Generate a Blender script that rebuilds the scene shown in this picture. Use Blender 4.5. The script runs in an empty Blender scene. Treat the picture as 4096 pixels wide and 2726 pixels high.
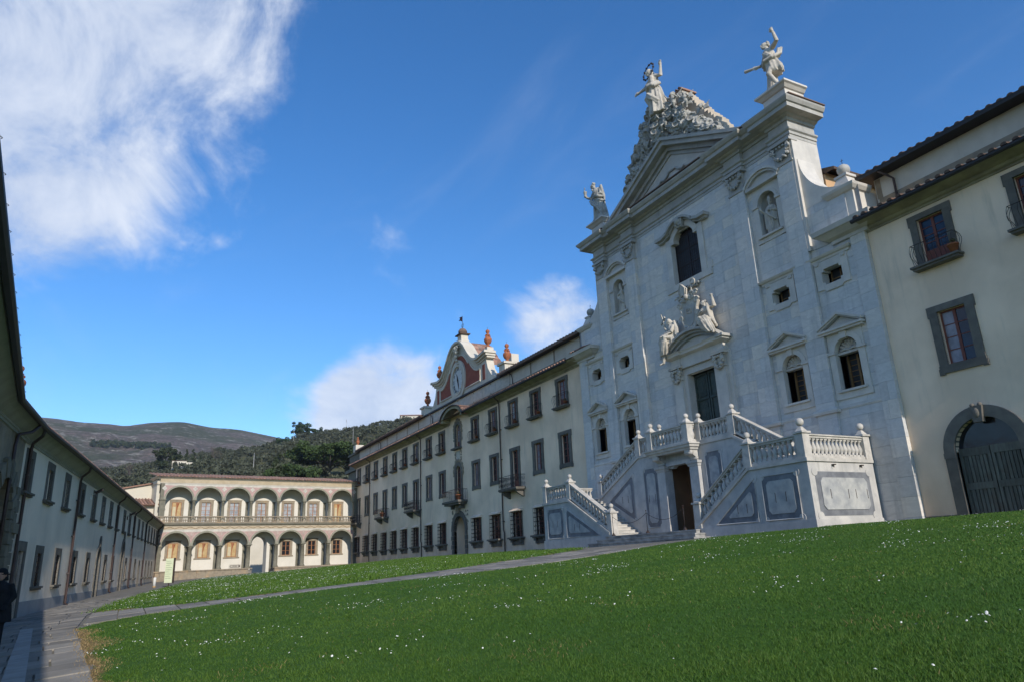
import bpy, bmesh, math, random
import numpy as np
from mathutils import Matrix, Vector
random.seed(7); rng = np.random.default_rng(7)
PI = math.pi; R = math.radians
sc = bpy.context.scene

# ---------------------------------------------------------------- camera
CAM_YAW, CAM_PITCH, CAM_ROLL = R(-61.896), R(16.945), R(-2.487)
def cam_basis(yaw, pitch, roll):
    fwd = Vector((math.sin(yaw)*math.cos(pitch), math.cos(yaw)*math.cos(pitch), math.sin(pitch)))
    r = Vector((math.cos(yaw), -math.sin(yaw), 0)); up = r.cross(fwd)
    r2 = math.cos(roll)*r + math.sin(roll)*up; u2 = -math.sin(roll)*r + math.cos(roll)*up
    return r2, u2, fwd
_r, _u, _f = cam_basis(CAM_YAW, CAM_PITCH, CAM_ROLL)
cam = bpy.data.cameras.new('camera'); cam.sensor_width = 36; cam.lens = 24.977
cam.clip_start = 0.05; cam.clip_end = 20000
camo = bpy.data.objects.new('camera', cam); sc.collection.objects.link(camo)
camo.matrix_world = Matrix(((_r.x, _u.x, -_f.x, 0), (_r.y, _u.y, -_f.y, 0), (_r.z, _u.z, -_f.z, 0), (0, 0, 0, 1)))
sc.camera = camo

# ---------------------------------------------------------------- sky, sun, exposure
SUN_EL, SUN_AZ = R(26.5), R(91.0)          # azimuth from +Y towards +X
w = bpy.data.worlds.new('World'); sc.world = w; w.use_nodes = True
nt = w.node_tree; nt.nodes.clear()
def N(tree, typ, **kw):
    n = tree.nodes.new(typ)
    for k, v in kw.items():
        if k == 'inp':
            for kk, vv in v.items(): n.inputs[kk].default_value = vv
        else: setattr(n, k, v)
    return n
out = N(nt, 'ShaderNodeOutputWorld'); bg = N(nt, 'ShaderNodeBackground'); bg.inputs[1].default_value = 0.15
sky = N(nt, 'ShaderNodeTexSky'); sky.sky_type = 'NISHITA'; sky.sun_disc = False
sky.sun_elevation = SUN_EL; sky.sun_rotation = SUN_AZ; sky.altitude = 900; sky.air_density = 1.0; sky.dust_density = 0.1; sky.ozone_density = 3.0
tc = N(nt, 'ShaderNodeTexCoord')
# clouds: noise over the direction, projected on a cloud deck, with cover that changes over the sky
sep = N(nt, 'ShaderNodeSeparateXYZ'); nt.links.new(tc.outputs['Generated'], sep.inputs[0])
def MATH(op, a, b=None, c=None, clamp=False):
    n = N(nt, 'ShaderNodeMath', operation=op, use_clamp=clamp)
    for i, v in enumerate((a, b, c)):
        if v is None: continue
        if isinstance(v, (int, float)): n.inputs[i].default_value = v
        else: nt.links.new(v, n.inputs[i])
    return n.outputs[0]
zz = MATH('ADD', MATH('MAXIMUM', sep.outputs[2], 0.0), 0.12)
comb = N(nt, 'ShaderNodeCombineXYZ')
nt.links.new(MATH('DIVIDE', sep.outputs[0], zz), comb.inputs[0]); nt.links.new(MATH('DIVIDE', sep.outputs[1], zz), comb.inputs[1])
def NOISE(vec, scale, detail=6, rough=0.55, dist=0.0, off=0.0):
    m = N(nt, 'ShaderNodeMapping'); m.inputs['Location'].default_value = (off, off*0.7, 0)
    nt.links.new(vec, m.inputs[0])
    n = N(nt, 'ShaderNodeTexNoise', inp={'Scale': scale, 'Detail': detail, 'Roughness': rough, 'Distortion': dist})
    nt.links.new(m.outputs[0], n.inputs['Vector']); return n.outputs[0]
def BUMPDIR(azd, eld, widthdeg, amp):
    az, el = R(azd), R(eld)
    d = N(nt, 'ShaderNodeVectorMath', operation='DOT_PRODUCT')
    d.inputs[1].default_value = (math.sin(az)*math.cos(el), math.cos(az)*math.cos(el), math.sin(el))
    nt.links.new(tc.outputs['Generated'], d.inputs[0])
    mr = N(nt, 'ShaderNodeMapRange', interpolation_type='SMOOTHSTEP')
    mr.inputs[1].default_value = math.cos(R(widthdeg)); mr.inputs[2].default_value = 1.0; mr.inputs[3].default_value = 0; mr.inputs[4].default_value = amp
    nt.links.new(d.outputs['Value'], mr.inputs[0]); return mr.outputs[0]
n1 = NOISE(comb.outputs[0], 1.1, 8, 0.62, 0.5, 3.1)
n2 = NOISE(tc.outputs['Generated'], 6.5, 10, 0.64, 0.5, 1.7)
n3 = NOISE(tc.outputs['Generated'], 2.2, 3, 0.5, 0.0, 6.3)
cover = MATH('ADD', MATH('MULTIPLY', n1, 0.45), MATH('MULTIPLY', n2, 0.55))
bank = BUMPDIR(-105, 38, 26, 0.275)
bank = MATH('ADD', bank, BUMPDIR(-100, 27, 11, 0.12))
bank = MATH('ADD', bank, BUMPDIR(-65, 13.5, 7, 0.17))
bank = MATH('ADD', bank, BUMPDIR(-73, 12.4, 6.2, 0.34))
bank = MATH('ADD', bank, BUMPDIR(-57, 17.5, 6.5, 0.25))
bank = MATH('ADD', bank, BUMPDIR(-76, 10.5, 6, 0.15))
bank = MATH('ADD', bank, BUMPDIR(-92, 43, 13, 0.13))
for azd, eld, wd, amp in ((150, 25, 26, .3), (60, 40, 24, .28), (20, 14, 15, .22), (100, 12, 18, .22), (-160, 16, 16, .24)):
    bank = MATH('ADD', bank, BUMPDIR(azd, eld, wd, amp))
cov = N(nt, 'ShaderNodeMapRange', interpolation_type='SMOOTHSTEP'); cov.inputs[1].default_value = 0.605; cov.inputs[2].default_value = 0.85
nt.links.new(MATH('ADD', cover, bank), cov.inputs[0])
wisp = N(nt, 'ShaderNodeMapRange', interpolation_type='SMOOTHSTEP'); wisp.inputs[1].default_value = 0.5; wisp.inputs[2].default_value = 0.85; wisp.inputs[4].default_value = 0.10
wm = N(nt, 'ShaderNodeMapping'); wm.inputs['Scale'].default_value = (0.9, 2.4, 1); wm.inputs['Rotation'].default_value = (0, 0, R(70)); nt.links.new(comb.outputs[0], wm.inputs[0])
nt.links.new(NOISE(wm.outputs[0], 1.3, 7, 0.6, 0.8, 9.0), wisp.inputs[0])
hor = N(nt, 'ShaderNodeMapRange'); hor.inputs[1].default_value = 0.0; hor.inputs[2].default_value = 0.05; nt.links.new(sep.outputs[2], hor.inputs[0])
mx = N(nt, 'ShaderNodeMix', data_type='RGBA')
fac = MATH('MULTIPLY', MATH('MAXIMUM', MATH('MULTIPLY', cov.outputs[0], 0.9), MATH('MULTIPLY', wisp.outputs[0], 1.0)), hor.outputs[0], clamp=True)
hsv = N(nt, 'ShaderNodeHueSaturation', inp={'Hue': .504, 'Saturation': 1.27, 'Value': .98}); nt.links.new(sky.outputs[0], hsv.inputs['Color'])
nt.links.new(fac, mx.inputs[0]); nt.links.new(hsv.outputs[0], mx.inputs[6])
cl = N(nt, 'ShaderNodeMix', data_type='RGBA'); cl.inputs[6].default_value = (2.5, 3.0, 4.0, 1); cl.inputs[7].default_value = (4.5, 4.75, 5.2, 1)
csh = N(nt, 'ShaderNodeMapRange'); csh.inputs[1].default_value = 0.35; csh.inputs[2].default_value = 0.68; nt.links.new(n2, csh.inputs[0]); nt.links.new(csh.outputs[0], cl.inputs[0])
nt.links.new(cl.outputs[2], mx.inputs[7])
nt.links.new(mx.outputs[2], bg.inputs[0]); nt.links.new(bg.outputs[0], out.inputs[0])
sl = bpy.data.lights.new('sun', 'SUN'); sl.energy = 3.1; sl.angle = R(0.5); sl.color = (1, 0.94, 0.86)
so = bpy.data.objects.new('sun', sl); sc.collection.objects.link(so)
sd = Vector((math.sin(SUN_AZ)*math.cos(SUN_EL), math.cos(SUN_AZ)*math.cos(SUN_EL), math.sin(SUN_EL)))
so.rotation_euler = sd.to_track_quat('Z', 'Y').to_euler(); so.location = (60, 0, 60)
sc.view_settings.view_transform = 'Standard'; sc.view_settings.look = 'None'; sc.view_settings.exposure = 0.45; sc.view_settings.gamma = 1.0
sc.view_settings.use_curve_mapping = False
sc.cycles.max_bounces = 5; sc.cycles.diffuse_bounces = 3; sc.cycles.glossy_bounces = 2; sc.cycles.transparent_max_bounces = 6
sc.cycles.caustics_reflective = False; sc.cycles.caustics_refractive = False

# ---------------------------------------------------------------- helpers
COL = sc.collection
WM = {}
def frame(o, u):
    u = Vector((u[0], u[1], 0)).normalized(); y = Vector((0, 0, 1)).cross(u)
    return Matrix(((u.x, y.x, 0, o[0]), (u.y, y.y, 0, o[1]), (0, 0, 1, o[2]), (0, 0, 0, 1)))
I4 = Matrix.Identity(4)
T = Matrix.Translation
def RZ(a): return Matrix.Rotation(a, 4, 'Z')
def RY(a): return Matrix.Rotation(a, 4, 'Y')
def RX(a): return Matrix.Rotation(a, 4, 'X')
def link(name, data, parent=None, M=None):
    o = bpy.data.objects.new(name, data); COL.objects.link(o)
    M = M or I4
    if parent is not None:
        o.parent = parent; o.matrix_parent_inverse = WM[parent].inverted()
    o.matrix_basis = M; WM[o] = M.copy()
    return o
def tag(o, label=None, cat=None, group=None, kind=None):
    if label: o['label'] = label
    if cat: o['category'] = cat
    if group: o['group'] = group
    if kind: o['kind'] = kind
    return o
def thing(name, label, cat, loc=(0, 0, 0), group=None):
    o = link(name, None, None, T(Vector(loc))); o.empty_display_size = 0.3
    return tag(o, label, cat, group)

class MB:
    def __init__(s): s.v = []; s.f = []; s.rnd = []; s.sm = []
    def _add(s, vs, fs, rnd=None, smooth=False):
        b = len(s.v); s.v.extend([tuple(p) for p in vs])
        rr = random.random() if rnd is None else rnd
        for f in fs:
            s.f.append(tuple(b+i for i in f)); s.rnd.append(rr); s.sm.append(smooth)
        return s
    def box(s, x0, x1, y0, y1, z0, z1, rnd=None, M=None):
        vs = [(x0, y0, z0), (x1, y0, z0), (x1, y1, z0), (x0, y1, z0), (x0, y0, z1), (x1, y0, z1), (x1, y1, z1), (x0, y1, z1)]
        if M is not None: vs = [M @ Vector(p) for p in vs]
        return s._add(vs, [(0, 3, 2, 1), (4, 5, 6, 7), (0, 1, 5, 4), (1, 2, 6, 5), (2, 3, 7, 6), (3, 0, 4, 7)], rnd)
    def hexa(s, vs, rnd=None):
        return s._add(vs, [(0, 3, 2, 1), (4, 5, 6, 7), (0, 1, 5, 4), (1, 2, 6, 5), (2, 3, 7, 6), (3, 0, 4, 7)], rnd)
    def prism(s, pts, y0, y1, rnd=None):         # polygon in x,z pulled along y
        if sum(pts[i][0]*pts[(i+1) % len(pts)][1]-pts[(i+1) % len(pts)][0]*pts[i][1] for i in range(len(pts))) < 0: pts = pts[::-1]
        n = len(pts); vs = [(x, y0, z) for x, z in pts]+[(x, y1, z) for x, z in pts]
        fs = [tuple(range(n)), tuple(range(2*n-1, n-1, -1))]+[(i, i+n, (i+1) % n+n, (i+1) % n) for i in range(n)]
        return s._add(vs, fs, rnd)
    def plan(s, pts, z0, z1, rnd=None):          # polygon in x,y pulled along z (z1 may be a function)
        if sum(pts[i][0]*pts[(i+1) % len(pts)][1]-pts[(i+1) % len(pts)][0]*pts[i][1] for i in range(len(pts))) < 0: pts = pts[::-1]
        n = len(pts); vs = [(x, y, z0) for x, y in pts]+[(x, y, z1) for x, y in pts]
        fs = [tuple(range(n-1, -1, -1)), tuple(range(n, 2*n))]+[(i, (i+1) % n, (i+1) % n+n, i+n) for i in range(n)]
        return s._add(vs, fs, rnd)
    def quad(s, a, b, c, d, rnd=None): return s._add([a, b, c, d], [(0, 1, 2, 3)], rnd)
    def lathe(s, prof, c=(0, 0, 0), seg=12, M=None, smooth=True, rnd=None, flute=0, fl_n=8):
        vs = []; n = len(prof)
        for r, z in prof:
            for k in range(seg):
                a = 2*PI*k/seg; rr = r*(1+flute*math.cos(a*fl_n))
                p = Vector((c[0]+rr*math.cos(a), c[1]+rr*math.sin(a), c[2]+z)); vs.append(M @ p if M is not None else p)
        fs = [(i*seg+k, i*seg+(k+1) % seg, (i+1)*seg+(k+1) % seg, (i+1)*seg+k) for i in range(n-1) for k in range(seg)]
        s._add(vs, fs, rnd, smooth)
        b = len(s.v)-len(vs); s._add([], [], rnd)
        s.f.append(tuple(b+k for k in range(seg-1, -1, -1))); s.rnd.append(0.5); s.sm.append(False)
        s.f.append(tuple(b+(n-1)*seg+k for k in range(seg))); s.rnd.append(0.5); s.sm.append(False)
        return s
    def tube(s, pts, r, seg=6, smooth=True, rnd=None):
        pts = [Vector(p) for p in pts]; n = len(pts); rs = r if hasattr(r, '__len__') else [r]*n
        vs = []; ref = None
        for i, p in enumerate(pts):
            d = (pts[min(i+1, n-1)]-pts[max(i-1, 0)]).normalized()
            if ref is None: ref = Vector((0, 0, 1)) if abs(d.z) < .9 else Vector((1, 0, 0))
            a = d.cross(ref)
            if a.length < 1e-4: a = d.cross(Vector((0.3, 1, 0.2)))
            a.normalize(); b = a.cross(d).normalized(); ref = b
            for k in range(seg):
                t = 2*PI*k/seg; vs.append(p+rs[i]*(math.cos(t)*a+math.sin(t)*b))
        fs = [(i*seg+k, (i+1)*seg+k, (i+1)*seg+(k+1) % seg, i*seg+(k+1) % seg) for i in range(n-1) for k in range(seg)]
        fs += [tuple(range(seg)), tuple((n-1)*seg+k for k in range(seg-1, -1, -1))]
        return s._add(vs, fs, rnd, smooth)
    def ball(s, c, r, seg=10, rings=7, sc3=(1, 1, 1), M=None, rnd=None):
        vs = []
        for i in range(rings+1):
            t = PI*i/rings
            for k in range(seg):
                a = 2*PI*k/seg; p = Vector((r*sc3[0]*math.sin(t)*math.cos(a), r*sc3[1]*math.sin(t)*math.sin(a), -r*sc3[2]*math.cos(t)))
                if M is not None: p = M @ p
                vs.append(p+Vector(c))
        fs = [(i*seg+k, i*seg+(k+1) % seg, (i+1)*seg+(k+1) % seg, (i+1)*seg+k) for i in range(rings) for k in range(seg)]
        return s._add(vs, fs, rnd, True)
    def sweep(s, path, prof, rnd=None):          # plan path, profile (out, z); out is to the right of travel
        n = len(path); m = len(prof); vs = []
        P = [Vector((p[0], p[1])) for p in path]; nor = []
        for i in range(n-1):
            d = (P[i+1]-P[i]).normalized(); nor.append(Vector((d.y, -d.x)))
        for i in range(n):
            if i == 0: mt = nor[0]
            elif i == n-1: mt = nor[-1]
            else:
                mt = nor[i-1]+nor[i]; mt = mt/max(mt.length_squared/2, .2)
            for o, z in prof: vs.append((P[i].x+mt.x*o, P[i].y+mt.y*o, z))
        fs = [(i*m+j, (i+1)*m+j, (i+1)*m+j+1, i*m+j+1) for i in range(n-1) for j in range(m-1)]
        fs += [tuple(range(m)), tuple((n-1)*m+j for j in range(m-1, -1, -1))]
        return s._add(vs, fs, rnd)
    def ring(s, xc, zc, r0, r1, y0, y1, a0=0, a1=PI, seg=20, e=1.0, rnd=None):   # arch ring in x,z
        vs = []
        for k in range(seg+1):
            a = a0+(a1-a0)*k/seg; ca, sa = math.cos(a), math.sin(a)*e
            vs += [(xc+r0*ca, y0, zc+r0*sa), (xc+r1*ca, y0, zc+r1*sa), (xc+r1*ca, y1, zc+r1*sa), (xc+r0*ca, y1, zc+r0*sa)]
        fs = []
        for k in range(seg):
            b = 4*k
            for j in range(4): fs.append((b+j, b+(j+1) % 4, b+4+(j+1) % 4, b+4+j))
        fs += [(3, 2, 1, 0), (4*seg, 4*seg+1, 4*seg+2, 4*seg+3)]
        return s._add(vs, fs, rnd)
    def wall(s, x0, x1, z0, z1, holes, y0=0.0, rev=0.3, arches=()):
        """front face with openings. holes (x0,x1,z0,z1); arches (xc,hw,zspring) round the head of a hole whose top is zspring+hw"""
        zs = sorted({z0, z1} | {h[2] for h in holes} | {h[3] for h in holes}); zs = [z for z in zs if z0 <= z <= z1]
        for a, b in zip(zs, zs[1:]):
            cut = sorted((h[0], h[1]) for h in holes if h[2] < b-1e-6 and h[3] > a+1e-6); x = x0
            for c, d in cut:
                if c > x: s.quad((x, y0, a), (c, y0, a), (c, y0, b), (x, y0, b))
                x = max(x, d)
            if x < x1: s.quad((x, y0, a), (x1, y0, a), (x1, y0, b), (x, y0, b))
        for h in holes:
            a, b, c, d = h; y1 = y0+rev; ar = [q for q in arches if abs(q[0]-(a+b)/2) < .01 and abs(q[2]+q[1]-d) < .02]
            zt = ar[0][2] if ar else d
            s.quad((a, y0, c), (a, y1, c), (a, y1, zt), (a, y0, zt)); s.quad((b, y0, c), (b, y0, zt), (b, y1, zt), (b, y1, c))
            s.quad((a, y0, c), (b, y0, c), (b, y1, c), (a, y1, c))
            if ar:
                xc, hw, zs_ = ar[0]; seg = 18
                pts = [(xc-hw*math.cos(PI*k/seg), zs_+hw*math.sin(PI*k/seg)) for k in range(seg+1)]
                for k in range(seg):
                    p, q = pts[k], pts[k+1]
                    s.quad((p[0], y0, p[1]), (q[0], y0, q[1]), (q[0], y0, d), (p[0], y0, d))
                    s.quad((p[0], y0, p[1]), (p[0], y1, p[1]), (q[0], y1, q[1]), (q[0], y0, q[1]))
            else: s.quad((a, y0, d), (a, y1, d), (b, y1, d), (b, y0, d))
        return s
    def mesh(s, name, mat, center=True, bevel=0):
        V = np.array([tuple(p) for p in s.v], dtype=np.float64); c = (V.min(0)+V.max(0))/2 if center else np.zeros(3)
        me = bpy.data.meshes.new(name); me.from_pydata((V-c).tolist(), [], s.f)
        me.polygons.foreach_set('use_smooth', s.sm)
        at = me.attributes.new('rnd', 'FLOAT', 'FACE'); at.data.foreach_set('value', s.rnd)
        if mat: me.materials.append(mat)
        me.update(); return me, Vector(c)
    def clusters(s, gap=.10):
        """groups of faces whose pieces touch or nearly touch"""
        par = list(range(len(s.v)))
        def find(a):
            while par[a] != a: par[a] = par[par[a]]; a = par[a]
            return a
        for f in s.f:
            r0 = find(f[0])
            for i in f[1:]:
                r1 = find(i)
                if r1 != r0: par[r1] = r0
        comp = {}
        for k, f in enumerate(s.f): comp.setdefault(find(f[0]), []).append(k)
        cs = list(comp.values())
        if len(cs) == 1 or len(cs) > 400: return [list(range(len(s.f)))]
        V = np.array([tuple(p) for p in s.v]); bb = []
        for c in cs:
            ix = sorted({i for k in c for i in s.f[k]}); bb.append((V[ix].min(0)-gap/2, V[ix].max(0)+gap/2))
        lab = list(range(len(cs)))
        def fl(a):
            while lab[a] != a: lab[a] = lab[lab[a]]; a = lab[a]
            return a
        for i in range(len(cs)):
            for j in range(i):
                if np.all(bb[i][0] <= bb[j][1]) and np.all(bb[j][0] <= bb[i][1]): lab[fl(i)] = fl(j)
        g = {}
        for i, c in enumerate(cs): g.setdefault(fl(i), []).extend(c)
        return list(g.values())
    def build(s, name, mat, parent=None, M=None, split=True):
        gs = s.clusters() if split and parent is not None and name not in JOINED else [None]
        if len(gs) == 1:
            me, c = s.mesh(name, mat); return link(name, me, parent, (M or I4) @ T(c))
        first = None
        for g in gs:
            q = MB(); ix = {}
            for k in g:
                for i in s.f[k]:
                    if i not in ix: ix[i] = len(q.v); q.v.append(s.v[i])
                q.f.append(tuple(ix[i] for i in s.f[k])); q.rnd.append(s.rnd[k]); q.sm.append(s.sm[k])
            me, c = q.mesh(name, mat); o = link(name, me, parent, (M or I4) @ T(c)); first = first or o
        return first
JOINED = {'marble_blocks', 'eave_tiles', 'attic_roof_edge', 'roof_tiles', 'scroll_ornament', 'text_lines', 'frieze_marks', 'backing', 'core_wall', 'back_wall', 'wall', 'lower_arch_wall', 'upper_arch_wall', 'legs', 'painted_scroll', 'painted_flower', 'rusticated_arch', 'sash', 'leading', 'shell', 'branches', 'trunk', 'spike', 'sill_ornament', 'gutter_course', 'floors', 'porch_interior', 'lobby'}

class Kit:                                        # a set of meshes placed many times with shared data
    def __init__(s): s.e = []
    def add(s, name, mb, mat, parent=-1):
        me, c = mb.mesh(name, mat); s.e.append((name, me, c, parent)); return len(s.e)-1
    def place(s, parent, M, skip=()):
        os = []
        for i, (n, me, c, p) in enumerate(s.e):
            if n in skip: os.append(None); continue
            os.append(link(n, me, parent if p < 0 else os[p], M @ T(c)))
        return os

# ---------------------------------------------------------------- materials
def lin(c): return tuple(x/12.92 if x <= .04045 else ((x+.055)/1.055)**2.4 for x in c)
MATS = {}
def mat(name, c1, c2=None, rough=.8, scale=1.0, bump=.0, bscale=30, spec=.3, metallic=0, streak=0.0, scol=(.2, .18, .15), rnd=0.0, damp=None, c3=None, s3=.25, a3=.5, stretch=(1, 1, 1), detail=6, subsurf=0):
    m = bpy.data.materials.new(name); m.use_nodes = True; t = m.node_tree; b = t.nodes['Principled BSDF']; L = t.links
    b.inputs['Roughness'].default_value = rough; b.inputs['Specular IOR Level'].default_value = spec; b.inputs['Metallic'].default_value = metallic
    g = N(t, 'ShaderNodeNewGeometry'); pos = g.outputs['Position']
    def noise(sc_, det=detail, st=(1, 1, 1), ro=.55):
        mp = N(t, 'ShaderNodeMapping'); mp.inputs['Scale'].default_value = st; L.new(pos, mp.inputs[0])
        n = N(t, 'ShaderNodeTexNoise', inp={'Scale': sc_, 'Detail': det, 'Roughness': ro}); L.new(mp.outputs[0], n.inputs['Vector']); return n.outputs[0]
    def rmap(v, a, bb, lo=0, hi=1):
        r = N(t, 'ShaderNodeMapRange', interpolation_type='SMOOTHSTEP'); r.inputs[1].default_value = a; r.inputs[2].default_value = bb; r.inputs[3].default_value = lo; r.inputs[4].default_value = hi
        L.new(v, r.inputs[0]); return r.outputs[0]
    def mix(f, a, bb):
        x = N(t, 'ShaderNodeMix', data_type='RGBA')
        if isinstance(f, float): x.inputs[0].default_value = f
        else: L.new(f, x.inputs[0])
        for i, v in ((6, a), (7, bb)):
            if isinstance(v, tuple): x.inputs[i].default_value = (*v[:3], 1)
            else: L.new(v, x.inputs[i])
        return x.outputs[2]
    c2 = c2 or tuple(x*.82 for x in c1)
    col = mix(rmap(noise(scale, st=stretch), .32, .68), c1, c2)
    if c3: col = mix(rmap(noise(s3, 5), .5, .72, 0, a3), col, c3)
    if rnd:
        at = N(t, 'ShaderNodeAttribute', attribute_name='rnd')
        hs = N(t, 'ShaderNodeHueSaturation'); L.new(col, hs.inputs['Color']); L.new(rmap(at.outputs['Fac'], 0, 1, 1-rnd, 1+rnd), hs.inputs['Value']); col = hs.outputs[0]
    if streak:
        s_ = rmap(noise(2.2, 5, (1, 1, .12), .65), .52, .8, 0, streak); col = mix(s_, col, scol)
    if damp:
        sz = N(t, 'ShaderNodeSeparateXYZ'); L.new(pos, sz.inputs[0]); f0 = rmap(sz.outputs[2], -1.5, 3.6, 1.0, 0.0)
        mu = N(t, 'ShaderNodeMath', operation='MULTIPLY'); L.new(f0, mu.inputs[0]); L.new(rmap(noise(.7, 7, (1, 1, .5), .65), .38, .66), mu.inputs[1]); mu2 = N(t, 'ShaderNodeMath', operation='MULTIPLY'); L.new(mu.outputs[0], mu2.inputs[0]); mu2.inputs[1].default_value = .75
        col = mix(mu2.outputs[0], col, damp)
    L.new(col, b.inputs['Base Color'])
    if bump:
        bn = N(t, 'ShaderNodeBump', inp={'Strength': min(bump*3, .8), 'Distance': .02 if bscale > 8 else .2}); L.new(noise(bscale, 4), bn.inputs['Height']); L.new(bn.outputs[0], b.inputs['Normal'])
    MATS[name] = m; return m
plaster = mat('plaster_cream', (.89, .69, .50), (.71, .545, .39), .9, .35, .10, 45, .2, streak=.45, damp=(.50, .35, .22), scol=(.42, .36, .27), c3=(.60, .50, .34), s3=.18, a3=.35)
plasterL = mat('plaster_white', (.85, .73, .59), (.73, .63, .51), .9, .35, .10, 45, .2, streak=.40, damp=(.50, .45, .37), scol=(.42, .41, .38))
plasterA = mat('plaster_loggia', (.69, .645, .555), (.61, .57, .485), .9, .5, .08, 45, .2, streak=.15, scol=(.5, .45, .34))
plasterY = mat('plaster_pale_yellow', (.60, .545, .44), (.54, .49, .39), .9, .5, .08, 45, .2, streak=.15, scol=(.5, .44, .3))
ochre = mat('plaster_ochre', (.55, .34, .18), (.48, .30, .17), .9, .8, .08, 30, .2, c3=(.60, .42, .26), s3=.6, a3=.6)
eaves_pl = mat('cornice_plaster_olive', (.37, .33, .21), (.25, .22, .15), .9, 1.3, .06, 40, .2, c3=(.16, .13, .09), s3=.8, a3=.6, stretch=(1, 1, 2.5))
eavesL = mat('cornice_plaster_grey', (.36, .36, .31), (.30, .30, .26), .9, 1.5, .05, 40, .2)
pietra = mat('grey_sandstone', (.155, .140, .115), (.115, .105, .09), .85, 3.0, .12, 35, .25, rnd=.10)
pietraL = mat('pale_sandstone', (.19, .175, .13), (.145, .135, .10), .85, 3.0, .10, 35, .25, rnd=.08)
pietraB = mat('buff_sandstone', (.30, .25, .18), (.235, .195, .145), .85, 3.0, .08, 35, .25, c3=(.46, .30, .16), s3=1.1, a3=.5)
gable_w = mat('gable_stucco', (.62, .56, .46), (.53, .475, .385), .88, .9, .06, 40, .2, streak=.35, scol=(.36, .33, .26))
redstucco = mat('red_stucco', (.32, .105, .07), (.25, .08, .055), .9, 2.0, .05, 40, .2)
pinkstucco = mat('pink_fresco', (.46, .31, .27), (.40, .27, .24), .9, 2.0, 0, 40, .2)
yelstucco = mat('yellow_fresco', (.48, .39, .27), (.41, .33, .22), .9, 2.0, 0, 40, .2)
whitestucco = mat('white_fresco', (.56, .52, .44), None, .9, 2.0)
wood = mat('red_brown_wood', (.20, .065, .045), (.15, .05, .036), .6, 6, .05, 30, .3)
woodO = mat('orange_wood', (.34, .155, .07), (.27, .12, .055), .55, 6, .05, 30, .3)
greendoor = mat('dark_green_door_paint', (.048, .066, .052), (.030, .042, .034), .5, 5, .10, 20, .4, c3=(.075, .06, .04), s3=3, a3=.5)
gatewood = mat('weathered_green_planks', (.15, .15, .12), (.105, .095, .075), .8, 4, .10, 25, .25, c3=(.10, .075, .05), s3=2, a3=.6, stretch=(4, 4, .5), rnd=.15)
iron = mat('wrought_iron', (.024, .019, .017), (.045, .022, .015), .6, 8, .08, 40, .4)
rustiron = mat('rusty_iron', (.06, .030, .020), (.085, .035, .018), .75, 8, .1, 40, .3)
pipe_m = mat('copper_brown_pipe', (.060, .035, .030), (.045, .028, .026), .5, 3, .05, 30, .5)
gutter_m = mat('dark_gutter', (.028, .025, .023), None, .6, 3, 0, 30, .4)
terracotta = mat('terracotta', (.36, .125, .055), (.25, .09, .045), .85, 5, .15, 30, .25, c3=(.12, .09, .07), s3=4, a3=.45, rnd=.12)
tile = mat('roof_tile', (.33, .185, .13), (.24, .145, .11), .9, 4, .15, 20, .2, c3=(.24, .20, .17), s3=1.5, a3=.7, rnd=.35)
tiledark = mat('old_roof_tile', (.15, .10, .075), (.10, .075, .06), .9, 4, .15, 20, .2, c3=(.26, .14, .09), s3=1.5, a3=.5, rnd=.35)
dark = mat('dark_interior', (.012, .011, .010), None, .9)  # near-black colour stands in for the unlit space behind openings
orangeint = mat('ochre_interior', (.34, .20, .11), (.27, .16, .09), .9, 1.5, .05, 20, .2)
paintwin = mat('fresco_window_panels', (.50, .37, .19), (.42, .28, .13), .9, 3, 0, 30, .2, c3=(.46, .24, .12), s3=2.2, a3=.6)
paintpale = mat('fresco_window_pale', (.56, .49, .33), (.48, .42, .28), .9, 3, 0, 30, .2)
statue_m = mat('statue_marble', (.57, .51, .42), (.44, .40, .335), .75, 3, .20, 16, .3, c3=(.22, .205, .18), s3=2.4, a3=.6, streak=.35, scol=(.20, .185, .16))
statue_g = mat('weathered_statue_marble', (.42, .40, .35), (.30, .29, .26), .8, 3, .22, 16, .3, c3=(.15, .14, .125), s3=2.2, a3=.7, streak=.4, scol=(.14, .13, .115))
trim = mat('grey_marble_trim', (.60, .55, .475), (.51, .47, .41), .6, 1.6, .05, 25, .35, streak=.3, scol=(.26, .26, .25), rnd=.06)
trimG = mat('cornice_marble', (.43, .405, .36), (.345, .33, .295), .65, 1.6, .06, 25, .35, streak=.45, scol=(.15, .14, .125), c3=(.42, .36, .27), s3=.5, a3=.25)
stairm = mat('stair_marble', (.54, .51, .465), (.41, .395, .37), .6, 1.2, .06, 22, .35, streak=.5, scol=(.24, .235, .22), c3=(.25, .25, .25), s3=2.2, a3=.35)
railm = mat('balustrade_marble', (.55, .51, .45), (.42, .395, .35), .65, 2.0, .07, 22, .35, streak=.25, scol=(.20, .19, .175), c3=(.22, .215, .20), s3=3.0, a3=.40)
bard = mat('blue_grey_inlay', (.195, .20, .21), (.13, .135, .148), .6, 2.5, .05, 22, .35, c3=(.27, .275, .28), s3=2.6, a3=.4)
panelm = mat('panel_marble', (.46, .45, .42), (.31, .315, .315), .6, 2.2, .06, 22, .35, c3=(.18, .19, .20), s3=1.8, a3=.55, streak=.2, scol=(.2, .2, .2))
paving = mat('paving_stone', (.27, .245, .21), (.19, .175, .15), .85, 1.2, .18, 28, .25, rnd=.18, c3=(.17, .155, .135), s3=.9, a3=.5)
paveground = mat('paving_bed', (.22, .20, .17), (.165, .15, .125), .9, 1.5, .2, 12, .2, c3=(.14, .15, .09), s3=.8, a3=.6)
palestone = mat('pale_curb_stone', (.34, .335, .32), (.27, .265, .25), .8, 2, .1, 22, .25)
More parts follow.
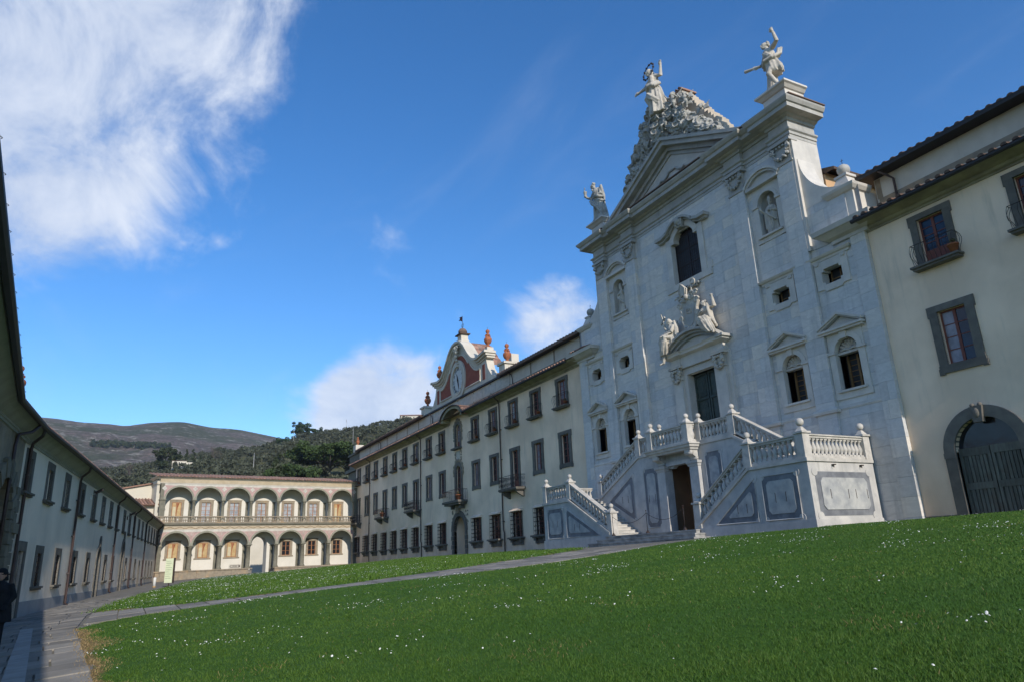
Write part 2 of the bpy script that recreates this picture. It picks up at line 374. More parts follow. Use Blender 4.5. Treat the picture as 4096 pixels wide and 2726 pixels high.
white_paint = mat('white_paint', (.78, .77, .73), None, .6, 3)
def glass_mat(name, c, rough=.08):
    m = mat(name, c, tuple(x*.6 for x in c), rough, 2.0, .004, 3.0, .45); return m
glass = glass_mat('window_glass', (.022, .024, .028)); glassP = glass_mat('curtained_glass', (.30, .27, .30), .15); glassB = glass_mat('bluish_glass', (.020, .030, .055)); glassG = glass_mat('leaded_glass', (.034, .034, .038), .5)
glassW = glass_mat('painted_reflection_glass', (.42, .44, .46), .12)  # pale base colour stands in for sky reflected in the panes

def marble_blocks():
    m = bpy.data.materials.new('marble_block'); m.use_nodes = True; t = m.node_tree; b = t.nodes['Principled BSDF']; L = t.links
    b.inputs['Roughness'].default_value = .55; b.inputs['Specular IOR Level'].default_value = .35
    at = N(t, 'ShaderNodeAttribute', attribute_name='rnd'); g = N(t, 'ShaderNodeNewGeometry')
    cr = N(t, 'ShaderNodeValToRGB'); e = cr.color_ramp; e.interpolation = 'LINEAR'
    e.elements[0].position = 0; e.elements[0].color = (.51, .49, .455, 1); e.elements[1].position = 1; e.elements[1].color = (.67, .605, .51, 1)
    for p, c in ((.2, (.535, .525, .50)), (.5, (.585, .56, .515)), (.8, (.635, .585, .515))):
        q = e.elements.new(p); q.color = (*c, 1)
    # a little drift with height: tones get warmer towards the top
    sp = N(t, 'ShaderNodeSeparateXYZ'); L.new(g.outputs['Position'], sp.inputs[0])
    mr = N(t, 'ShaderNodeMapRange'); mr.inputs[1].default_value = 4; mr.inputs[2].default_value = 20; mr.inputs[3].default_value = -.12; mr.inputs[4].default_value = .22; L.new(sp.outputs[2], mr.inputs[0])
    ad = N(t, 'ShaderNodeMath', operation='ADD', use_clamp=True); L.new(at.outputs['Fac'], ad.inputs[0]); L.new(mr.outputs[0], ad.inputs[1])
    L.new(ad.outputs[0], cr.inputs[0])
    add = N(t, 'ShaderNodeVectorMath', operation='MULTIPLY_ADD'); add.inputs[1].default_value = (1, 1, 2.2)
    cv = N(t, 'ShaderNodeCombineXYZ'); mu = N(t, 'ShaderNodeMath', operation='MULTIPLY'); mu.inputs[1].default_value = 37.0; L.new(at.outputs['Fac'], mu.inputs[0])
    L.new(mu.outputs[0], cv.inputs[0]); L.new(mu.outputs[0], cv.inputs[2]); L.new(g.outputs['Position'], add.inputs[0]); L.new(cv.outputs[0], add.inputs[2])
    n1 = N(t, 'ShaderNodeTexNoise', inp={'Scale': 1.6, 'Detail': 8, 'Roughness': .65, 'Distortion': 1.6}); L.new(add.outputs[0], n1.inputs['Vector'])
    r1 = N(t, 'ShaderNodeMapRange'); r1.inputs[1].default_value = .3; r1.inputs[2].default_value = .7; r1.inputs[3].default_value = .86; r1.inputs[4].default_value = 1.12; L.new(n1.outputs[0], r1.inputs[0])
    hs = N(t, 'ShaderNodeHueSaturation'); L.new(cr.outputs[0], hs.inputs['Color']); L.new(r1.outputs[0], hs.inputs['Value'])
    mp = N(t, 'ShaderNodeMapping'); mp.inputs['Scale'].default_value = (1, 1, .10); L.new(g.outputs['Position'], mp.inputs[0])
    n2 = N(t, 'ShaderNodeTexNoise', inp={'Scale': 1.8, 'Detail': 6, 'Roughness': .65}); L.new(mp.outputs[0], n2.inputs['Vector'])
    r2 = N(t, 'ShaderNodeMapRange', interpolation_type='SMOOTHSTEP'); r2.inputs[1].default_value = .50; r2.inputs[2].default_value = .78; r2.inputs[4].default_value = .6; L.new(n2.outputs[0], r2.inputs[0])
    mx = N(t, 'ShaderNodeMix', data_type='RGBA'); L.new(r2.outputs[0], mx.inputs[0]); L.new(hs.outputs[0], mx.inputs[6]); mx.inputs[7].default_value = (.24, .23, .21, 1)
    L.new(mx.outputs[2], b.inputs['Base Color'])
    bn = N(t, 'ShaderNodeBump', inp={'Strength': .15, 'Distance': .01}); L.new(n1.outputs[0], bn.inputs['Height']); L.new(bn.outputs[0], b.inputs['Normal'])
    return m
marble = marble_blocks()

# ---------------------------------------------------------------- ground
WALL_Y = ([-110, -97, -32.3, -27.05, 0, 20], [4.3, 2.93, -3.87, -3.95, -1.66, .05])
def yl(x): return np.interp(x, *WALL_Y)
def zl(x): return np.interp(x, [-110, -97, -82, -71, -53, -44, -34, 0, 20], [-.85, -.94, -1.05, -1.09, -1.21, -1.33, -1.43, -1.68, -1.75])
def zr(x): return np.interp(x, [-110, -101, -66, -40, -18, 20], [-.25, -.14, .36, .40, .66, .8])
def gz(x, y):
    t = np.clip((y-yl(x))/(23.6-yl(x)), -.3, 1.0)
    return zl(x)+t*(zr(x)-zl(x))
def sheet(name, xs, lo, hi, ny, dz, m, attr=None, zf=gz):
    """strip mesh: for every x a row of points from lo(x) to hi(x)"""
    X = np.repeat(np.array(xs), ny); tt = np.tile(np.linspace(0, 1, ny), len(xs))
    Y = lo(X)+(hi(X)-lo(X))*tt; Z = zf(X, Y)+dz
    n = len(xs); f = [(i*ny+j, (i+1)*ny+j, (i+1)*ny+j+1, i*ny+j+1) for i in range(n-1) for j in range(ny-1)]
    me = bpy.data.meshes.new(name); me.from_pydata(np.stack([X, Y, Z], 1).tolist(), [], f); me.materials.append(m)
    for p in me.polygons: p.use_smooth = True
    return me
xs = np.arange(-112, 30.1, 1.0)
pv = tag(link('courtyard_pavement', sheet('courtyard_pavement', xs, lambda x: yl(x)-1.5, lambda x: 0*x+30, 40, -.02, paveground)), kind='structure')

# lawn sheets
def lawn_mat():
    m = bpy.data.materials.new('lawn'); m.use_nodes = True; t = m.node_tree; b = t.nodes['Principled BSDF']; L = t.links
    b.inputs['Roughness'].default_value = .9; b.inputs['Specular IOR Level'].default_value = .1
    g = N(t, 'ShaderNodeNewGeometry')
    def noise(s, d=6, st=(1, 1, 1)):
        mp = N(t, 'ShaderNodeMapping'); mp.inputs['Scale'].default_value = st; L.new(g.outputs['Position'], mp.inputs[0])
        n = N(t, 'ShaderNodeTexNoise', inp={'Scale': s, 'Detail': d, 'Roughness': .65}); L.new(mp.outputs[0], n.inputs['Vector']); return n.outputs[0]
    def mixc(f, a, c):
        x = N(t, 'ShaderNodeMix', data_type='RGBA'); L.new(f, x.inputs[0])
        for i, v in ((6, a), (7, c)):
            if isinstance(v, tuple): x.inputs[i].default_value = (*v, 1)
            else: L.new(v, x.inputs[i])
        return x.outputs[2]
    def rm(v, a, c, hi=1):
        r = N(t, 'ShaderNodeMapRange', interpolation_type='SMOOTHSTEP'); r.inputs[1].default_value = a; r.inputs[2].default_value = c; r.inputs[4].default_value = hi; L.new(v, r.inputs[0]); return r.outputs[0]
    c = mixc(rm(noise(9, 8), .3, .7), (.034, .084, .010), (.062, .132, .018))
    c = mixc(rm(noise(.35, 5), .42, .68, .6), c, (.055, .115, .022))
    c = mixc(rm(noise(1.1, 5), .64, .8, .4), c, (.10, .095, .035))
    at = N(t, 'ShaderNodeAttribute', attribute_name='dry')
    ad = N(t, 'ShaderNodeMath', operation='ADD'); L.new(at.outputs['Fac'], ad.inputs[0]); mm = N(t, 'ShaderNodeMath', operation='MULTIPLY_ADD'); mm.inputs[1].default_value = .9; mm.inputs[2].default_value = -.45; L.new(noise(2.5, 5), mm.inputs[0]); L.new(mm.outputs[0], ad.inputs[1])
    c = mixc(rm(ad.outputs[0], .35, .75), c, (.20, .145, .065))
    L.new(c, b.inputs['Base Color'])
    bn = N(t, 'ShaderNodeBump', inp={'Strength': .7, 'Distance': .04}); L.new(noise(14, 6), bn.inputs['Height']); L.new(bn.outputs[0], b.inputs['Normal'])
    return m
lawnm = lawn_mat()
E_LOW = ([-23.2, -20.2, -17.7, -15.4, -12.1, -6, 12], [-1.04, -.81, -.63, -.47, -.23, .15, 1.4])     # dry edge of the near lawn
P_NEAR = ([-1.0, -.4, .8, 5.2, 8.5, 11, 13.5, 16, 18.4, 20.2, 22.4], [-23.2, -24.7, -25.2, -24.6, -23.4, -22.7, -22.5, -22.9, -23.6, -23.9, -24.2])   # near edge of the path: y -> x
P_FAR = ([-.9, 1.8, 4.2, 7.2, 11.7, 17.3, 21.0, 22.6], [-30.5, -28.2, -27.2, -26.9, -27.5, -29.5, -32.5, -36.5])
F_LOW = ([-96, -92, -75, -58, -48, -38, -30.5, -26], [9.2, 8.0, 5.5, 3.2, 1.2, -.3, -.9, -1.0])
def in_near(x, y):
    return (y > np.interp(x, *E_LOW)) & (x > np.interp(y, *P_NEAR)) & (y < np.where(x < -19.3, 22.5, 27.4)) & (x < 14)
def in_far(x, y):
    return (y > np.interp(x, *F_LOW)) & (x < np.interp(y, *P_FAR)) & (y < np.where(x > -42, 22.6, 26.4)) & (x > -94.5+(y-9)*-.16)
def lawn_mesh(name, inside, bx, step, dz):
    nx = int((bx[1]-bx[0])/step)+1; ny = int((bx[3]-bx[2])/step)+1
    X, Y = np.meshgrid(np.linspace(bx[0], bx[1], nx), np.linspace(bx[2], bx[3], ny), indexing='ij')
    ins = inside(X, Y); keep = ins[:-1, :-1] | ins[1:, :-1] | ins[:-1, 1:] | ins[1:, 1:]
    used = np.zeros((nx, ny), bool)
    for a in (0, 1):
        for b in (0, 1): used[a:nx-1+a, b:ny-1+b] |= keep
    # pull the outer points in so that the edge follows the outline
    idx = -np.ones((nx, ny), int); idx[used] = np.arange(used.sum())
    Xe = X+rng.normal(0, .02, X.shape); Ye = Y+rng.normal(0, .02, X.shape)
    und = .05*np.sin(X*.55+Y*.3)+.05*np.sin(Y*.47-X*.22)
    edge = used & ~ins
    Z = gz(Xe, Ye)+dz+und*.3; Z[edge] = gz(Xe, Ye)[edge]-.05
    V = np.stack([Xe[used], Ye[used], Z[used]], 1)
    I, J = np.nonzero(keep)
    F = np.stack([idx[I, J], idx[I+1, J], idx[I+1, J+1], idx[I, J+1]], 1)
    me = bpy.data.meshes.new(name); me.from_pydata(V.tolist(), [], F.tolist()); me.materials.append(lawnm)
    d = np.clip(1-(V[:, 1]-np.interp(V[:, 0], *E_LOW))/(.42+.2*np.sin(V[:, 0]*1.7)+.15*np.sin(V[:, 0]*.6)), 0, 1)
    d = np.maximum(d, np.clip(1-np.abs(V[:, 0]-np.interp(V[:, 1], *P_FAR))/.6, 0, 1)*.75*(V[:, 0] < -26))
    at = me.attributes.new('dry', 'FLOAT', 'POINT'); at.data.foreach_set('value', d.astype(np.float32))
    me.polygons.foreach_set('use_smooth', [True]*len(F))
    return me
near_lawn = tag(link('lawn', lawn_mesh('lawn', in_near, (-26, 14, -1.4, 27.6), .2, .03)), kind='structure')
far_lawn = tag(link('lawn', lawn_mesh('lawn', in_far, (-97, -26, -1.4, 26.6), .4, .03)), kind='structure')

# paving slabs, each a stone of its own: along the left wall and on the cross path
slabs = []
def slab(x0, x1, ya, yb, yc, yd):
    """x0..x1, y from ya(yb) at x0 to yc(yd) at x1"""
    g_ = rng.uniform(.010, .022); dz = rng.uniform(.0, .016)
    P = [(x0+g_, ya+g_), (x1-g_, yc+g_), (x1-g_, yd-g_), (x0+g_, yb-g_)]
    vs = [(x, y, float(gz(x, y))-.06) for x, y in P]+[(x, y, float(gz(x, y))+.012+dz) for x, y in P]
    mb = MB(); mb.hexa(vs, random.random()); slabs.append(mb.build('paving_slab', paving, pv))
x = -46.0
while x < -6.5:
    L_ = random.uniform(.75, 1.15)
    def edge(xx): return float(np.interp(xx, *E_LOW)) if xx > -23.2 else float(np.interp(xx, *F_LOW)) if xx < -30.5 else -1.0
    a0, b0 = yl(x)+.02, edge(x); a1, b1 = yl(x+L_)+.02, edge(x+L_)
    k = max(2, int((b0-a0)/.62)); cuts = np.linspace(0, 1, k+1); cuts[1:-1] += rng.uniform(-.06, .06, k-1)
    for i in range(k): slab(x, x+L_, a0+(b0-a0)*cuts[i], a0+(b0-a0)*cuts[i+1], a1+(b1-a1)*cuts[i], a1+(b1-a1)*cuts[i+1])
    x += L_
y = -.9
while y < 19 and len(slabs) < 292:
    h = random.uniform(.7, 1.0); xa, xb = float(np.interp(y+h/2, *P_FAR)), float(np.interp(y+h/2, *P_NEAR)); k = max(3, int((xb-xa)/1.15)); cuts = np.linspace(xa, xb, k+1); cuts[1:-1] += rng.uniform(-.2, .2, k-1)
    for i in range(k): slab(cuts[i], cuts[i+1], y, y+h, y, y+h)
    y += h
# pale gutter course along the wall
mb = MB()
for i in range(14):
    xa = -25.5+i*1.3; xb = xa+1.28
    ya, yb = yl(xa)+1.35, yl(xb)+1.35
    vs = [(xa, ya, gz(xa, ya)-.03), (xb, yb, gz(xb, yb)-.03), (xb, yb+.3, gz(xb, yb+.3)-.03), (xa, ya+.3, gz(xa, ya+.3)-.03)]
    mb.hexa(vs+[(p[0], p[1], p[2]+.066) for p in vs])
mb.build('gutter_course', palestone, pv)

# grass blades and daisies (nobody could count them)
def blades():
    n = 460000
    # sample by distance so that the picture is evenly covered
    r = 5+28*rng.random(n)**1.7; a = R(-62)+R(78)*(rng.random(n)-.5)
    X = r*np.sin(a); Y = r*np.cos(a); k = in_near(X+rng.normal(0, .14, n), Y+rng.normal(0, .12, n)); X, Y, r = X[k], Y[k], r[k]
    far = False
    n = len(X); Z = gz(X, Y)+.025+.015*np.sin(X*.55+Y*.3)+.015*np.sin(Y*.47-X*.22)
    clump = .5+.5*np.sin(X*3.1+np.sin(Y*2.3)*2)*np.sin(Y*2.7+np.sin(X*1.9)*2)
    h = (.022+.026*rng.random(n))*(.75+.5*clump)*np.clip(1.1-r/60, .6, 1.0); wd = .0036*np.clip(r/9, .9, 3.2)
    t = rng.random(n)*2*PI; lean = rng.normal(0, .6, (n, 2))
    dx, dy = np.cos(t)*wd, np.sin(t)*wd
    V = np.empty((n, 3, 3)); V[:, 0] = np.stack([X-dx, Y-dy, Z], 1); V[:, 1] = np.stack([X+dx, Y+dy, Z], 1); V[:, 2] = np.stack([X+lean[:, 0]*h, Y+lean[:, 1]*h, Z+h], 1)
    me = bpy.data.meshes.new('grass'); me.vertices.add(3*n); me.vertices.foreach_set('co', V.ravel()); me.loops.add(3*n); me.loops.foreach_set('vertex_index', np.arange(3*n)); me.polygons.add(n); me.polygons.foreach_set('loop_start', np.arange(0, 3*n, 3)); me.polygons.foreach_set('loop_total', np.full(n, 3))
    d = np.clip(1-(Y-np.interp(X, *E_LOW))/(.40+.2*np.sin(X*1.7)+.15*np.sin(X*.6)), 0, 1)
    patch = .5+.22*(np.sin(X*.45+1.7*np.sin(Y*.31))+np.sin(Y*.53+1.3*np.sin(X*.37)+2)+.7*np.sin(X*1.1-Y*.9)); rv = np.clip(rng.random(n)*.45+.25*clump+.45*(patch-.3), 0, 1); dry = (rng.random(n) < np.where(d > 0, .35+.65*d, .004+.06*(np.sin(X*1.3+2)*np.sin(Y*1.1) > .8)))
    at = me.attributes.new('rnd', 'FLOAT', 'FACE'); at.data.foreach_set('value', rv.astype(np.float32)); at = me.attributes.new('dry', 'FLOAT', 'FACE'); at.data.foreach_set('value', dry.astype(np.float32))
    me.update(calc_edges=True); return me
gm = bpy.data.materials.new('grass_blade'); gm.use_nodes = True; t = gm.node_tree; b = t.nodes['Principled BSDF']; b.inputs['Roughness'].default_value = .6; b.inputs['Specular IOR Level'].default_value = .25
a1 = N(t, 'ShaderNodeAttribute', attribute_name='rnd'); a2 = N(t, 'ShaderNodeAttribute', attribute_name='dry')
m1 = N(t, 'ShaderNodeMix', data_type='RGBA'); t.links.new(a1.outputs['Fac'], m1.inputs[0]); m1.inputs[6].default_value = (.034, .092, .009, 1); m1.inputs[7].default_value = (.100, .168, .022, 1)
m2 = N(t, 'ShaderNodeMix', data_type='RGBA'); t.links.new(a2.outputs['Fac'], m2.inputs[0]); t.links.new(m1.outputs[2], m2.inputs[6]); m2.inputs[7].default_value = (.30, .21, .095, 1)
t.links.new(m2.outputs[2], b.inputs['Base Color'])
gme = blades(); gme.materials.append(gm)
def far_blades():
    n = 120000; X = rng.uniform(-70, -26, n); Y = rng.uniform(-1.5, 26.5, n); k = in_far(X+rng.normal(0, .2, n), Y+rng.normal(0, .2, n)); X, Y = X[k], Y[k]; n = len(X); Z = gz(X, Y)+.02
    h = .05+.05*rng.random(n); t = rng.random(n)*2*PI; dx, dy = np.cos(t)*.022, np.sin(t)*.022; lean = rng.normal(0, .5, (n, 2)); V = np.empty((n, 3, 3)); V[:, 0] = np.stack([X-dx, Y-dy, Z], 1); V[:, 1] = np.stack([X+dx, Y+dy, Z], 1); V[:, 2] = np.stack([X+lean[:, 0]*h, Y+lean[:, 1]*h, Z+h], 1)
    me = bpy.data.meshes.new('grass'); me.vertices.add(3*n); me.vertices.foreach_set('co', V.ravel()); me.loops.add(3*n); me.loops.foreach_set('vertex_index', np.arange(3*n)); me.polygons.add(n); me.polygons.foreach_set('loop_start', np.arange(0, 3*n, 3)); me.polygons.foreach_set('loop_total', np.full(n, 3))
    at = me.attributes.new('rnd', 'FLOAT', 'FACE'); at.data.foreach_set('value', rng.random(n).astype(np.float32)); me.update(calc_edges=True); me.materials.append(gm); return me
tag(link('grass', far_blades()), 'short green grass on the lawn beyond the paved path', 'grass', kind='stuff')
tag(link('grass', gme), 'short green grass blades covering the near lawn', 'grass', kind='stuff')
daisy_w = mat('daisy_petals', (.80, .80, .74), None, .7)
def daisies():
    def fld(X, Y): return (np.sin(X*.9+1.3*np.sin(Y*.6))*np.sin(Y*1.1+1.1*np.sin(X*.5))+.5*np.sin(X*2.3+Y*1.7)+.35*np.sin(X*4.1-Y*3.3))
    n = 95000; X = rng.uniform(-92, 8, n); Y = rng.uniform(-1, 27, n)
    f = fld(X, Y); nr = in_near(X, Y); fr = in_far(X, Y)
    d = np.hypot(X, Y)
    p = np.where(fr, np.clip(.25+.45*f, .02, 1)*np.clip((18-Y)/10, .12, 1)*.55, 0)+np.where(nr, np.clip(f-.48, .014, 1)*.75, 0)
    p = np.where(nr & (Y > 15), np.clip(f-.15, .02, 1)*.55, p); p = np.where(nr & (d < 12), p*.55, p)
    k = rng.random(n) < p; X, Y = X[k], Y[k]
    mb_v = []; mb_f = []
    for x, y in zip(X, Y):
        r = rng.uniform(.014, .024)*(1.1 if x < -35 else .68); z = float(gz(x, y))+rng.uniform(.06, .085); tx, ty = rng.normal(0, .4, 2); b0 = len(mb_v)
        mb_v.append((x, y, z+.008))
        for q in range(6):
            a = q*PI/3; mb_v.append((x+r*math.cos(a), y+r*math.sin(a), z+r*(tx*math.cos(a)+ty*math.sin(a))))
        mb_f += [(b0, b0+1+q, b0+1+(q+1) % 6) for q in range(6)]
    me = bpy.data.meshes.new('daisies'); me.from_pydata(mb_v, [], mb_f); me.materials.append(daisy_w); return me
tag(link('daisies', daisies()), 'white daisies scattered over the lawn', 'flowers', kind='stuff')
# ---------------------------------------------------------------- window kits (local: x along the wall, y into it, z up from the sill line)
ORD = ['first', 'second', 'third', 'fourth', 'fifth', 'sixth', 'seventh', 'eighth', 'ninth', 'tenth', 'eleventh', 'twelfth', 'thirteenth', 'fourteenth', 'fifteenth']
def surround(mb, hw, z0, z1, fw, y0=-.07, y1=.06, ear=.06, earh=.45, sill=True):
    """stone frame round an opening of half width hw, from z0 to z1"""
    o = hw+fw
    mb.box(-o, -hw, y0, y1, z0, z1-.0); mb.box(hw, o, y0, y1, z0, z1)
    mb.box(-o, o, y0, y1, z1, z1+fw*.8)
    mb.box(-o-ear, -o, y0, y1, z1+fw*.8-earh, z1+fw*.8-.001); mb.box(o, o+ear, y0, y1, z1+fw*.8-earh, z1+fw*.8-.001)
    if sill: mb.box(-o-.02, o+.02, y0-.015, y1, z0-fw*.95, z0); mb.box(-o-ear, -o+.15, y0-.005, y1, z0-fw*.95-.05, z0-fw*.95+.2); mb.box(o-.15, o+ear, y0-.005, y1, z0-fw*.95-.05, z0-fw*.95+.2)
def casement(K, hw, z0, z1, rows, gm, par, y=.16, solid=0.0, wm=None, gm2=None):
    """two leaves with panes; solid = height of the wooden panel at the foot"""
    wm = wm or wood
    mb = MB(); b = .07
    mb.box(-hw, -hw+b, y, y+.06, z0, z1); mb.box(hw-b, hw, y, y+.06, z0, z1); mb.box(-b*.8, b*.8, y-.01, y+.06, z0, z1)
    mb.box(-hw+b, -b*.8, y, y+.06, z1-b, z1); mb.box(b*.8, hw-b, y, y+.06, z1-b, z1)
    mb.box(-hw+b, -b*.8, y, y+.06, z0, z0+b+solid); mb.box(b*.8, hw-b, y, y+.06, z0, z0+b+solid)
    h = (z1-b-z0-b-solid)/rows
    for r in range(1, rows):
        zz_ = z0+b+solid+h*r
        mb.box(-hw+b, -b*.8, y+.008, y+.05, zz_-.018, zz_+.018); mb.box(b*.8, hw-b, y+.008, y+.05, zz_-.018, zz_+.018)
    i = K.add('sash', mb, wm, par)
    for r in range(rows):
        for s_, g_ in ((-1, gm), (1, gm2 or gm)):
            a, c = (-hw+b, -b*.8) if s_ < 0 else (b*.8, hw-b); zz_ = z0+b+solid+h*r
            K.add('pane', MB().box(a, c, y+.026, y+.034, zz_+.018*(r > 0), zz_+h-.018*(r < rows-1)), g_, i)
    return i
def bulge_rail(mb, hw, dep, z0, h, n=9, bul=.16, ys=0.0, r=.011):
    """pot-bellied iron railing in front of an opening"""
    def prof(k): 
        t = k/6; return bul*math.sin(PI*min(1, (1-t)*1.35))*(1 if t < .95 else .3), z0+h*t
    P = []
    for i in range(n): P.append((-hw+2*hw*i/(n-1), -dep, 0, -1))
    ns = max(2, int(dep/.14))
    for i in range(ns): P.append((-hw, ys-(dep)*i/ns, -1, 0)); P.append((hw, ys-dep*i/ns, 1, 0))
    for x, y, dx, dy in P:
        mb.tube([(x+dx*prof(k)[0], y+dy*prof(k)[0], prof(k)[1]) for k in range(7)], r, 4)
    for zt, rr in ((z0+h, .018), (z0+.02, .016)): mb.tube([(-hw, ys, zt), (-hw, -dep, zt), (hw, -dep, zt), (hw, ys, zt)], rr, 4)

# top floor window with pot-bellied railing: origin on the slab, z 0 = top of slab (world 10.75)
def top_window(gm_, hw=.56, h=2.02, panes=4, gm2=None):
    K = Kit(); mb = MB(); surround(mb, hw, 0, h, .30, sill=False); i = K.add('window', mb, pietra)
    casement(K, hw, .02, h, panes, gm_, i, solid=.55, gm2=gm2)
    mb = MB(); mb.box(-1.0, 1.0, -.44, .0, -.09, 0); mb.box(-.94, .94, -.36, .0, -.18, -.091); j = K.add('balcony_slab', mb, pietra, i)
    mb = MB(); bulge_rail(mb, .88, .30, .0, .93, 10, .15); K.add('railing', mb, iron, i)
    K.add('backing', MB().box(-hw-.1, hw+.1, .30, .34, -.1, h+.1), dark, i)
    return K
# middle floor window: z 0 = foot of opening (world 6.52)
def mid_window(gm_, hw=.55, h=2.11, gm2=None, rows=4):
    K = Kit(); mb = MB(); surround(mb, hw, 0, h, .33); i = K.add('window', mb, pietra)
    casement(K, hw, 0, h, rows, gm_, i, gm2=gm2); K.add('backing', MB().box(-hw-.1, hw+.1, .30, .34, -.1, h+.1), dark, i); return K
def french_window(gm_, ornate, hw=.55, h=3.15, bw=1.55):
    K = Kit(); mb = MB(); surround(mb, hw, 0, h, .33, sill=False); i = K.add('window', mb, pietra)
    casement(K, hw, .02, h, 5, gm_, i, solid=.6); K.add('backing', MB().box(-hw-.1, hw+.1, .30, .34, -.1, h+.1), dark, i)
    mb = MB(); mb.box(-bw-.06, bw+.06, -.92, 0, -.12, 0); mb.box(-bw, bw, -.86, 0, -.2, -.121)
    for s_ in (-1, 1):
        x = s_*(bw-.35); mb._add([(x-.12, 0, -.2), (x+.12, 0, -.2), (x+.12, -.75, -.2), (x-.12, -.75, -.2), (x-.12, 0, -.75), (x+.12, 0, -.75), (x+.12, -.28, -.62), (x-.12, -.28, -.62), (x-.12, -.62, -.42), (x+.12, -.62, -.42)],
            [(0, 1, 2, 3), (4, 7, 6, 5), (0, 3, 8, 7, 4), (1, 5, 6, 9, 2), (3, 2, 9, 8), (8, 9, 6, 7), (0, 4, 5, 1)])
    K.add('balcony_slab', mb, pietra, i)
    mb = MB()
    if ornate:
        for (a, b2, n) in (((-bw, -.86), (bw, -.86), 10), ((-bw, -.86), (-bw, 0), 3), ((bw, -.86), (bw, 0), 3)):
            A, B = Vector(a), Vector(b2)
            for k in range(n):
                c0 = A.lerp(B, (k+.5)/n); d = (B-A).normalized(); q = (B-A).length/n/2
                for zc in (.28, .70):
                    mb.tube([(c0.x+d.x*q*.85*math.cos(t_)*(1-.07*t_), c0.y+d.y*q*.85*math.cos(t_)*(1-.07*t_), zc+.21*math.sin(t_)*(1-.07*t_)) for t_ in np.linspace(0, 4.3*PI, 20)], .010, 4)
                p0 = A.lerp(B, k/n); mb.tube([(p0.x, p0.y, 0), (p0.x, p0.y, 1.0)], .012, 4)
    else:
        for (a, b2, n) in (((-bw, -.86), (bw, -.86), 16), ((-bw, -.86), (-bw, 0), 5), ((bw, -.86), (bw, 0), 5)):
            A, B = Vector(a), Vector(b2); d = (B-A).normalized(); o_ = Vector((d.y, -d.x))
            if (a[0] == b2[0]): o_ = Vector((math.copysign(1, a[0]), 0))
            for k in range(n+1):
                c0 = A.lerp(B, k/n); mb.tube([(c0.x+o_.x*.13*math.sin(PI*min(1, (1-t_)*1.6)), c0.y+o_.y*.13*math.sin(PI*min(1, (1-t_)*1.6)), t_) for t_ in (0, .12, .25, .4, .55, 1.0)], .011, 4)
    mb.tube([(-bw, 0, 1.0), (-bw, -.86, 1.0), (bw, -.86, 1.0), (bw, 0, 1.0)], .022, 4); mb.tube([(-bw, 0, .03), (-bw, -.86, .03), (bw, -.86, .03), (bw, 0, .03)], .016, 4)
    K.add('railing', mb, iron, i)
    return K
# caged ground floor window: z 0 = top of sill (world 1.62)
def cage_window(hw=.72, h=2.0):
    K = Kit(); mb = MB(); mb.box(-hw-.12, -hw, -.03, .1, 0, h); mb.box(hw, hw+.12, -.03, .1, 0, h); mb.box(-hw-.12, hw+.12, -.03, .1, h, h+.1); i = K.add('window', mb, pietra)
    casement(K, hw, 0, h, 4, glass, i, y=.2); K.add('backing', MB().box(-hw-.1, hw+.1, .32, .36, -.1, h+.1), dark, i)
    mb = MB(); mb.box(-hw-.42, hw+.42, -.46, .0, -.13, 0); mb.box(-hw-.30, hw+.30, -.36, .0, -.21, -.131)
    for s_ in (-1, 1):
        x = s_*(hw+.02); mb.box(x-.17, x+.17, -.30, 0, -.40, -.211); mb.box(x-.15, x+.15, -.16, 0, -.62, -.401)
    mb.box(-hw+.13, hw-.13, -.09, 0, -.60, -.211); K.add('sill', mb, pietra, i)
    mb = MB(); d = .30
    for k in range(6):
        x = -hw-.08+(2*hw+.16)*k/5; mb.tube([(x, -d, 0), (x, -d, h)], .014, 4)
    for zq in np.linspace(.05, h-.02, 7): mb.tube([(-hw-.08, 0, zq), (-hw-.08, -d, zq), (hw+.08, -d, zq), (hw+.08, 0, zq)], .014, 4)
    for s_ in (-1, 1): mb.tube([(s_*(hw+.08), -d/2, 0), (s_*(hw+.08), -d/2, h)], .012, 4)
    for zq in np.linspace(.3, h-.3, 5):
        for k in range(5):
            x = -hw-.08+(2*hw+.16)*(k+.5)/5; mb.ball((x, -d, zq), .035, 5, 4)
    K.add('window_cage', mb, rustiron, i)
    mb = MB(); mb._add([(-hw-.22, 0, h+.30), (hw+.22, 0, h+.30), (hw+.22, -.36, h+.08), (-hw-.22, -.36, h+.08), (-hw-.22, 0, h+.04), (hw+.22, 0, h+.04), (hw+.22, -.36, h+.04), (-hw-.22, -.36, h+.04)],
        [(0, 1, 2, 3), (4, 7, 6, 5), (3, 2, 6, 7), (0, 3, 7, 4), (1, 5, 6, 2)]); K.add('hood', mb, plaster, i)
    return K
KT = [top_window(glass), top_window(glassP), top_window(glassW, gm2=glass)]
KM = [mid_window(glass), mid_window(glassB), mid_window(glassP, gm2=glass), mid_window(glass, gm2=glassW), mid_window(glassP)]
KF = {0: french_window(glass, True), 1: french_window(glass, False)}
KC = cage_window()

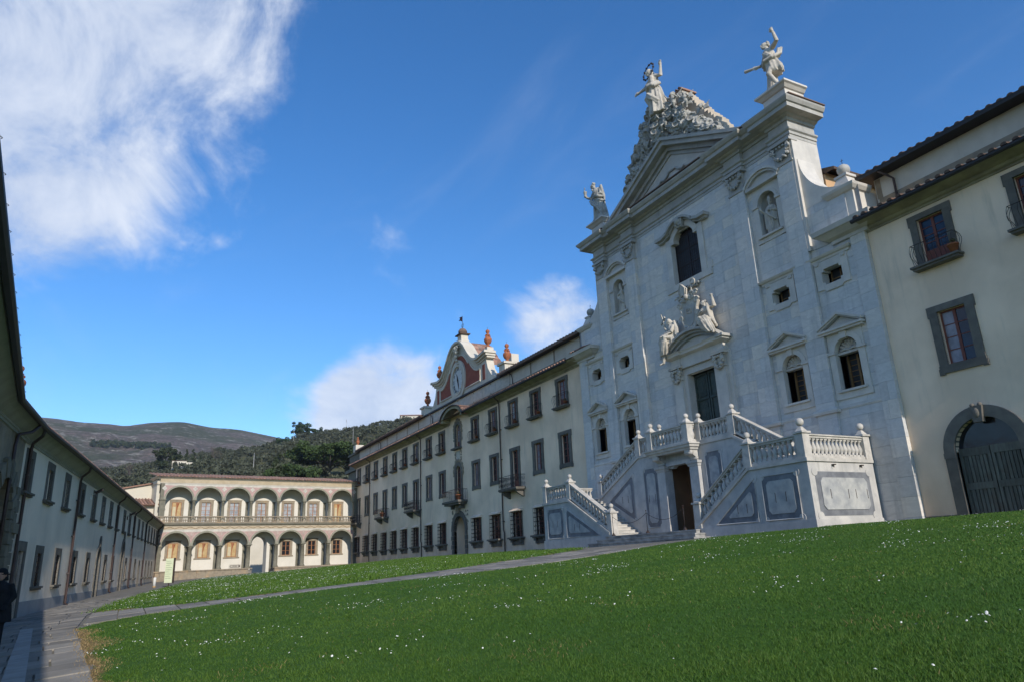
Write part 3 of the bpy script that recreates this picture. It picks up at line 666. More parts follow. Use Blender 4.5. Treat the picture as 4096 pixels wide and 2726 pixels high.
CORN = [(0, 13.22), (.06, 13.22), (.06, 13.30), (.16, 13.34), (.20, 13.42), (.20, 13.46), (.42, 13.52), (.62, 13.60), (.78, 13.62), (.82, 13.72), (0, 13.74)]
def gutter(mb, path, out_, z, r=.085):
    mb.sweep(path, [(out_-r, z+.05), (out_-r, z-.03), (out_-r*.5, z-r), (out_+r*.5, z-r), (out_+r, z-.03), (out_+r, z+.06), (out_+r*.75, z+.06), (out_+r*.75, z-.02), (out_-r*.7, z-.02)])
def pipe(mb, x, z0, z1, y=-.10, r=.055, kick=True, top_out=.85, ztop=13.6):
    if kick: mb.tube([(x+.55, -.02-top_out, ztop), (x+.5, -top_out+.1, ztop-.12), (x+.12, -.25, z1+.15), (x, y, z1-.1), (x, y, z0+2.1), (x+.02, y, z0+1.9), (x+.16, y, z0+1.7), (x+.18, y, z0)], r, 6)
    else: mb.tube([(x, y, z1), (x, y, z0)], r, 6)
    for zq in (z0+2.6, z0+5.2, z0+7.8, z0+10.4):
        if zq < z1-.4: mb.box(x-.09, x+.16, y-.05, 0, zq-.03, zq+.03)
def eave_tiles(mb, x0, x1, yf, zf, yb, zb, step=.42, rnd_=True, n=5):
    """rows of cover tiles running up the slope"""
    x = x0+step/2
    while x < x1:
        r = step*.30; a = random.uniform(-.015, .015); vs = []; rr = random.random()
        for (yy, zz_) in ((yf-.06, zf), (yb, zb)):
            for k in range(n+1):
                t_ = PI*k/n; vs.append((x+a+r*math.cos(t_), yy, zz_+r*.95*math.sin(t_)))
        m = n+1
        mb._add(vs, [(k, k+1, m+k+1, m+k) for k in range(n)]+[tuple(range(m))[::-1]], rr); x += step
PY = 28.0
# ---------------------------------------------------------------- long palace wing, left of the church
PAL = frame((0, PY, 0), (1, 0))
pal = thing('monastery_wing', 'long cream three-storey monastery wing with clock gable, left of the church', 'building', (-71.7, PY, .2))
CX = [-99.95, -95.95, -91.98, -88.03, -84.26, -80.54, -76.75, -72.65, -68.9, None, -60.57, -56.7, -52.75, -48.83, -44.72]
FREN = {0: 0, 3: 1, 6: 0, 12: 0}
DX = -64.67
holes = []
for i, cx in enumerate(CX):
    if cx is None: continue
    holes.append((cx-.56, cx+.56, 10.75, 12.77))
    holes.append((cx-.55, cx+.55, 5.48 if i in FREN else 6.52, 8.63)); holes.append((cx-.72, cx+.72, 1.62, 3.62))
holes += [(DX-1.4, DX+1.4, -.5, 4.1), (DX-.6, DX+.6, 5.5, 8.9), (DX-.55, DX+.55, 10.65, 13.0)]
mb = MB().wall(-101.6, -41.75, -.9, 13.25, holes, 0, .3, [(DX, 1.4, 2.7), (DX, .6, 8.3), (DX, .55, 12.45)])
mb.quad((-101.6, 0, -.9), (-101.6, 0, 13.25), (-101.6, 3, 13.25), (-101.6, 3, -.9))
mb.build('wall', plaster, pal, PAL)
for i, cx in enumerate(CX):
    if cx is None: continue
    KT[(i*7+2) % 3 if i > 8 else (1 if i % 4 == 2 else 0)].place(pal, PAL @ T((cx, 0, 10.75)))
    if i in FREN: KF[FREN[i]].place(pal, PAL @ T((cx, 0, 5.48)))
    else: KM[(i*3+i//4) % 5].place(pal, PAL @ T((cx, 0, 6.52)))
    KC.place(pal, PAL @ T((cx, 0, 1.62)))
# portal with rusticated stone arch
mb = MB(); mb.ring(DX, 2.7, 1.4, 1.87, -.12, .28, seg=18)
po = MB()
for k in range(7):
    for s_ in (-1, 1):
        wd = .47 if k % 2 else .40; x0 = DX+s_*1.4; po.box(min(x0, x0+s_*wd), max(x0, x0+s_*wd), -.12-.02*(k % 2), .28, -.25+k*.421+.012, -.25+(k+1)*.421-.012)
prt = mb.build('portal', pietra, pal, PAL); po.build('quoins', pietra, prt, PAL)
mb = MB(); mb.box(DX-.28, DX+.28, -.32, 0, 4.35, 5.05); mb.ball((DX, -.3, 4.75), .2, 8, 6); mb.build('keystone', pietraB, prt, PAL)
mb = MB(); mb.box(DX-1.7, DX+1.7, 1.3, 1.35, -.3, 4.3); mb.box(DX-1.75, DX-1.4, .3, 1.32, -.3, 4.3); mb.box(DX+1.4, DX+1.75, .3, 1.32, -.3, 4.3); mb.box(DX-1.4, DX+1.4, .31, 1.3, 4.12, 4.2); mb.build('lobby', plaster, prt, PAL)
MB().box(DX-.45, DX+.35, 1.2, 1.3, .3, 2.6).build('inner_door', wood, prt, PAL)
# arched windows over the portal
def arched_win(zb, zs_, hw, fw, nm='window'):
    mb = MB(); mb.box(DX-hw-fw, DX-hw, -.08, .08, zb, zs_); mb.box(DX+hw, DX+hw+fw, -.08, .08, zb, zs_); mb.ring(DX, zs_, hw, hw+fw, -.08, .08, seg=14)
    o = mb.build(nm, pietra, pal, PAL)
    mb = MB(); y = .16
    for s_ in (-1, 1): mb.box(DX+s_*hw-.05*(s_ > 0), DX+s_*hw+.05*(s_ < 0), y, y+.06, zb, zs_)
    mb.box(DX-.05, DX+.05, y-.01, y+.06, zb, zs_+hw-.02); mb.box(DX-hw, DX+hw, y, y+.06, zs_-.05, zs_+.05); mb.box(DX-hw, DX+hw, y, y+.06, zb, zb+.65)
    for q in range(1, 4): zq = zb+.65+(zs_-zb-.65)*q/4; mb.box(DX-hw+.05, DX+hw-.05, y+.01, y+.05, zq-.02, zq+.02)
    for a in (PI*.25, PI*.75): mb.tube([(DX, y+.03, zs_), (DX+hw*math.cos(a), y+.03, zs_+hw*math.sin(a))], .02, 4)
    mb.ring(DX, zs_, hw-.06, hw, y, y+.06, seg=14); mb.build('sash', wood, o, PAL)
    MB().prism([(DX-hw, zb), (DX+hw, zb)]+[(DX+hw*math.cos(PI*k/12), zs_+hw*math.sin(PI*k/12)) for k in range(13)], .22, .24).build('pane', glassW if zb > 9 else glass, o, PAL); return o
w1 = arched_win(10.65, 12.45, .55, .26); w2 = arched_win(5.5, 8.3, .6, .36)
mb = MB(); mb.box(DX-.95, DX+.95, -.44, 0, 10.48, 10.64); mb.build('balcony_slab', pietra, w1, PAL); mb = MB(); bulge_rail(mb, .86, .3, 10.64, .95, 10, .15); mb.build('railing', iron, w1, PAL)
mb = MB(); mb.box(DX-2.0, DX+2.0, -1.0, 0, 5.28, 5.48); mb.box(DX-1.8, DX+1.8, -.85, 0, 5.1, 5.279)
for s_ in (-1, 1): mb.prism([(DX+s_*1.0, 4.75), (DX+s_*1.0+.3, 4.75), (DX+s_*1.0+.3, 5.1), (DX+s_*1.0, 5.1)], -.5, 0)
mb.build('balcony_slab', pietra, w2, PAL)
mb = MB()
for (a, b2, n) in (((-1.9, -.92), (1.9, -.92), 17), ((-1.9, -.92), (-1.9, 0), 5), ((1.9, -.92), (1.9, 0), 5)):
    A, B = Vector(a), Vector(b2); o_ = Vector((0, -1)) if a[0] != b2[0] else Vector((math.copysign(1, a[0]), 0))
    for k in range(n+1):
        c0 = A.lerp(B, k/n); mb.tube([(DX+c0.x+o_.x*.16*math.sin(PI*min(1, (1-t_)*1.6)), c0.y+o_.y*.16*math.sin(PI*min(1, (1-t_)*1.6)), 5.48+t_) for t_ in (0, .12, .25, .4, .55, 1.0)], .013, 4)
mb.tube([(DX-1.9, 0, 6.48), (DX-1.9, -.92, 6.48), (DX+1.9, -.92, 6.48), (DX+1.9, 0, 6.48)], .024, 4); mb.build('railing', iron, w2, PAL)
# stucco scrollwork painted and modelled round the middle windows
mb = MB()
for zb, zs_, hw in ((10.9, 12.45, .85), (8.0, 8.3, 1.0)):
    for k in range(26):
        a = -.25+(PI+.5)*k/25; rr = hw+.12+.09*math.sin(k*2.3); mb.ball((DX+rr*math.cos(a), -.05, zs_+rr*math.sin(a)), random.uniform(.09, .17), 6, 4, (1, .5, 1))
for k in range(34):
    s_ = random.choice((-1, 1)); mb.ball((DX+s_*random.uniform(.82, 1.05), -.04, random.uniform(11.3, 12.6)), random.uniform(.07, .14), 6, 4, (1, .5, 1))
for k in range(26):
    s_ = random.choice((-1, 1)); mb.ball((DX+s_*random.uniform(.45, .85), -.03, random.uniform(9.3, 10.35)), random.uniform(.06, .12), 6, 4, (1, .5, 1))
for k in range(22): mb.ball((DX+random.uniform(1.5, 2.0)*random.choice((-1, 1)), -.03, random.uniform(3.2, 4.7)), random.uniform(.06, .12), 6, 4, (1, .4, 1))
tag(mb.build('scroll_ornament', pietraB, pal, PAL), kind='stuff')
MB().box(DX-.42, DX+.42, -.05, 0, 9.35, 10.3).build('tablet', whitestucco, pal, PAL)
# eaves, broken by an arched hood over the middle window
AX, AW, AR = -64.45, 2.75, 1.25
mb = MB(); mb.sweep([(-102.3, 0), (AX-AW+.15, 0)], CORN); mb.sweep([(AX+AW-.15, 0), (-41.8, 0)], CORN)
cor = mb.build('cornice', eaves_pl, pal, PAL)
mb = MB(); gutter(mb, [(-102.4, 0), (AX-AW, 0)], .88, 13.62); gutter(mb, [(AX+AW, 0), (-42.6, 0)], .88, 13.62)
gp = mb.build('gutter', gutter_m, pal, PAL)
mb = MB(); mb.ring(AX, 13.42, AW-.55, AW-.02, -.82, 0, seg=24, e=AR/AW); mb.build('arched_hood', eaves_pl, pal, PAL)
mb = MB(); mb.ring(AX, 13.46, AW, AW+.13, -.97, -.70, seg=24, e=AR/AW); mb.build('arched_gutter', gutter_m, pal, PAL)
mb = MB(); seg = 24
for k in range(seg):
    a0, a1 = PI*k/seg, PI*(k+1)/seg
    mb.ring(AX, 13.46, AW-.02, AW+.11+.04*(k % 2), -.9, 1.6, a0, a1, 1, e=AR/AW)
mb.build('arched_roof', tile, pal, PAL)
pts = [(AX+(AW-.5)*math.cos(PI*k/20), 13.40+(AW-.5)*AR/AW*math.sin(PI*k/20)) for k in range(21)]
MB().prism([(AX+AW-.5, 13.2), (AX+AW-.5, 13.4)]+pts[1:-1]+[(AX-AW+.5, 13.4), (AX-AW+.5, 13.2)], -.004, .15).build('lunette_wall', plaster, pal, PAL)
mb = MB(); mb._add([(-102.4, -.95, 13.70), (-41.8, -.95, 13.70), (-41.8, 1.6, 14.30), (-102.4, 1.6, 14.30)], [(0, 1, 2, 3)])
roof = mb.build('lower_roof', tiledark, pal, PAL)
mb = MB(); eave_tiles(mb, -102.3, AX-AW-.1, -.92, 13.70, 1.5, 14.28); eave_tiles(mb, AX+AW+.1, -42.6, -.92, 13.70, 1.5, 14.28)
tag(mb.build('eave_tiles', tile, roof, PAL), kind='stuff')
for xp, z0 in ((-55.25, .4), (-75.1, .25), (-94.55, 0)):
    mb = MB(); pipe(mb, xp, z0, 13.2); mb.build('downpipe', pipe_m, pal, PAL)
    mb = MB(); mb.tube([(xp-.3, 1.0, 16.2), (xp-.1, 1.35, 15.9), (xp, 1.38, 15.5), (xp, 1.38, 14.3)], .05, 6); mb.build('downpipe', pipe_m, pal, PAL)
# attic storey
ATT = PAL @ T((0, 1.5, 0))
mb = MB(); mb.box(-105.4, -41.7, 0, 2, 13.9, 16.25); at_ = mb.build('attic', gable_w, pal, PAL @ T((0, 1.5, 0)))
mb = MB(); mb.box(-102, -41.7, -.012, 0, 14.95, 15.15)
for xq in np.arange(-100, -42, 4.0): mb.box(xq-.12, xq+.12, -.014, 0, 15.151, 16.2)
mb.build('painted_band', pietraB, at_, ATT)
mb = MB()
for xq in np.arange(-76, -58.5, 2.9): mb.box(xq+.15, xq+2.6, -.03, 0, 15.25, 16.05)
mb.build('attic_panels', whitestucco, at_, ATT)
mb = MB()
for xa, xb in ((-105.6, -77.5), (-57.4, -41.9)): mb.box(xa, xb, -.55, 2, 16.26, 16.36)
mb.box(-77.5, -57.4, -.22, 2, 16.26, 16.42); mb.build('attic_eave', gutter_m, at_, ATT)
mb = MB()
for xa, xb in ((-105.6, -77.5), (-57.4, -41.9)): mb.box(xa, xb, -.66, -.5, 16.20, 16.38); eave_tiles(mb, xa, xb, -.58, 16.37, 2, 17.0, .45)
tag(mb.build('attic_roof_edge', tiledark, at_, ATT), kind='stuff')
# corner pier at the far end
mb = MB(); mb.box(-111.5, -105.6, 1.5, 4, -.9, 13.6); mb.box(-112.2, -105.2, 1.1, 4.2, 13.6, 14.1); mb.box(-111.4, -105.7, 1.6, 4, 14.1, 16.2); mb.box(-111.7, -105.5, 1.4, 4.1, 16.2, 16.5); mb.box(-101.9, -101.61, .02, 3, -.9, 13.2); mb.build('corner_pier', pietraL, pal, PAL)
MB().box(-107.2, -105.8, 1.0, 2.2, 16.3, 17.35).build('urn_pedestal', gable_w, pal, PAL)

# ---------------------------------------------------------------- clock gable
GX = -67.6
def crown(d):
    d = abs(d); return float(np.interp(d, [0, .8, 1.4, 2.0, 2.6, 3.2, 3.8, 4.4, 5.0, 5.8, 6.9], [22.4, 22.3, 22.0, 21.5, 20.8, 20.15, 19.65, 19.38, 19.32, 19.42, 19.6]))
GA = PAL @ T((0, 1.55, 0))
ds = np.linspace(-6.6, 6.6, 61)
out_pts = [(GX-8.9, 16.3), (GX+8.9, 16.3), (GX+8.6, 16.75), (GX+7.7, 17.1), (GX+7.0, 17.9), (GX+6.65, 18.9)]+[(GX+d, crown(d)-.25) for d in ds[::-1]]+[(GX-6.65, 18.9), (GX-7.0, 17.9), (GX-7.7, 17.1), (GX-8.6, 16.75)]
gab = MB().prism(out_pts, 0, .8).build('clock_gable', gable_w, pal, GA)
mb = MB()
for (o0, o1, dep) in ((-.55, -.35, -.10), (-.35, -.12, -.28), (-.12, .12, -.48)):
    for a, b2 in zip(ds, ds[1:]):
        k = 6.95/6.6; a2, b3 = a*k, b2*k
        mb.hexa([(GX+a2, dep, crown(a)+o0), (GX+b3, dep, crown(b2)+o0), (GX+b3, .8, crown(b2)+o0), (GX+a2, .8, crown(a)+o0), (GX+a2, dep, crown(a)+o1), (GX+b3, dep, crown(b2)+o1), (GX+b3, .8, crown(b2)+o1), (GX+a2, .8, crown(a)+o1)], .5)
    for s_ in (-1, 1): x0, x1 = GX+s_*6.9, GX+s_*(6.9+.1-dep*.6); mb.box(min(x0, x1), max(x0, x1), dep, .8, crown(6.6)+o0, crown(6.6)+o1)
mb.build('gable_cornice', gable_w, gab, GA)
inner = np.linspace(-5.3, 5.3, 41)
pts = [(GX-5.3, 17.05), (GX+5.3, 17.05)]+[(GX+d, crown(d)-1.05-.35*(abs(d) < 2.4)) for d in inner[::-1]]
mb = MB().prism(pts, -.02, .01); mb.box(GX-6.35, GX-5.75, -.02, .01, 16.95, 18.5); mb.box(GX+5.75, GX+6.35, -.02, .01, 16.95, 18.5)
mb.build('red_field', redstucco, gab, GA)
mb = MB()      # raised border of the red field
bp = pts+[pts[0]]
mb.tube([(x, -.03, z) for x, z in bp], .10, 5, False); mb.build('field_border', gable_w, gab, GA)
mb = MB(); mb.ring(GX-.2, 18.35, 1.42, 2.0, -.16, .01, 0, 2*PI, 40, 1.08); mb.ring(GX-.2, 18.35, 1.38, 1.55, -.22, -.05, 0, 2*PI, 40, 1.08)
ck = mb.build('clock_surround', gable_w, gab, GA)
clockface = mat('clock_face', (.66, .66, .62), (.55, .55, .53), .8, 4)
MB().prism([(GX-.2+1.4*math.cos(2*PI*k/40), 18.35+1.51*math.sin(2*PI*k/40)) for k in range(40)], -.06, 0).build('clock_face', clockface, ck, GA)
mb = MB(); mb.tube([(GX-.42, -.12, 19.05), (GX-.2, -.12, 18.35), (GX+.05, -.12, 17.35)], [.03, .075, .02], 5); mb.ball((GX-.2, -.12, 18.35), .1, 8, 5); mb.build('clock_hand', iron, ck, GA)
def text_mesh(s, size, mat_, ext=.008):
    cu = bpy.data.curves.new('txt', 'FONT'); cu.body = s; cu.size = size; cu.extrude = ext; cu.align_x = 'CENTER'; cu.align_y = 'CENTER'; cu.resolution_u = 2
    o = bpy.data.objects.new('txt', cu); COL.objects.link(o); dg = bpy.context.evaluated_depsgraph_get(); me = bpy.data.meshes.new_from_object(o.evaluated_get(dg)); bpy.data.objects.remove(o)
    me.materials.clear(); me.materials.append(mat_); return me
for k, s in enumerate(['XII', 'I', 'II', 'III', 'IV', 'V', 'VI', 'VII', 'VIII', 'IX', 'X', 'XI']):
    a = 2*PI*k/12; link('numeral', text_mesh(s, .46, iron), ck, GA @ T((GX-.2+1.13*math.sin(a), -.075, 18.35+1.22*math.cos(a))) @ RY(a) @ RX(PI/2))
mb = MB()      # carved keystone shell above the clock
for k in range(5): mb.ball((GX+.12*math.sin(k*2), -.38+.03*k, 21.75-.42*k), .30-.04*k, 8, 6, (1.2, .7, 1))
for s_ in (-1, 1): mb.tube([(GX+s_*(.35+.32*math.cos(t_)*(1-.1*t_)), -.45, 21.65+.32*math.sin(t_)*(1-.1*t_)) for t_ in np.linspace(0, 7, 20)], .07, 6)
mb.build('carved_keystone', gable_w, gab, GA)
mb = MB()
for k, (d0, d1) in enumerate(zip(np.linspace(-3.9, 3.9, 27), np.linspace(-3.9, 3.9, 27)[1:])):
    for j in range(4):
        h0 = .02+.05*((k+j) % 2); mb.hexa([(GX+d0, .8+j*.6, crown(d0)-.4), (GX+d1, .8+j*.6, crown(d1)-.4), (GX+d1, 1.4+j*.6, crown(d1)-.4), (GX+d0, 1.4+j*.6, crown(d0)-.4), (GX+d0, .8+j*.6, crown(d0)+h0), (GX+d1, .8+j*.6, crown(d1)+h0), (GX+d1, 1.4+j*.6, crown(d1)+h0), (GX+d0, 1.4+j*.6, crown(d0)+h0)])
mb.build('curved_tile_roof', tile, gab, GA)
mb = MB(); mb._add([(GX-.75, .0, 22.4), (GX+.75, 0, 22.4), (GX+.75, 1, 22.4), (GX-.75, 1, 22.4), (GX-.5, .1, 22.8), (GX+.5, .1, 22.8), (GX+.5, .9, 22.8), (GX-.5, .9, 22.8), (GX-.48, .1, 23.3), (GX+.48, .1, 23.3), (GX+.48, .9, 23.3), (GX-.48, .9, 23.3)],
    [(0, 1, 5, 4), (1, 2, 6, 5), (2, 3, 7, 6), (3, 0, 4, 7), (4, 5, 9, 8), (5, 6, 10, 9), (6, 7, 11, 10), (7, 4, 8, 11), (8, 9, 10, 11)]); mb.build('finial_base', gable_w, gab, GA)
mb = MB(); mb.box(GX-.72, GX+.72, -.1, 1.1, 23.3, 23.42); mb.lathe([(.42, 23.42), (.42, 23.6), (.5, 23.66), (.46, 23.85), (.3, 24.05), (.08, 24.15)], (GX, .5, 0), 12); mb.build('finial_dome', tiledark, gab, GA)
vane = thing('weather_vane', 'iron weather vane with dark red banner on top of the clock gable', 'weather vane', (GX, PY+2.05, 24.1))
mb = MB(); mb.tube([(GX, .5, 24.1), (GX, .5, 25.55)], .025, 5)
for s_ in (-1, 1): mb.tube([(GX, .5, 24.2), (GX+s_*.28, .5, 24.35), (GX+s_*.25, .5, 24.6), (GX+s_*.12, .5, 24.55)], .02, 4)
mb.build('pole', iron, vane, GA)
fm = mat('banner_metal', (.11, .03, .03), None, .6); MB().prism([(GX-.1, 24.95), (GX-.1, 25.5), (GX-.75, 25.62), (GX-.6, 25.4), (GX-.95, 25.25), (GX-.6, 25.2)], .48, .52).build('banner', fm, vane, GA)

# terracotta urns on the skyline
def urn_kit():
    K = Kit(); mb = MB()
    mb.lathe([(.42, 0), (.42, .10), (.30, .14), (.16, .30), (.14, .36), (.36, .52), (.50, .78), (.52, .92), (.46, 1.05), (.30, 1.18), (.24, 1.24), (.22, 1.38), (.30, 1.44), (.30, 1.5), (.16, 1.55), (.12, 1.6), (.22, 1.70), (.28, 1.85), (.22, 1.98), (.08, 2.06)], (0, 0, 0), 32, flute=.035, fl_n=8)
    i = K.add('urn', mb, terracotta)
    mb = MB()
    for a in (0, PI/2, PI, 3*PI/2): mb.ball((.31*math.cos(a), .31*math.sin(a), 1.3), .11, 7, 5)
    K.add('mask_ornament', mb, terracotta, i)
    mb = MB(); mb.tube([(0, 0, 2.05), (0, 0, 2.22)], .015, 4); mb.tube([(-.07, 0, 2.3), (0, 0, 2.22), (.07, 0, 2.3)], .012, 4); K.add('spike', mb, iron, i)
    return K
KU = urn_kit()
def urn(x, y, z, s, label):
    th = thing('roof_urn', label, 'urn', (x, y, z), 'terracotta urns on the roofline'); KU.place(th, T((x, y, z)) @ Matrix.Diagonal((s*.84, s*.84, s, 1))); return th
urn(-77.9, 29.9, 17.5, .92, 'terracotta urn on low pedestal left of the clock gable'); urn(-57.1, 29.9, 17.5, .92, 'terracotta urn on low pedestal right of the clock gable, nearest the church')
urn(-74.0, 29.9, 19.75, .88, 'terracotta urn standing on the left shoulder of the clock gable'); urn(-61.1, 29.9, 20.1, .92, 'terracotta urn standing on the right shoulder of the clock gable')
urn(-106.5, 29.5, 17.35, .62, 'terracotta urn on the far corner pier beside the arcade')
mb = MB()
for xq in (-77.9, -57.1): mb.box(xq-.6, xq+.6, 1.3, 2.5, 16.3, 17.3); mb.box(xq-.75, xq+.75, 1.15, 2.65, 17.3, 17.5)
mb.box(GX+6.0, GX+6.9, 1.6, 2.3, 19.7, 20.1); mb.build('urn_pedestals', gable_w, pal, PAL)
MB().box(-59.6, -58.3, 3.0, 3.8, 16.4, 18.9).build('chimney', gable_w, pal, PAL)

# pots on the balconies
potK = Kit(); _i = potK.add('pot', MB().lathe([(.10, 0), (.15, .22), (.17, .22), (.17, .27), (.13, .27)], (0, 0, 0), 10), terracotta)
mb = MB()
for k in range(14): mb.ball((random.uniform(-.1, .1), random.uniform(-.1, .1), .30+random.uniform(0, .1)), random.uniform(.03, .06), 5, 4)
potplant = mat('pot_plant', (.07, .06, .03), (.10, .09, .04), .9, 5); potK.add('plant', mb, potplant, _i)
for i, cx in enumerate(CX):
    if cx is None: continue
    x, y, z = cx+.72, PY-.24, 10.75
    th = thing('flower_pot', 'terracotta pot on the top-floor balcony of the %s window column from the church' % ORD[14-i], 'flower pot', (x, y, z), 'pots on the balconies'); potK.place(th, T((x, y, z)) @ Matrix.Scale(.95, 4))
for x, lab in ((DX+1.4, 'orange terracotta pot on the balcony over the arched portal'), (CX[3]+1.1, 'orange terracotta pot on the barred middle-floor balcony far left of the portal')):
    th = thing('flower_pot', lab, 'flower pot', (x, PY-.7, 5.48), 'pots on the balconies'); potK.place(th, T((x, PY-.7, 5.48)) @ Matrix.Scale(1.9, 4))

# ---------------------------------------------------------------- short wing right of the church
rw = thing('monastery_wing', 'cream wing with green planked gate at the right edge, right of the church', 'building', (-13, PY, .6))
RCX = [-15.42, -11.57, -7.7]
holes = [(cx-.56, cx+.56, 10.75, 12.79) for cx in RCX]+[(cx-.56, cx+.56, 6.56, 8.73) for cx in RCX]+[(-15.27-1.17, -15.27+1.17, -.2, 4.36)]
MB().wall(-18.25, -3.0, -.5, 13.28, holes, 0, .3, [(-15.27, 1.17, 3.19)]).build('wall', plaster, rw, PAL)
KTr = top_window(glassB, h=2.04); KMr = mid_window(glassP, .56, 2.17, glassB)
for cx in RCX:
    KTr.place(rw, PAL @ T((cx, 0, 10.75))); KMr.place(rw, PAL @ T((cx, 0, 6.56)))
GXr = -15.27
mb = MB(); mb.ring(GXr, 3.19, 1.17, 1.6, -.10, .25, seg=22); mb.box(GXr-1.6, GXr-1.17, -.10, .25, .3, 2.98); mb.box(GXr+1.17, GXr+1.6, -.10, .25, .3, 2.98); mb.box(GXr-1.62, GXr-1.17, -.115, .25, 2.98, 3.19); mb.box(GXr+1.17, GXr+1.62, -.115, .25, 2.98, 3.19)
gs = mb.build('gate_surround', pietra, rw, PAL)
mb = MB(); mb.prism([(GXr-.16, 4.15), (GXr+.16, 4.15), (GXr+.24, 4.75), (GXr-.24, 4.75)], -.22, 0); mb.ball((GXr-.14, -.12, 4.80), .09, 8, 6); mb.ball((GXr+.14, -.12, 4.80), .09, 8, 6); mb.ball((GXr, -.20, 4.5), .13, 8, 6, (1, .6, 1.5)); mb.build('keystone', pietra, gs, PAL)
gate = MB(); gate.box(GXr-1.17, GXr+1.17, .20, .24, .62, 3.3); gt = gate.build('gate', gatewood, rw, PAL)
for s_ in (-1, 1):
    a, b2 = (GXr-1.17, GXr-.02) if s_ < 0 else (GXr+.02, GXr+1.17)
    mb = MB(); mb.box(a, b2, .13, .2, 3.0, 3.3); mb.box(a, b2, .13, .2, 1.75, 2.0); mb.box(a, b2, .13, .2, .62, .86); mb.box(a, a+.1, .131, .2, .861, 2.999); mb.box(b2-.1, b2, .131, .2, .861, 2.999); mb.build('gate_rail', gatewood, gt, PAL)
    for k in range(6):
        xq = a+.16+(b2-a-.32)*(k+.5)/6
        for z0, z1 in ((.87, 1.74), (2.01, 2.99)): MB().prism([(xq-.055, z0), (xq+.055, z0), (xq+.055, z1), (xq-.055, z1)], .150, .2).build('gate_slat', gatewood, gt, PAL)
MB().prism([(GXr-1.17, 3.3), (GXr+1.17, 3.3)]+[(GXr+1.17*math.cos(PI*k/16), 3.19+1.17*math.sin(PI*k/16)) for k in range(1, 16)], .20, .22).build('fanlight', glass, gt, PAL)
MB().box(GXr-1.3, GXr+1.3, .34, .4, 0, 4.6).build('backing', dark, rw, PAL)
MB().box(-18.2, GXr-1.61, -.05, 0, -.3, .88).build('plinth', pietra, rw, PAL)
mb = MB(); mb.sweep([(-18.2, 0), (-3, 0)], CORN); mb.build('cornice', eaves_pl, rw, PAL)
mb = MB(); gutter(mb, [(-18.3, 0), (-3, 0)], .88, 13.62); mb.build('gutter', gutter_m, rw, PAL)
MB()._add([(-18.2, -.95, 13.70), (-3, -.95, 13.70), (-3, 1.6, 14.30), (-18.2, 1.6, 14.30)], [(0, 1, 2, 3)]).build('lower_roof', tiledark, rw, PAL)
x = -18.0; K_ = Kit(); mb = MB(); eave_tiles(mb, -.21, .21, -.92, 13.70, 1.5, 14.28); K_.add('roof_tile', mb, tiledark)
while x < -3.2: K_.place(rw, PAL @ T((x+random.uniform(-.02, .02), 0, random.uniform(0, .012)))); x += .42
mb = MB(); mb.box(-18.3, -3, 1.4, 3, 13.9, 16.2); at2 = mb.build('attic', gable_w, rw, PAL)
mb = MB(); mb.box(-18.2, -3, 1.385, 1.4, 14.95, 15.2); mb.box(-18.25, -18.0, 1.383, 1.4, 15.2, 16.15); mb.build('painted_band', pietraB, at2, PAL)
mb = MB(); mb.box(-18.7, -3, .75, 3, 16.22, 16.34); mb.box(-18.75, -3, .68, .8, 16.2, 16.40); mb.build('attic_eave', gutter_m, at2, PAL)
K_ = Kit(); mb = MB(); eave_tiles(mb, -.21, .21, .74, 16.36, 2.6, 17.0); K_.add('roof_tile', mb, tiledark); x = -18.5
while x < -3.2: K_.place(at2, PAL @ T((x+random.uniform(-.02, .02), 0, random.uniform(0, .012)))); x += .42
mb = MB(); mb.tube([(-17.6, .75, 16.2), (-17.45, 1.2, 16.0), (-17.3, 1.3, 15.8), (-17.3, 1.3, 14.2)], .055, 6); mb.build('downpipe', pipe_m, rw, PAL)
th = thing('flower_pot', 'terracotta pot on the balcony of the right wing beside the church', 'flower pot', (RCX[0]+.8, PY-.3, 10.75), 'pots on the balconies'); potK.place(th, T((RCX[0]+.8, PY-.3, 10.75)) @ Matrix.Scale(1.3, 4))
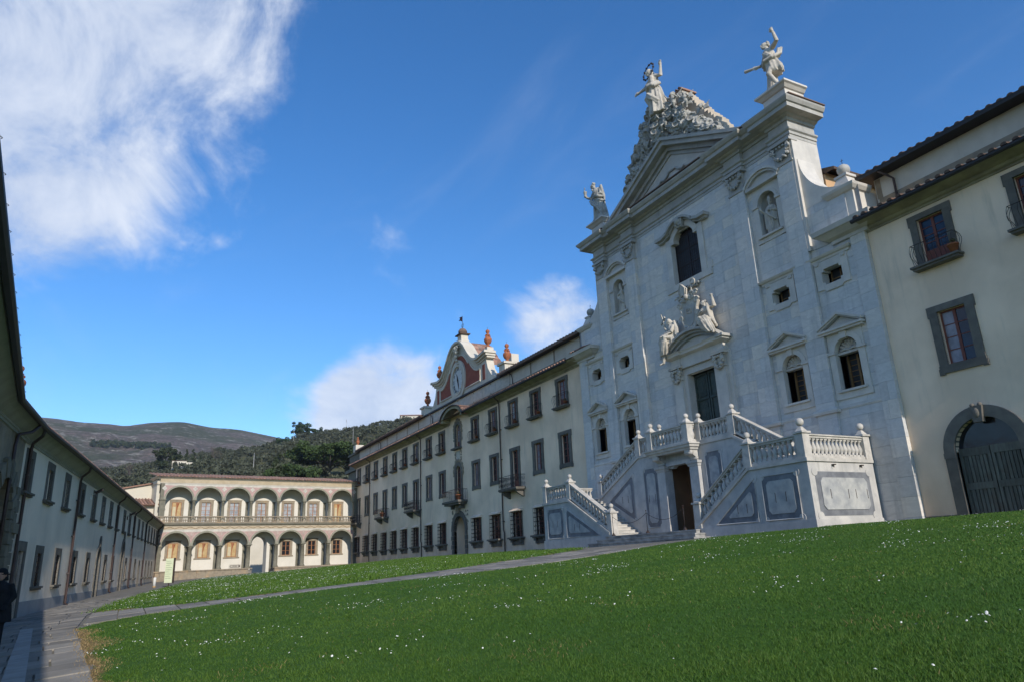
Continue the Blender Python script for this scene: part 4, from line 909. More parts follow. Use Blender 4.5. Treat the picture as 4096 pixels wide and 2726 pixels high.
# ---------------------------------------------------------------- church front
CH = frame((0, PY, 0), (1, 0))
church = thing('church', 'tall grey marble church front with pediment between the two cream wings', 'church', (-29.9, PY, .4))
CXc = -29.8
FY = -.12                      # face of the marble
WXS = [(-39.75, -.05), (-36.5, 0), (-23.25, 0), (-20.2, -.02)]      # window bays: centre x, drop of the square window
OP = []                        # openings in the marble skin
for cx, dz in WXS:
    OP.append((cx-.66, cx+.66, 6.50, 8.95)); OP.append((cx-.60, cx+.60, 11.55+dz, 12.46+dz))
OP += [(-30.68, -28.38, 5.2, 9.68), (-30.95, -28.35, 15.35, 18.5), (-23.92, -22.52, 15.35, 17.8), (-37.12, -35.72, 15.35, 17.8)]
PIL = [(-38.65, -37.6), (-35.35, -34.3), (-25.5, -24.45), (-22.2, -21.15)]
blocks = []
def clad(x0, x1, z0, z1, y, hc=.6, wmin=1.0, wmax=1.75, cuts=OP):
    zc = z0; row = 0
    while zc < z1-.05:
        zt = min(zc+hc, z1)
        if z1-zt < .2: zt = z1
        js = [x0]; x = x0-random.uniform(0, .8)
        while x < x1:
            x += random.uniform(wmin, wmax)
            if x0+.25 < x < x1-.25: js.append(x)
        js.append(x1)
        cs = [c for c in cuts if c[2] < zt-1e-4 and c[3] > zc+1e-4 and c[0] < x1 and c[1] > x0]
        zs = sorted({zc, zt} | {c[k] for c in cs for k in (2, 3) if zc < c[k] < zt})
        for za, zb in zip(zs, zs[1:]):
            hs = sorted((c[0], c[1]) for c in cs if c[2] < zb-1e-4 and c[3] > za+1e-4)
            for a, b in zip(js, js[1:]):
                segs = [(a, b)]
                for h0, h1 in hs:
                    ns = []
                    for p, q in segs:
                        if h1 <= p or h0 >= q: ns.append((p, q)); continue
                        if p < h0: ns.append((p, h0))
                        if q > h1: ns.append((h1, q))
                    segs = ns
                for p, q in segs:
                    if q-p > .02 and zb-za > .02: blocks.append((p, q, za, zb, y-random.uniform(0, .003)))
        zc = zt; row += 1
bays_low = [(-40.85, PIL[0][0]), (PIL[0][1], PIL[1][0]), (PIL[1][1], PIL[2][0]), (PIL[2][1], PIL[3][0]), (PIL[3][1], -18.95)]
for a, b in bays_low: clad(a, b, 5.85, 13.5, FY)
for a, b in bays_low: clad(a, b, .1, 5.85, FY-.06, .75, 1.2, 2.0)
for a, b in ((-41.8, -40.85), (-18.95, -18.2)): clad(a, b, .1, 13.3, FY-.10, .8, .95, .96)
for a, b in PIL: clad(a, b, .2, 18.5, FY-.20, .75, 1.1, 1.2, ())
for a, b in ((PIL[0][1], PIL[1][0]), (PIL[1][1], PIL[2][0]), (PIL[2][1], PIL[3][0])): clad(a, b, 13.5, 19.75, FY)
for a, b in ((-41.0, -38.65), (-21.15, -18.85)): clad(a, b, 13.5, 15.75, FY-.02)
JN = .0035
blocks.sort(key=lambda q: -(q[1]-q[0])*(q[3]-q[2])*(1+.04*(q[0]+30)))
def blk(q): return MB().box(q[0]+JN, q[1]-JN, q[4], .30, q[2]+JN, q[3]-JN, random.random())
for q in blocks[:290]: blk(q).build('marble_block', marble, church, CH)
mb = MB()
for q in blocks[290:]: mb.box(q[0]+JN, q[1]-JN, q[4], .30, q[2]+JN, q[3]-JN, random.random())
tag(mb.build('marble_blocks', marble, church, CH), kind='stuff')
joint = mat('joint_mortar', (.30, .30, .30), None, .9, 4)
mb = MB().wall(-41.8, -18.2, -.3, 15.7, OP, .0, .6); mb.wall(-38.7, -21.1, 15.7, 20.4, OP, .0, .6); mb.box(-41.8, -41.6, 0.01, 2, -.3, 14); mb.box(-18.4, -18.2, .01, 2, -.3, 14); mb.build('core_wall', joint, church, CH)
mb = MB(); mb.box(-38.55, -21.2, .8, 1.7, 13, 21.3); mb.box(-41.6, -18.4, .8, 1.7, 0, 15.6); mb.build('back_wall', trim, church, CH)
mb = MB(); mb.box(-38.80, -38.66, FY-.19, 1.6, 13.5, 19.74); mb.box(-21.14, -21.0, FY-.19, 1.6, 13.5, 19.74); mb.build('return_wall', trim, church, CH)
# curved shoulders
for s_ in (-1, 1):
    xi = CXc+s_*8.72; c = [(xi, 15.7), (xi, 18.5)]
    c += [(xi+s_*(.12+2.45*(1-math.cos(PI/2*k/12))), 18.5-2.55*math.sin(PI/2*k/12)) for k in range(13)]+[(xi+s_*2.6, 15.7)]
    MB().prism(c, FY-.03, 1.0).build('curved_shoulder', trim, church, CH)
# end piers: cornice, block, ball
mb = MB(); balls = MB()
ENDP = [(.0, 13.28), (.14, 13.30), (.14, 13.46), (.36, 13.54), (.62, 13.74), (.70, 13.76), (.76, 13.98), (0, 14.0)]
for x0, x1 in ((-41.85, -40.0), (-19.75, -18.15)):
    mb.sweep([(x0, 1), (x0, FY), (x1, FY), (x1, 1)], ENDP)
    xc = (x0+x1)/2 + (.1 if x0 < -30 else -.1); mb.box(xc-.62, xc+.62, FY, 1.2, 14.0, 15.55); mb.sweep([(xc-.62, 1), (xc-.62, FY), (xc+.62, FY), (xc+.62, 1)], [(0, 15.5), (.1, 15.55), (.22, 15.7), (.25, 15.82), (0, 15.84)])
    mb.box(xc-.52, xc+.52, FY+.1, 1.1, 15.8, 16.0); mb._add([(xc-.46, FY+.1, 16.0), (xc+.46, FY+.1, 16.0), (xc+.46, 1.0, 16.0), (xc-.46, 1, 16.0), (xc-.25, .15, 16.5), (xc+.25, .15, 16.5), (xc+.25, .75, 16.5), (xc-.25, .75, 16.5)], [(0, 1, 5, 4), (1, 2, 6, 5), (2, 3, 7, 6), (3, 0, 4, 7), (4, 5, 6, 7)])
    mb.box(xc-.34, xc+.34, .1, .8, 16.5, 16.62)
    th = thing('ball_finial', 'grey stone ball finial on the %s end pier of the church' % ('left' if x0 < -30 else 'right'), 'finial', (xc, PY+.45, 16.62), 'stone balls on the church piers')
    MB().lathe([(.14, 16.62), (.11, 16.68), (.16, 16.71), (.25, 16.79), (.30, 16.92), (.30, 17.0), (.25, 17.13), (.15, 17.21), (.04, 17.25)], (xc, .45, 0), 16).build('ball', trimG, th, CH)
    q = MB(); q.tube([(xc, .45, 17.22), (xc, .45, 17.55)], .015, 4); q.tube([(xc-.08, .45, 17.46), (xc+.08, .45, 17.46)], .012, 4); q.build('spike', iron, th, CH)
mb.build('end_piers', trim, church, CH)
mb = MB(); mb._add([(-42.1, -.95, 14.02), (-40.0, -.8, 14.02), (-40.6, .1, 14.5), (-42.1, .1, 14.3)], [(0, 1, 2, 3)]); eave_tiles(mb, -42.0, -40.2, -.85, 14.03, .1, 14.4, .3); mb.build('pier_tiles', tile, church, CH)
# plinth mouldings
mb = MB()
for a, b in ((-24.45, -22.2), (-21.15, -18.95), (-37.6, -35.35), (-40.85, -38.65)): mb.sweep([(a, FY), (b, FY)], [(0, 5.72), (.08, 5.72), (.10, 5.80), (.06, 5.86), (.06, 5.92), (0, 5.93)])
for a, b in PIL: mb.sweep([(a-.04, .1), (a-.04, FY-.2), (b+.04, FY-.2), (b+.04, .1)], [(0, 5.66), (.1, 5.66), (.12, 5.78), (.05, 5.88), (0, 5.89)])
mb.build('plinth_moulding', trim, church, CH)
# arched windows with pediments
def arch_window(cx):
    o = MB(); hw = .60
    o.box(cx-.92, cx-hw, FY-.07, .1, 6.2, 8.28); o.box(cx+hw, cx+.92, FY-.07, .1, 6.2, 8.28)
    o.box(cx-.95, cx+.95, FY-.06, .05, 5.98+.2, 6.48)
    o.box(cx-.74, cx+.74, FY-.16, .1, 6.481, 6.58)
    o.ring(cx, 8.33, hw, hw+.24, FY-.08, .1, seg=16)
    for s_ in (-1, 1): x0 = cx+s_*hw; o.box(min(x0-s_*.02, x0+s_*.40), max(x0-s_*.02, x0+s_*.40), FY-.14, .1, 8.27, 8.40)
    pts = [(cx-.92, 8.41), (cx-.92, 9.2), (cx+.92, 9.2), (cx+.92, 8.41), (cx+.84, 8.41)]+[(cx+.84*math.cos(PI*k/14), 8.33+.84*math.sin(PI*k/14)) for k in range(1, 14)]+[(cx-.84, 8.41)]
    o.prism(pts, FY-.05, .05)
    o.prism([(cx-.13, 8.88), (cx+.13, 8.88), (cx+.18, 9.2), (cx-.18, 9.2)], FY-.15, 0)
    win = o.build('window', trim, church, CH)
    p = MB()
    for (dep, t0, t1, e) in ((-.26, 0, .10, 1.12), (-.34, .10, .20, 1.18)):
        p.box(cx-e, cx+e, FY+dep, .05, 9.2+t0, 9.2+t1)
        for s_ in (-1, 1):
            a0, a1 = (cx+s_*e, 9.4+t0*.6), (cx, 9.92+t0*.6)
            p.prism([(a0[0], a0[1]), (a1[0], a1[1]), (a1[0], a1[1]+.12), (a0[0], a0[1]+.10)], FY+dep, .05)
    p.prism([(cx-1.0, 9.4), (cx+1.0, 9.4), (cx, 9.9)], FY-.06, .05); p.build('pediment', trim, win, CH)
    s = MB()      # scallop shell in the round head
    for k in range(9):
        a = PI*(k+.5)/9; s.tube([(cx, .12, 8.34), (cx+.30*math.cos(a), .20, 8.34+.30*math.sin(a)), (cx+.55*math.cos(a), .12, 8.34+.55*math.sin(a))], [.05, .075, .085], 6)
    s.prism([(cx-.64, 8.33), (cx+.64, 8.33)]+[(cx+.64*math.cos(PI*k/12), 8.33+.64*math.sin(PI*k/12)) for k in range(1, 12)], .2, .3); s.tube([(cx-.55, .06, 8.36), (cx-.2, .04, 8.44), (cx, .03, 8.36), (cx+.2, .04, 8.44), (cx+.55, .06, 8.36)], .06, 6)
    s.box(cx-.64, cx+.64, .0, .3, 8.22, 8.33); s.build('shell', pietraL if False else statue_m, win, CH)
    MB().box(cx-.66, cx+.66, .58, .62, 6.4, 8.3).build('pane', glassG, win, CH)
    f = MB()
    for s_ in (-1, 0, 1): f.box(cx+s_*.5-.05, cx+s_*.5+.05, .5, .57, 6.5, 8.22)
    for q in np.linspace(6.75, 8.0, 6): f.box(cx-.5, cx+.5, .53, .56, q-.015, q+.015)
    f.build('sash', mat('window_wood_ochre', (.26, .15, .06), None, .6, 5) if 'window_wood_ochre' not in MATS else MATS['window_wood_ochre'], win, CH)
    return win
def square_window(cx, dz):
    o = MB(); z0, z1 = 11.62+dz, 12.40+dz; hw = .55
    def notch(h, zb, zt, n):      # rectangle with notched corners
        return [(cx-h, zb+n), (cx-h+n*.6, zb+n), (cx-h+n*.6, zb), (cx+h-n*.6, zb), (cx+h-n*.6, zb+n), (cx+h, zb+n), (cx+h, zt-n), (cx+h-n*.6, zt-n), (cx+h-n*.6, zt), (cx-h+n*.6, zt), (cx-h+n*.6, zt-n), (cx-h, zt-n)]
    ip = notch(hw+.03, z0-.04, z1+.04, .12); op_ = [(cx-.92, z0-.2), (cx-.55, z0-.2), (cx-.45, z0-.33), (cx+.45, z0-.33), (cx+.55, z0-.2), (cx+.92, z0-.2), (cx+.92, z1+.42), (cx-.92, z1+.42)]
    # frame as bars
    o.box(cx-.90, cx-hw, FY-.07, .3, z0-.2, z1+.4); o.box(cx+hw, cx+.90, FY-.07, .3, z0-.2, z1+.4); o.box(cx-hw, cx+hw, FY-.07, .3, z1, z1+.4); o.prism([(cx-hw, z0), (cx-hw, z0-.2), (cx-.42, z0-.32), (cx+.42, z0-.32), (cx+hw, z0-.2), (cx+hw, z0)], FY-.07, .3)
    for sx in (-1, 1):
        for zc, sg in ((z1, -1), (z0, 1)): x0 = cx+sx*hw; o.box(min(x0, x0-sx*.13), max(x0, x0-sx*.13), FY-.065, .3, min(zc, zc+sg*.13), max(zc, zc+sg*.13))
    win = o.build('window', trim, church, CH)
    p = MB(); p.sweep([(cx-.98, .05), (cx-.98, FY), (cx+.98, FY), (cx+.98, .05)], [(0, z1+.4), (.08, z1+.42), (.10, z1+.52), (.18, z1+.56), (.24, z1+.66), (0, z1+.68)])
    for sx in (-1, 1):
        for k in range(3): p.box(cx+sx*.72-.12+k*.08, cx+sx*.72-.06+k*.08, FY-.13, FY-.06, z1+.26-.03*(k % 2), z1+.40)
    p.build('cornice', trim, win, CH)
    MB().box(cx-.62, cx+.62, .5, .54, z0-.1, z1+.1).build('pane', glassG, win, CH)
    f = MB(); 
    for s_ in (-.5, 0, .5): f.box(cx+s_*1.0-.03, cx+s_*1.0+.03, .44, .5, z0, z1)
    f.box(cx-.5, cx+.5, .45, .5, (z0+z1)/2-.02, (z0+z1)/2+.02); f.build('sash', MATS['window_wood_ochre'], win, CH)
for cx, dz in WXS: arch_window(cx); square_window(cx, dz)
# niches with curved pediments
def niche(cx):
    hw = .60; o = MB(); o.box(cx-.92, cx-hw, FY-.06, .1, 15.1, 17.18); o.box(cx+hw, cx+.92, FY-.06, .1, 15.1, 17.18); o.box(cx-.92, cx+.92, FY-.05, .1, 15.1, 15.34); o.box(cx-.8, cx+.8, FY-.18, .1, 15.341, 15.44)
    o.ring(cx, 17.2, hw, hw+.16, FY-.09, .1, seg=16)
    for s_ in (-1, 1): x0 = cx+s_*hw; o.box(min(x0-s_*.02, x0+s_*.38), max(x0-s_*.02, x0+s_*.38), FY-.14, .1, 17.12, 17.24)
    pts = [(cx-.92, 17.25), (cx-.92, 18.2), (cx+.92, 18.2), (cx+.92, 17.25), (cx+.76, 17.25)]+[(cx+.76*math.cos(PI*k/14), 17.2+.76*math.sin(PI*k/14)) for k in range(1, 14)]+[(cx-.76, 17.25)]
    o.prism(pts, FY-.04, .05); n = o.build('niche', trim, church, CH)
    p = MB(); p.box(cx-1.1, cx+1.1, FY-.28, .05, 18.2, 18.36)
    for r0, r1, dep in ((1.25, 1.37, -.22), (1.37, 1.48, -.32)): p.ring(cx, 17.62, r0, r1, FY+dep, .05, R(33), R(147), 16)
    p.prism([(cx+1.27*math.cos(R(33+114*k/12)), 17.62+1.27*math.sin(R(33+114*k/12))) for k in range(13)], FY-.06, .05)
    p.build('curved_pediment', trim, n, CH)
    h = MB(); seg = 14        # hollow half round
    rows = [15.44+(17.2-15.44)*k/4 for k in range(5)]; prof = [(.62, z) for z in rows]+[(.62*math.cos(PI/2*k/6), 17.2+.62*math.sin(PI/2*k/6)) for k in range(1, 7)]
    vs = []
    for r, z in prof:
        for k in range(seg+1):
            a = PI*k/seg; vs.append((cx+max(r, .02)*math.cos(a), .02+max(r, .02)*.85*math.sin(a), z))
    m_ = seg+1; h._add(vs, [(i*m_+k, (i+1)*m_+k, (i+1)*m_+k+1, i*m_+k+1) for i in range(len(prof)-1) for k in range(seg)], .5, True); h.box(cx-.62, cx+.62, 0, .55, 15.38, 15.44)
    h.build('niche_hollow', trimG, n, CH)
niche(-23.22); niche(-36.42)
# great window over the portal
gx = -29.62; o = MB()
o.box(gx-1.62, gx-1.18, FY-.10, .3, 15.3, 17.9); o.box(gx+1.18, gx+1.62, FY-.10, .3, 15.3, 17.9); o.box(gx-1.95, gx+1.95, FY-.09, .2, 14.92, 15.3); o.box(gx-2.05, gx-1.62, FY-.06, .2, 15.301, 15.7); o.box(gx+1.62, gx+2.05, FY-.06, .2, 15.301, 15.7)
o.box(gx-1.62, gx-.85, FY-.101, .3, 17.9, 18.3); o.box(gx+.85, gx+1.62, FY-.101, .3, 17.9, 18.3); o.ring(gx, 17.70, .95, 1.32, FY-.12, .3, R(18), R(162), 14)
gw = o.build('great_window', trim, church, CH)
h = MB()
for r0, r1, dep, hgt in ((1.30, 1.42, -.25, 0), (1.42, 1.56, -.45, .0)):
    h.ring(gx, 17.72, r0, r1, FY+dep, 0, R(38), R(142), 14)
    for s_ in (-1, 1):
        za = 17.72+r0*math.sin(R(38)); x0 = gx+s_*r0*math.cos(R(38)); x1 = gx+s_*2.15
        h.prism([(x0, za), (gx+s_*1.62, za-.22), (x1, za-.22), (x1, za-.06+.0), (gx+s_*1.62, za-.06), (x0, za+.17)] if r0 < 1.4 else [(x0, za), (gx+s_*1.62, za-.16), (x1+s_*.08, za-.16), (x1+s_*.08, za+.04), (gx+s_*1.62, za+.04), (x0, za+.17)], FY+dep, 0)
h.build('hood', trimG, gw, CH)
k_ = MB(); k_.prism([(gx-.22, 18.55), (gx+.22, 18.55), (gx+.34, 19.2), (gx-.34, 19.2)], FY-.4, 0); k_.ball((gx, FY-.42, 18.95), .22, 8, 6); k_.ball((gx-.15, FY-.4, 18.7), .12, 6, 5); k_.ball((gx+.15, FY-.4, 18.7), .12, 6, 5); k_.build('carved_keystone', statue_g, gw, CH)
MB().box(gx-1.25, gx+1.25, .2, .24, 15.3, 18.7).build('pane', glassG, gw, CH)
f = MB()
for q in np.linspace(-1.2, 1.2, 3): f.box(gx+q-.03, gx+q+.03, .14, .2, 15.3, 18.6)
for q in np.linspace(15.4, 18.4, 4): f.box(gx-1.2, gx+1.2, .15, .2, q-.025, q+.025)
for q in np.linspace(-1.1, 1.1, 13): f.box(gx+q-.006, gx+q+.006, .17, .195, 15.3, 18.6)
for q in np.linspace(15.4, 18.5, 17): f.box(gx-1.2, gx+1.2, .17, .195, q-.006, q+.006)
f.build('leading', iron, gw, CH)
# capitals
def capital(mb, x0, x1, z0, z1, y):
    mb.box(x0-.06, x1+.06, y-.06, .1, z0, z0+.10); w_ = x1-x0; mb.box(x0, x1, y-.02, .1, z0+.1, z1-.14)
    mb.box(x0-.18, x1+.18, y-.2, .1, z1-.14, z1)
    for s_ in (-1, 1):
        xc = (x0+x1)/2+s_*(w_/2+.02)
        mb.tube([(xc+.19*math.cos(t_)*(1-.11*t_)*s_, y-.14, z1-.36+.19*math.sin(t_)*(1-.11*t_)) for t_ in np.linspace(PI/2, 5.6, 16)], .065, 6)
        mb.ball((xc, y-.13, z1-.36), .09, 6, 5)
    for k in range(7):     # hanging garland
        a = PI*k/6; [mb.ball(((x0+x1)/2-w_*.40*math.cos(a)+random.uniform(-.06, .06), y-.11+random.uniform(-.05, .04), z1-.50-.42*math.sin(a)+random.uniform(-.06, .06)), random.uniform(.05, .10), 6, 4) for _ in range(5)]
    for k in range(5): mb.ball((x0+w_*(k+.5)/5, y-.08, z1-.24), .09, 6, 5)
for a, b in PIL:
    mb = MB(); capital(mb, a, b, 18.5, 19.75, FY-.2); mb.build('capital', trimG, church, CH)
# entablature with breaks over the pilasters
def ent_path(off):
    p = [(-38.75, 1.6), (-38.75, FY-.2-off)]
    for i, (a, b) in enumerate(PIL):
        if i > 0: p += [(a-.06, FY-off+.03), (a-.06, FY-.2-off)]
        if i < 3: p += [(b+.06, FY-.2-off), (b+.06, FY-off+.03)]
    return p+[(-21.05, FY-.2-off), (-21.05, 1.6)]
ENT = [(0, 19.75), (.06, 19.75), (.06, 19.92), (.11, 19.93), (.11, 20.08), (.20, 20.14), (.22, 20.22), (.04, 20.24), (.04, 20.72), (.12, 20.74), (.16, 20.86), (.30, 20.90), (.36, 20.98), (.72, 21.0), (.72, 21.22), (.80, 21.26), (.90, 21.42), (.92, 21.5), (0, 21.56)]
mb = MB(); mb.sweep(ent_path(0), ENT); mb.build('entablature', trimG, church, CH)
MB().box(-38.6, -21.2, FY, 1.55, 20.3, 21.5).build('entablature_core', trimG, church, CH)
# roof edge slabs on the cornice
mb = MB(); mb.box(-39.7, -20.1, -1.06, 1.6, 21.565, 21.62); mb.build('cornice_flashing', tiledark, church, CH)
# pediment
PX0, PX1, PZ0, PZA = -36.25, -23.35, 21.62, 24.75
sl_ = (PZA-PZ0)/((PX1-PX0)/2)
mb = MB()
for o0, o1, dep in ((-1.05, -.80, -.30), (-.80, -.52, -.48), (-.52, -.22, -.88), (-.22, 0, -1.02)):
    for s_ in (-1, 1):
        xe = CXc+s_*(PX1-PX0)/2
        def zline(x, o): return PZA-abs(x-CXc)*sl_+o
        x_a = xe; pts = [(CXc, PZA+o0), (CXc, PZA+o1), (xe, PZ0+o1), (xe, PZ0+o0)]
        # trim at the cornice line
        def cut(x, o): return max(zline(x, o), PZ0-.04)
        xs_ = np.linspace(CXc, xe, 14); poly = [(x, cut(x, o0)) for x in xs_]+[(x, cut(x, o1)) for x in xs_[::-1]]
        mb.prism(poly, dep, .8)
mb.build('raking_cornice', trimG, church, CH)
MB().prism([(PX0+.8, PZ0), (PX1-.8, PZ0), (CXc, PZA-.9)], FY-.1, .8).build('tympanum', trim, church, CH)
mb = MB()
for s_ in (-1, 1):
    mb.tube([(CXc+s_*x, FY-.16, z) for x, z in ((.0, 22.62), (.3, 22.66), (.55, 22.42), (.85, 22.30), (1.1, 22.42), (1.3, 22.24), (1.6, 22.16))], .07, 6); mb.box(CXc+s_*1.85-.35, CXc+s_*1.85+.35, FY-.22, FY-.08, 22.02, 22.12); mb.box(CXc+s_*1.85-.22, CXc+s_*1.85+.22, FY-.2, FY-.08, 22.12, 22.25)
mb.build('tympanum_ornament', trimG, church, CH)
# pedestals for the corner statues, stepped backing wall for the crowning group
mb = MB()
for xc in (-38.0, -21.55): mb.box(xc-.72, xc+.72, -.35, 1.05, 21.6, 22.6); mb.sweep([(xc-.72, 1.05), (xc-.72, -.35), (xc+.72, -.35), (xc+.72, 1.05)], [(0, 22.52), (.08, 22.56), (.20, 22.70), (.30, 22.76), (.30, 22.86), (0, 22.87)]); mb.box(xc-.72, xc+.72, -.35, 1.05, 22.601, 22.869)
mb.build('statue_pedestals', trim, church, CH)
mb = MB(); bx_ = CXc+.25
steps = [(4.6, 23.2), (4.25, 23.9), (3.8, 24.5), (3.35, 25.1), (2.9, 25.7), (2.5, 26.3), (2.1, 26.9), (1.7, 27.4)]
zprev = 21.6; _hw = [q[0] for q in steps]; _zt = [q[1] for q in steps]; steps = [(float(np.interp(z_, _zt, _hw))+random.uniform(-.06, .06), z_) for z_ in np.linspace(23.2, 27.4, 17)]
for hw_, zt in steps: mb.box(bx_-hw_*.9+.25, bx_+hw_-.35, -.2, .75, zprev, zt-.002); zprev = zt
mb.build('backing_wall', mat('backing_plaster', (.50, .42, .32), (.42, .355, .275), .9, 2), church, CH)
mb = MB(); mb.box(bx_-1.3, bx_+1.5, -.35, .9, 27.4, 27.5); eave_tiles(mb, bx_-1.2, bx_+1.45, -.35, 27.5, .9, 27.5, .3); mb.build('backing_tiles', tile, church, CH)
# nave behind the front
mb = MB(); mb.box(-38.4, -21.0, 1.75, 40, 10, 18.2); mb.build('nave', ochre, church, CH)
mb = MB(); mb._add([(-20.4, 1.75, 18.25), (-20.4, 40, 18.25), (-29.7, 40, 21.2), (-29.7, 1.75, 21.2), (-39, 1.75, 18.25), (-39, 40, 18.25), (-20.4, 1.75, 18.1), (-20.4, 40, 18.1), (-39, 1.75, 18.1)], [(0, 1, 2, 3), (3, 2, 5, 4), (6, 7, 1, 0), (6, 0, 3, 4, 8)]); mb.build('nave_roof', tiledark, church, CH)
# ---- portal
px = -29.5
mb = MB()
for s_ in (-1, 1):
    x0, x1 = sorted((px+s_*1.42, px+s_*2.10)); mb.box(x0, x1, FY-.30, .1, 5.3, 9.45); mb.box(x0-.05, x1+.05, FY-.36, .1, 5.3, 5.75)
    x0, x1 = sorted((px+s_*1.10, px+s_*1.42)); mb.box(x0, x1, FY-.14, .3, 5.3, 9.72)
    x0, x1 = sorted((px+s_*2.10, px+s_*2.35)); mb.box(x0, x1, FY-.12, .1, 5.3, 10.3)
mb.box(px-1.42, px+1.42, FY-.14, .3, 9.72, 10.1)
por = mb.build('portal', trim, church, CH)
mb = MB()
for s_ in (-1, 1): x0, x1 = sorted((px+s_*1.42, px+s_*2.10)); capital(mb, x0, x1, 9.45, 10.3, FY-.30)
mb.build('portal_capitals', statue_m, por, CH)
mb = MB(); mb.sweep([(px-2.15, .1), (px-2.15, FY-.32), (px-1.40, FY-.32), (px-1.40, FY-.2), (px+1.40, FY-.2), (px+1.40, FY-.32), (px+2.15, FY-.32), (px+2.15, .1)], [(0, 10.1), (.03, 10.3), (.08, 10.32), (.10, 10.44), (.02, 10.46), (.02, 10.74), (.12, 10.78), (.34, 10.86), (.36, 10.96), (.44, 11.06), (0, 11.08)]); mb.box(px-2.1, px+2.1, FY-.3, .1, 10.12, 11.0); mb.build('portal_entablature', trim, por, CH)
mb = MB()
for r0, r1, dep in ((3.0, 3.14, -.40), (3.14, 3.28, -.58), (3.28, 3.42, -.78)): mb.ring(px, 8.66, r0, r1, FY+dep, 0, R(44), R(136), 20)
for s_ in (-1, 1): x0, x1 = sorted((px+s_*2.05, px+s_*2.62)); mb.box(x0, x1, FY-.76, 0, 10.95, 11.1)
mb.build('portal_pediment', trimG, por, CH)
MB().prism([(px+3.0*math.cos(R(44+92*k/16)), 8.66+3.0*math.sin(R(44+92*k/16))) for k in range(17)], FY-.22, .1).build('portal_tympanum', trim, por, CH)
mb = MB()
for k, (xo, wd) in enumerate(((-.55, .28), (-.12, .16), (.2, .14), (.55, .2))): mb.box(px+xo, px+xo+wd, FY-.235, FY-.21, 10.54, 10.60); mb.box(px+xo, px+xo+.05, FY-.234, FY-.21, 10.5, 10.68)
mb.build('frieze_marks', terracotta, por, CH)
MB().box(px-1.10, px+1.10, .28, .34, 5.2, 9.72).build('door', greendoor, por, CH)
dpan = MB(); dfr = MB()
for s_ in (-1, 1):
    x0, x1 = sorted((px+s_*.04, px+s_*1.08)); dfr.box(x0, x1, .22, .28, 5.3, 5.5)
    for zq in (6.75, 8.15, 9.55): dfr.box(x0, x1, .2, .28, zq, zq+.12)
    dfr.box(x0, x0+.1, .22, .28, 5.5, 9.7); dfr.box(x1-.1, x1, .22, .28, 5.5, 9.7)
    for zb in (5.55, 6.95, 8.35):
        a, c = x0+.2, x1-.2; hz = 1.05
        for ins, y_ in ((0, .245), (.09, .225), (.18, .205)): dpan.prism([(a+ins+.1, zb+ins), (c-ins-.1, zb+ins), (c-ins, zb+ins+.1), (c-ins, zb+hz-ins-.1), (c-ins-.1, zb+hz-ins), (a+ins+.1, zb+hz-ins), (a+ins, zb+hz-ins-.1), (a+ins, zb+ins+.1)], y_, .28)
dd = dfr.build('door_frame', greendoor, por, CH); dpan.build('door_panels', greendoor, por, CH)
# ---------------------------------------------------------------- double staircase in front of the church (local y = world y - 28)
ST = CH
stair = thing('church_staircase', 'double marble staircase with balustrades in front of the church portal', 'staircase', (-30.4, 24, .4))
YB, YA = -4.3, -2.2
ZL, ZR, ZT, ZP = 3.30, 3.36, 5.36, .93       # left landing, right landing, top landing, foot platform
LX0, LX1, LX2 = -41.0, -37.9, -33.75         # left end, head of the front flight, foot of it
RX0, RX1, RX2 = -19.85, -23.0, -26.55
mb = MB()
mb.prism([(LX0, .1), (LX2, .1), (LX2, ZP+.22), (LX1, ZL), (LX0, ZL)], YB, YB+.35); mb.prism([(RX0, .1), (RX2, .1), (RX2, ZP+.22), (RX1, ZR), (RX0, ZR)], YB, YB+.35)
fw = mb.build('front_wall', stairm, stair, ST)
mb = MB(); mb.box(LX0, LX1, YB+.351, -.32, .1, ZL-.002); mb.box(RX1, RX0, YB+.351, -.32, .1, ZR-.002); mb.build('landing', stairm, stair, ST)
OX0, OX1, OZ = -30.85, -28.85, 4.42           # entrance under the top landing
rearL = [(-38.2, .1), (OX0, .1), (OX0, ZT), (-33.35, ZT), (-37.45, ZL+.1), (-38.2, ZL+.1)]
rearR = [(OX1, .1), (-22.2, .1), (-22.2, ZR+.1), (-25.75, ZT), (OX1, ZT)]
mb = MB(); mb.prism(rearL, YA, YA+.3); mb.prism(rearR, YA, YA+.3); mb.box(OX0, OX1, YA, YA+.3, OZ, ZT); mb.build('rear_wall', stairm, stair, ST)
mb = MB(); mb.box(-33.4, OX0-.6, YA+.301, -.32, .1, ZT-.01); mb.box(OX1+.6, -25.7, YA+.301, -.32, .1, ZT-.01); mb.box(OX0-.6, OX1+.6, YA+.301, -.32, OZ+.3, ZT-.01); mb.build('top_landing', stairm, stair, ST)
# flights: every step a slab
def flight(xa, za, xb, zb, n, y0, y1, name='step'):
    for k in range(n):
        x0 = xa+(xb-xa)*k/n; x1 = xa+(xb-xa)*(k+1)/n; z = za+(zb-za)*(k+1)/n; s_ = 1 if xb > xa else -1
        m_ = MB(); m_.box(min(x0-s_*.03, xb), max(x0-s_*.03, xb), y0+.002, y1-.002, z-.045, z); m_.box(min(x0, xb), max(x0, xb), y0+.003, y1-.003, z-(zb-za)/n-.02, z-.045); m_.build(name, railm, stair, ST)
flight(LX2, ZP, LX1, ZL-.003, 14, YB+.35, YA); flight(RX2, ZP, RX1, ZR-.003, 14, YB+.35, YA)
flight(-37.45, ZL, -33.4, ZT-.012, 12, YA+.3, -.33); flight(-22.2, ZR, -25.7, ZT-.012, 12, YA+.3, -.33)
wornm = mat('worn_step_marble', (.40, .385, .35), (.22, .215, .20), .75, 1.6, .08, 22, .3, c3=(.10, .095, .09), s3=1.3, a3=.6)
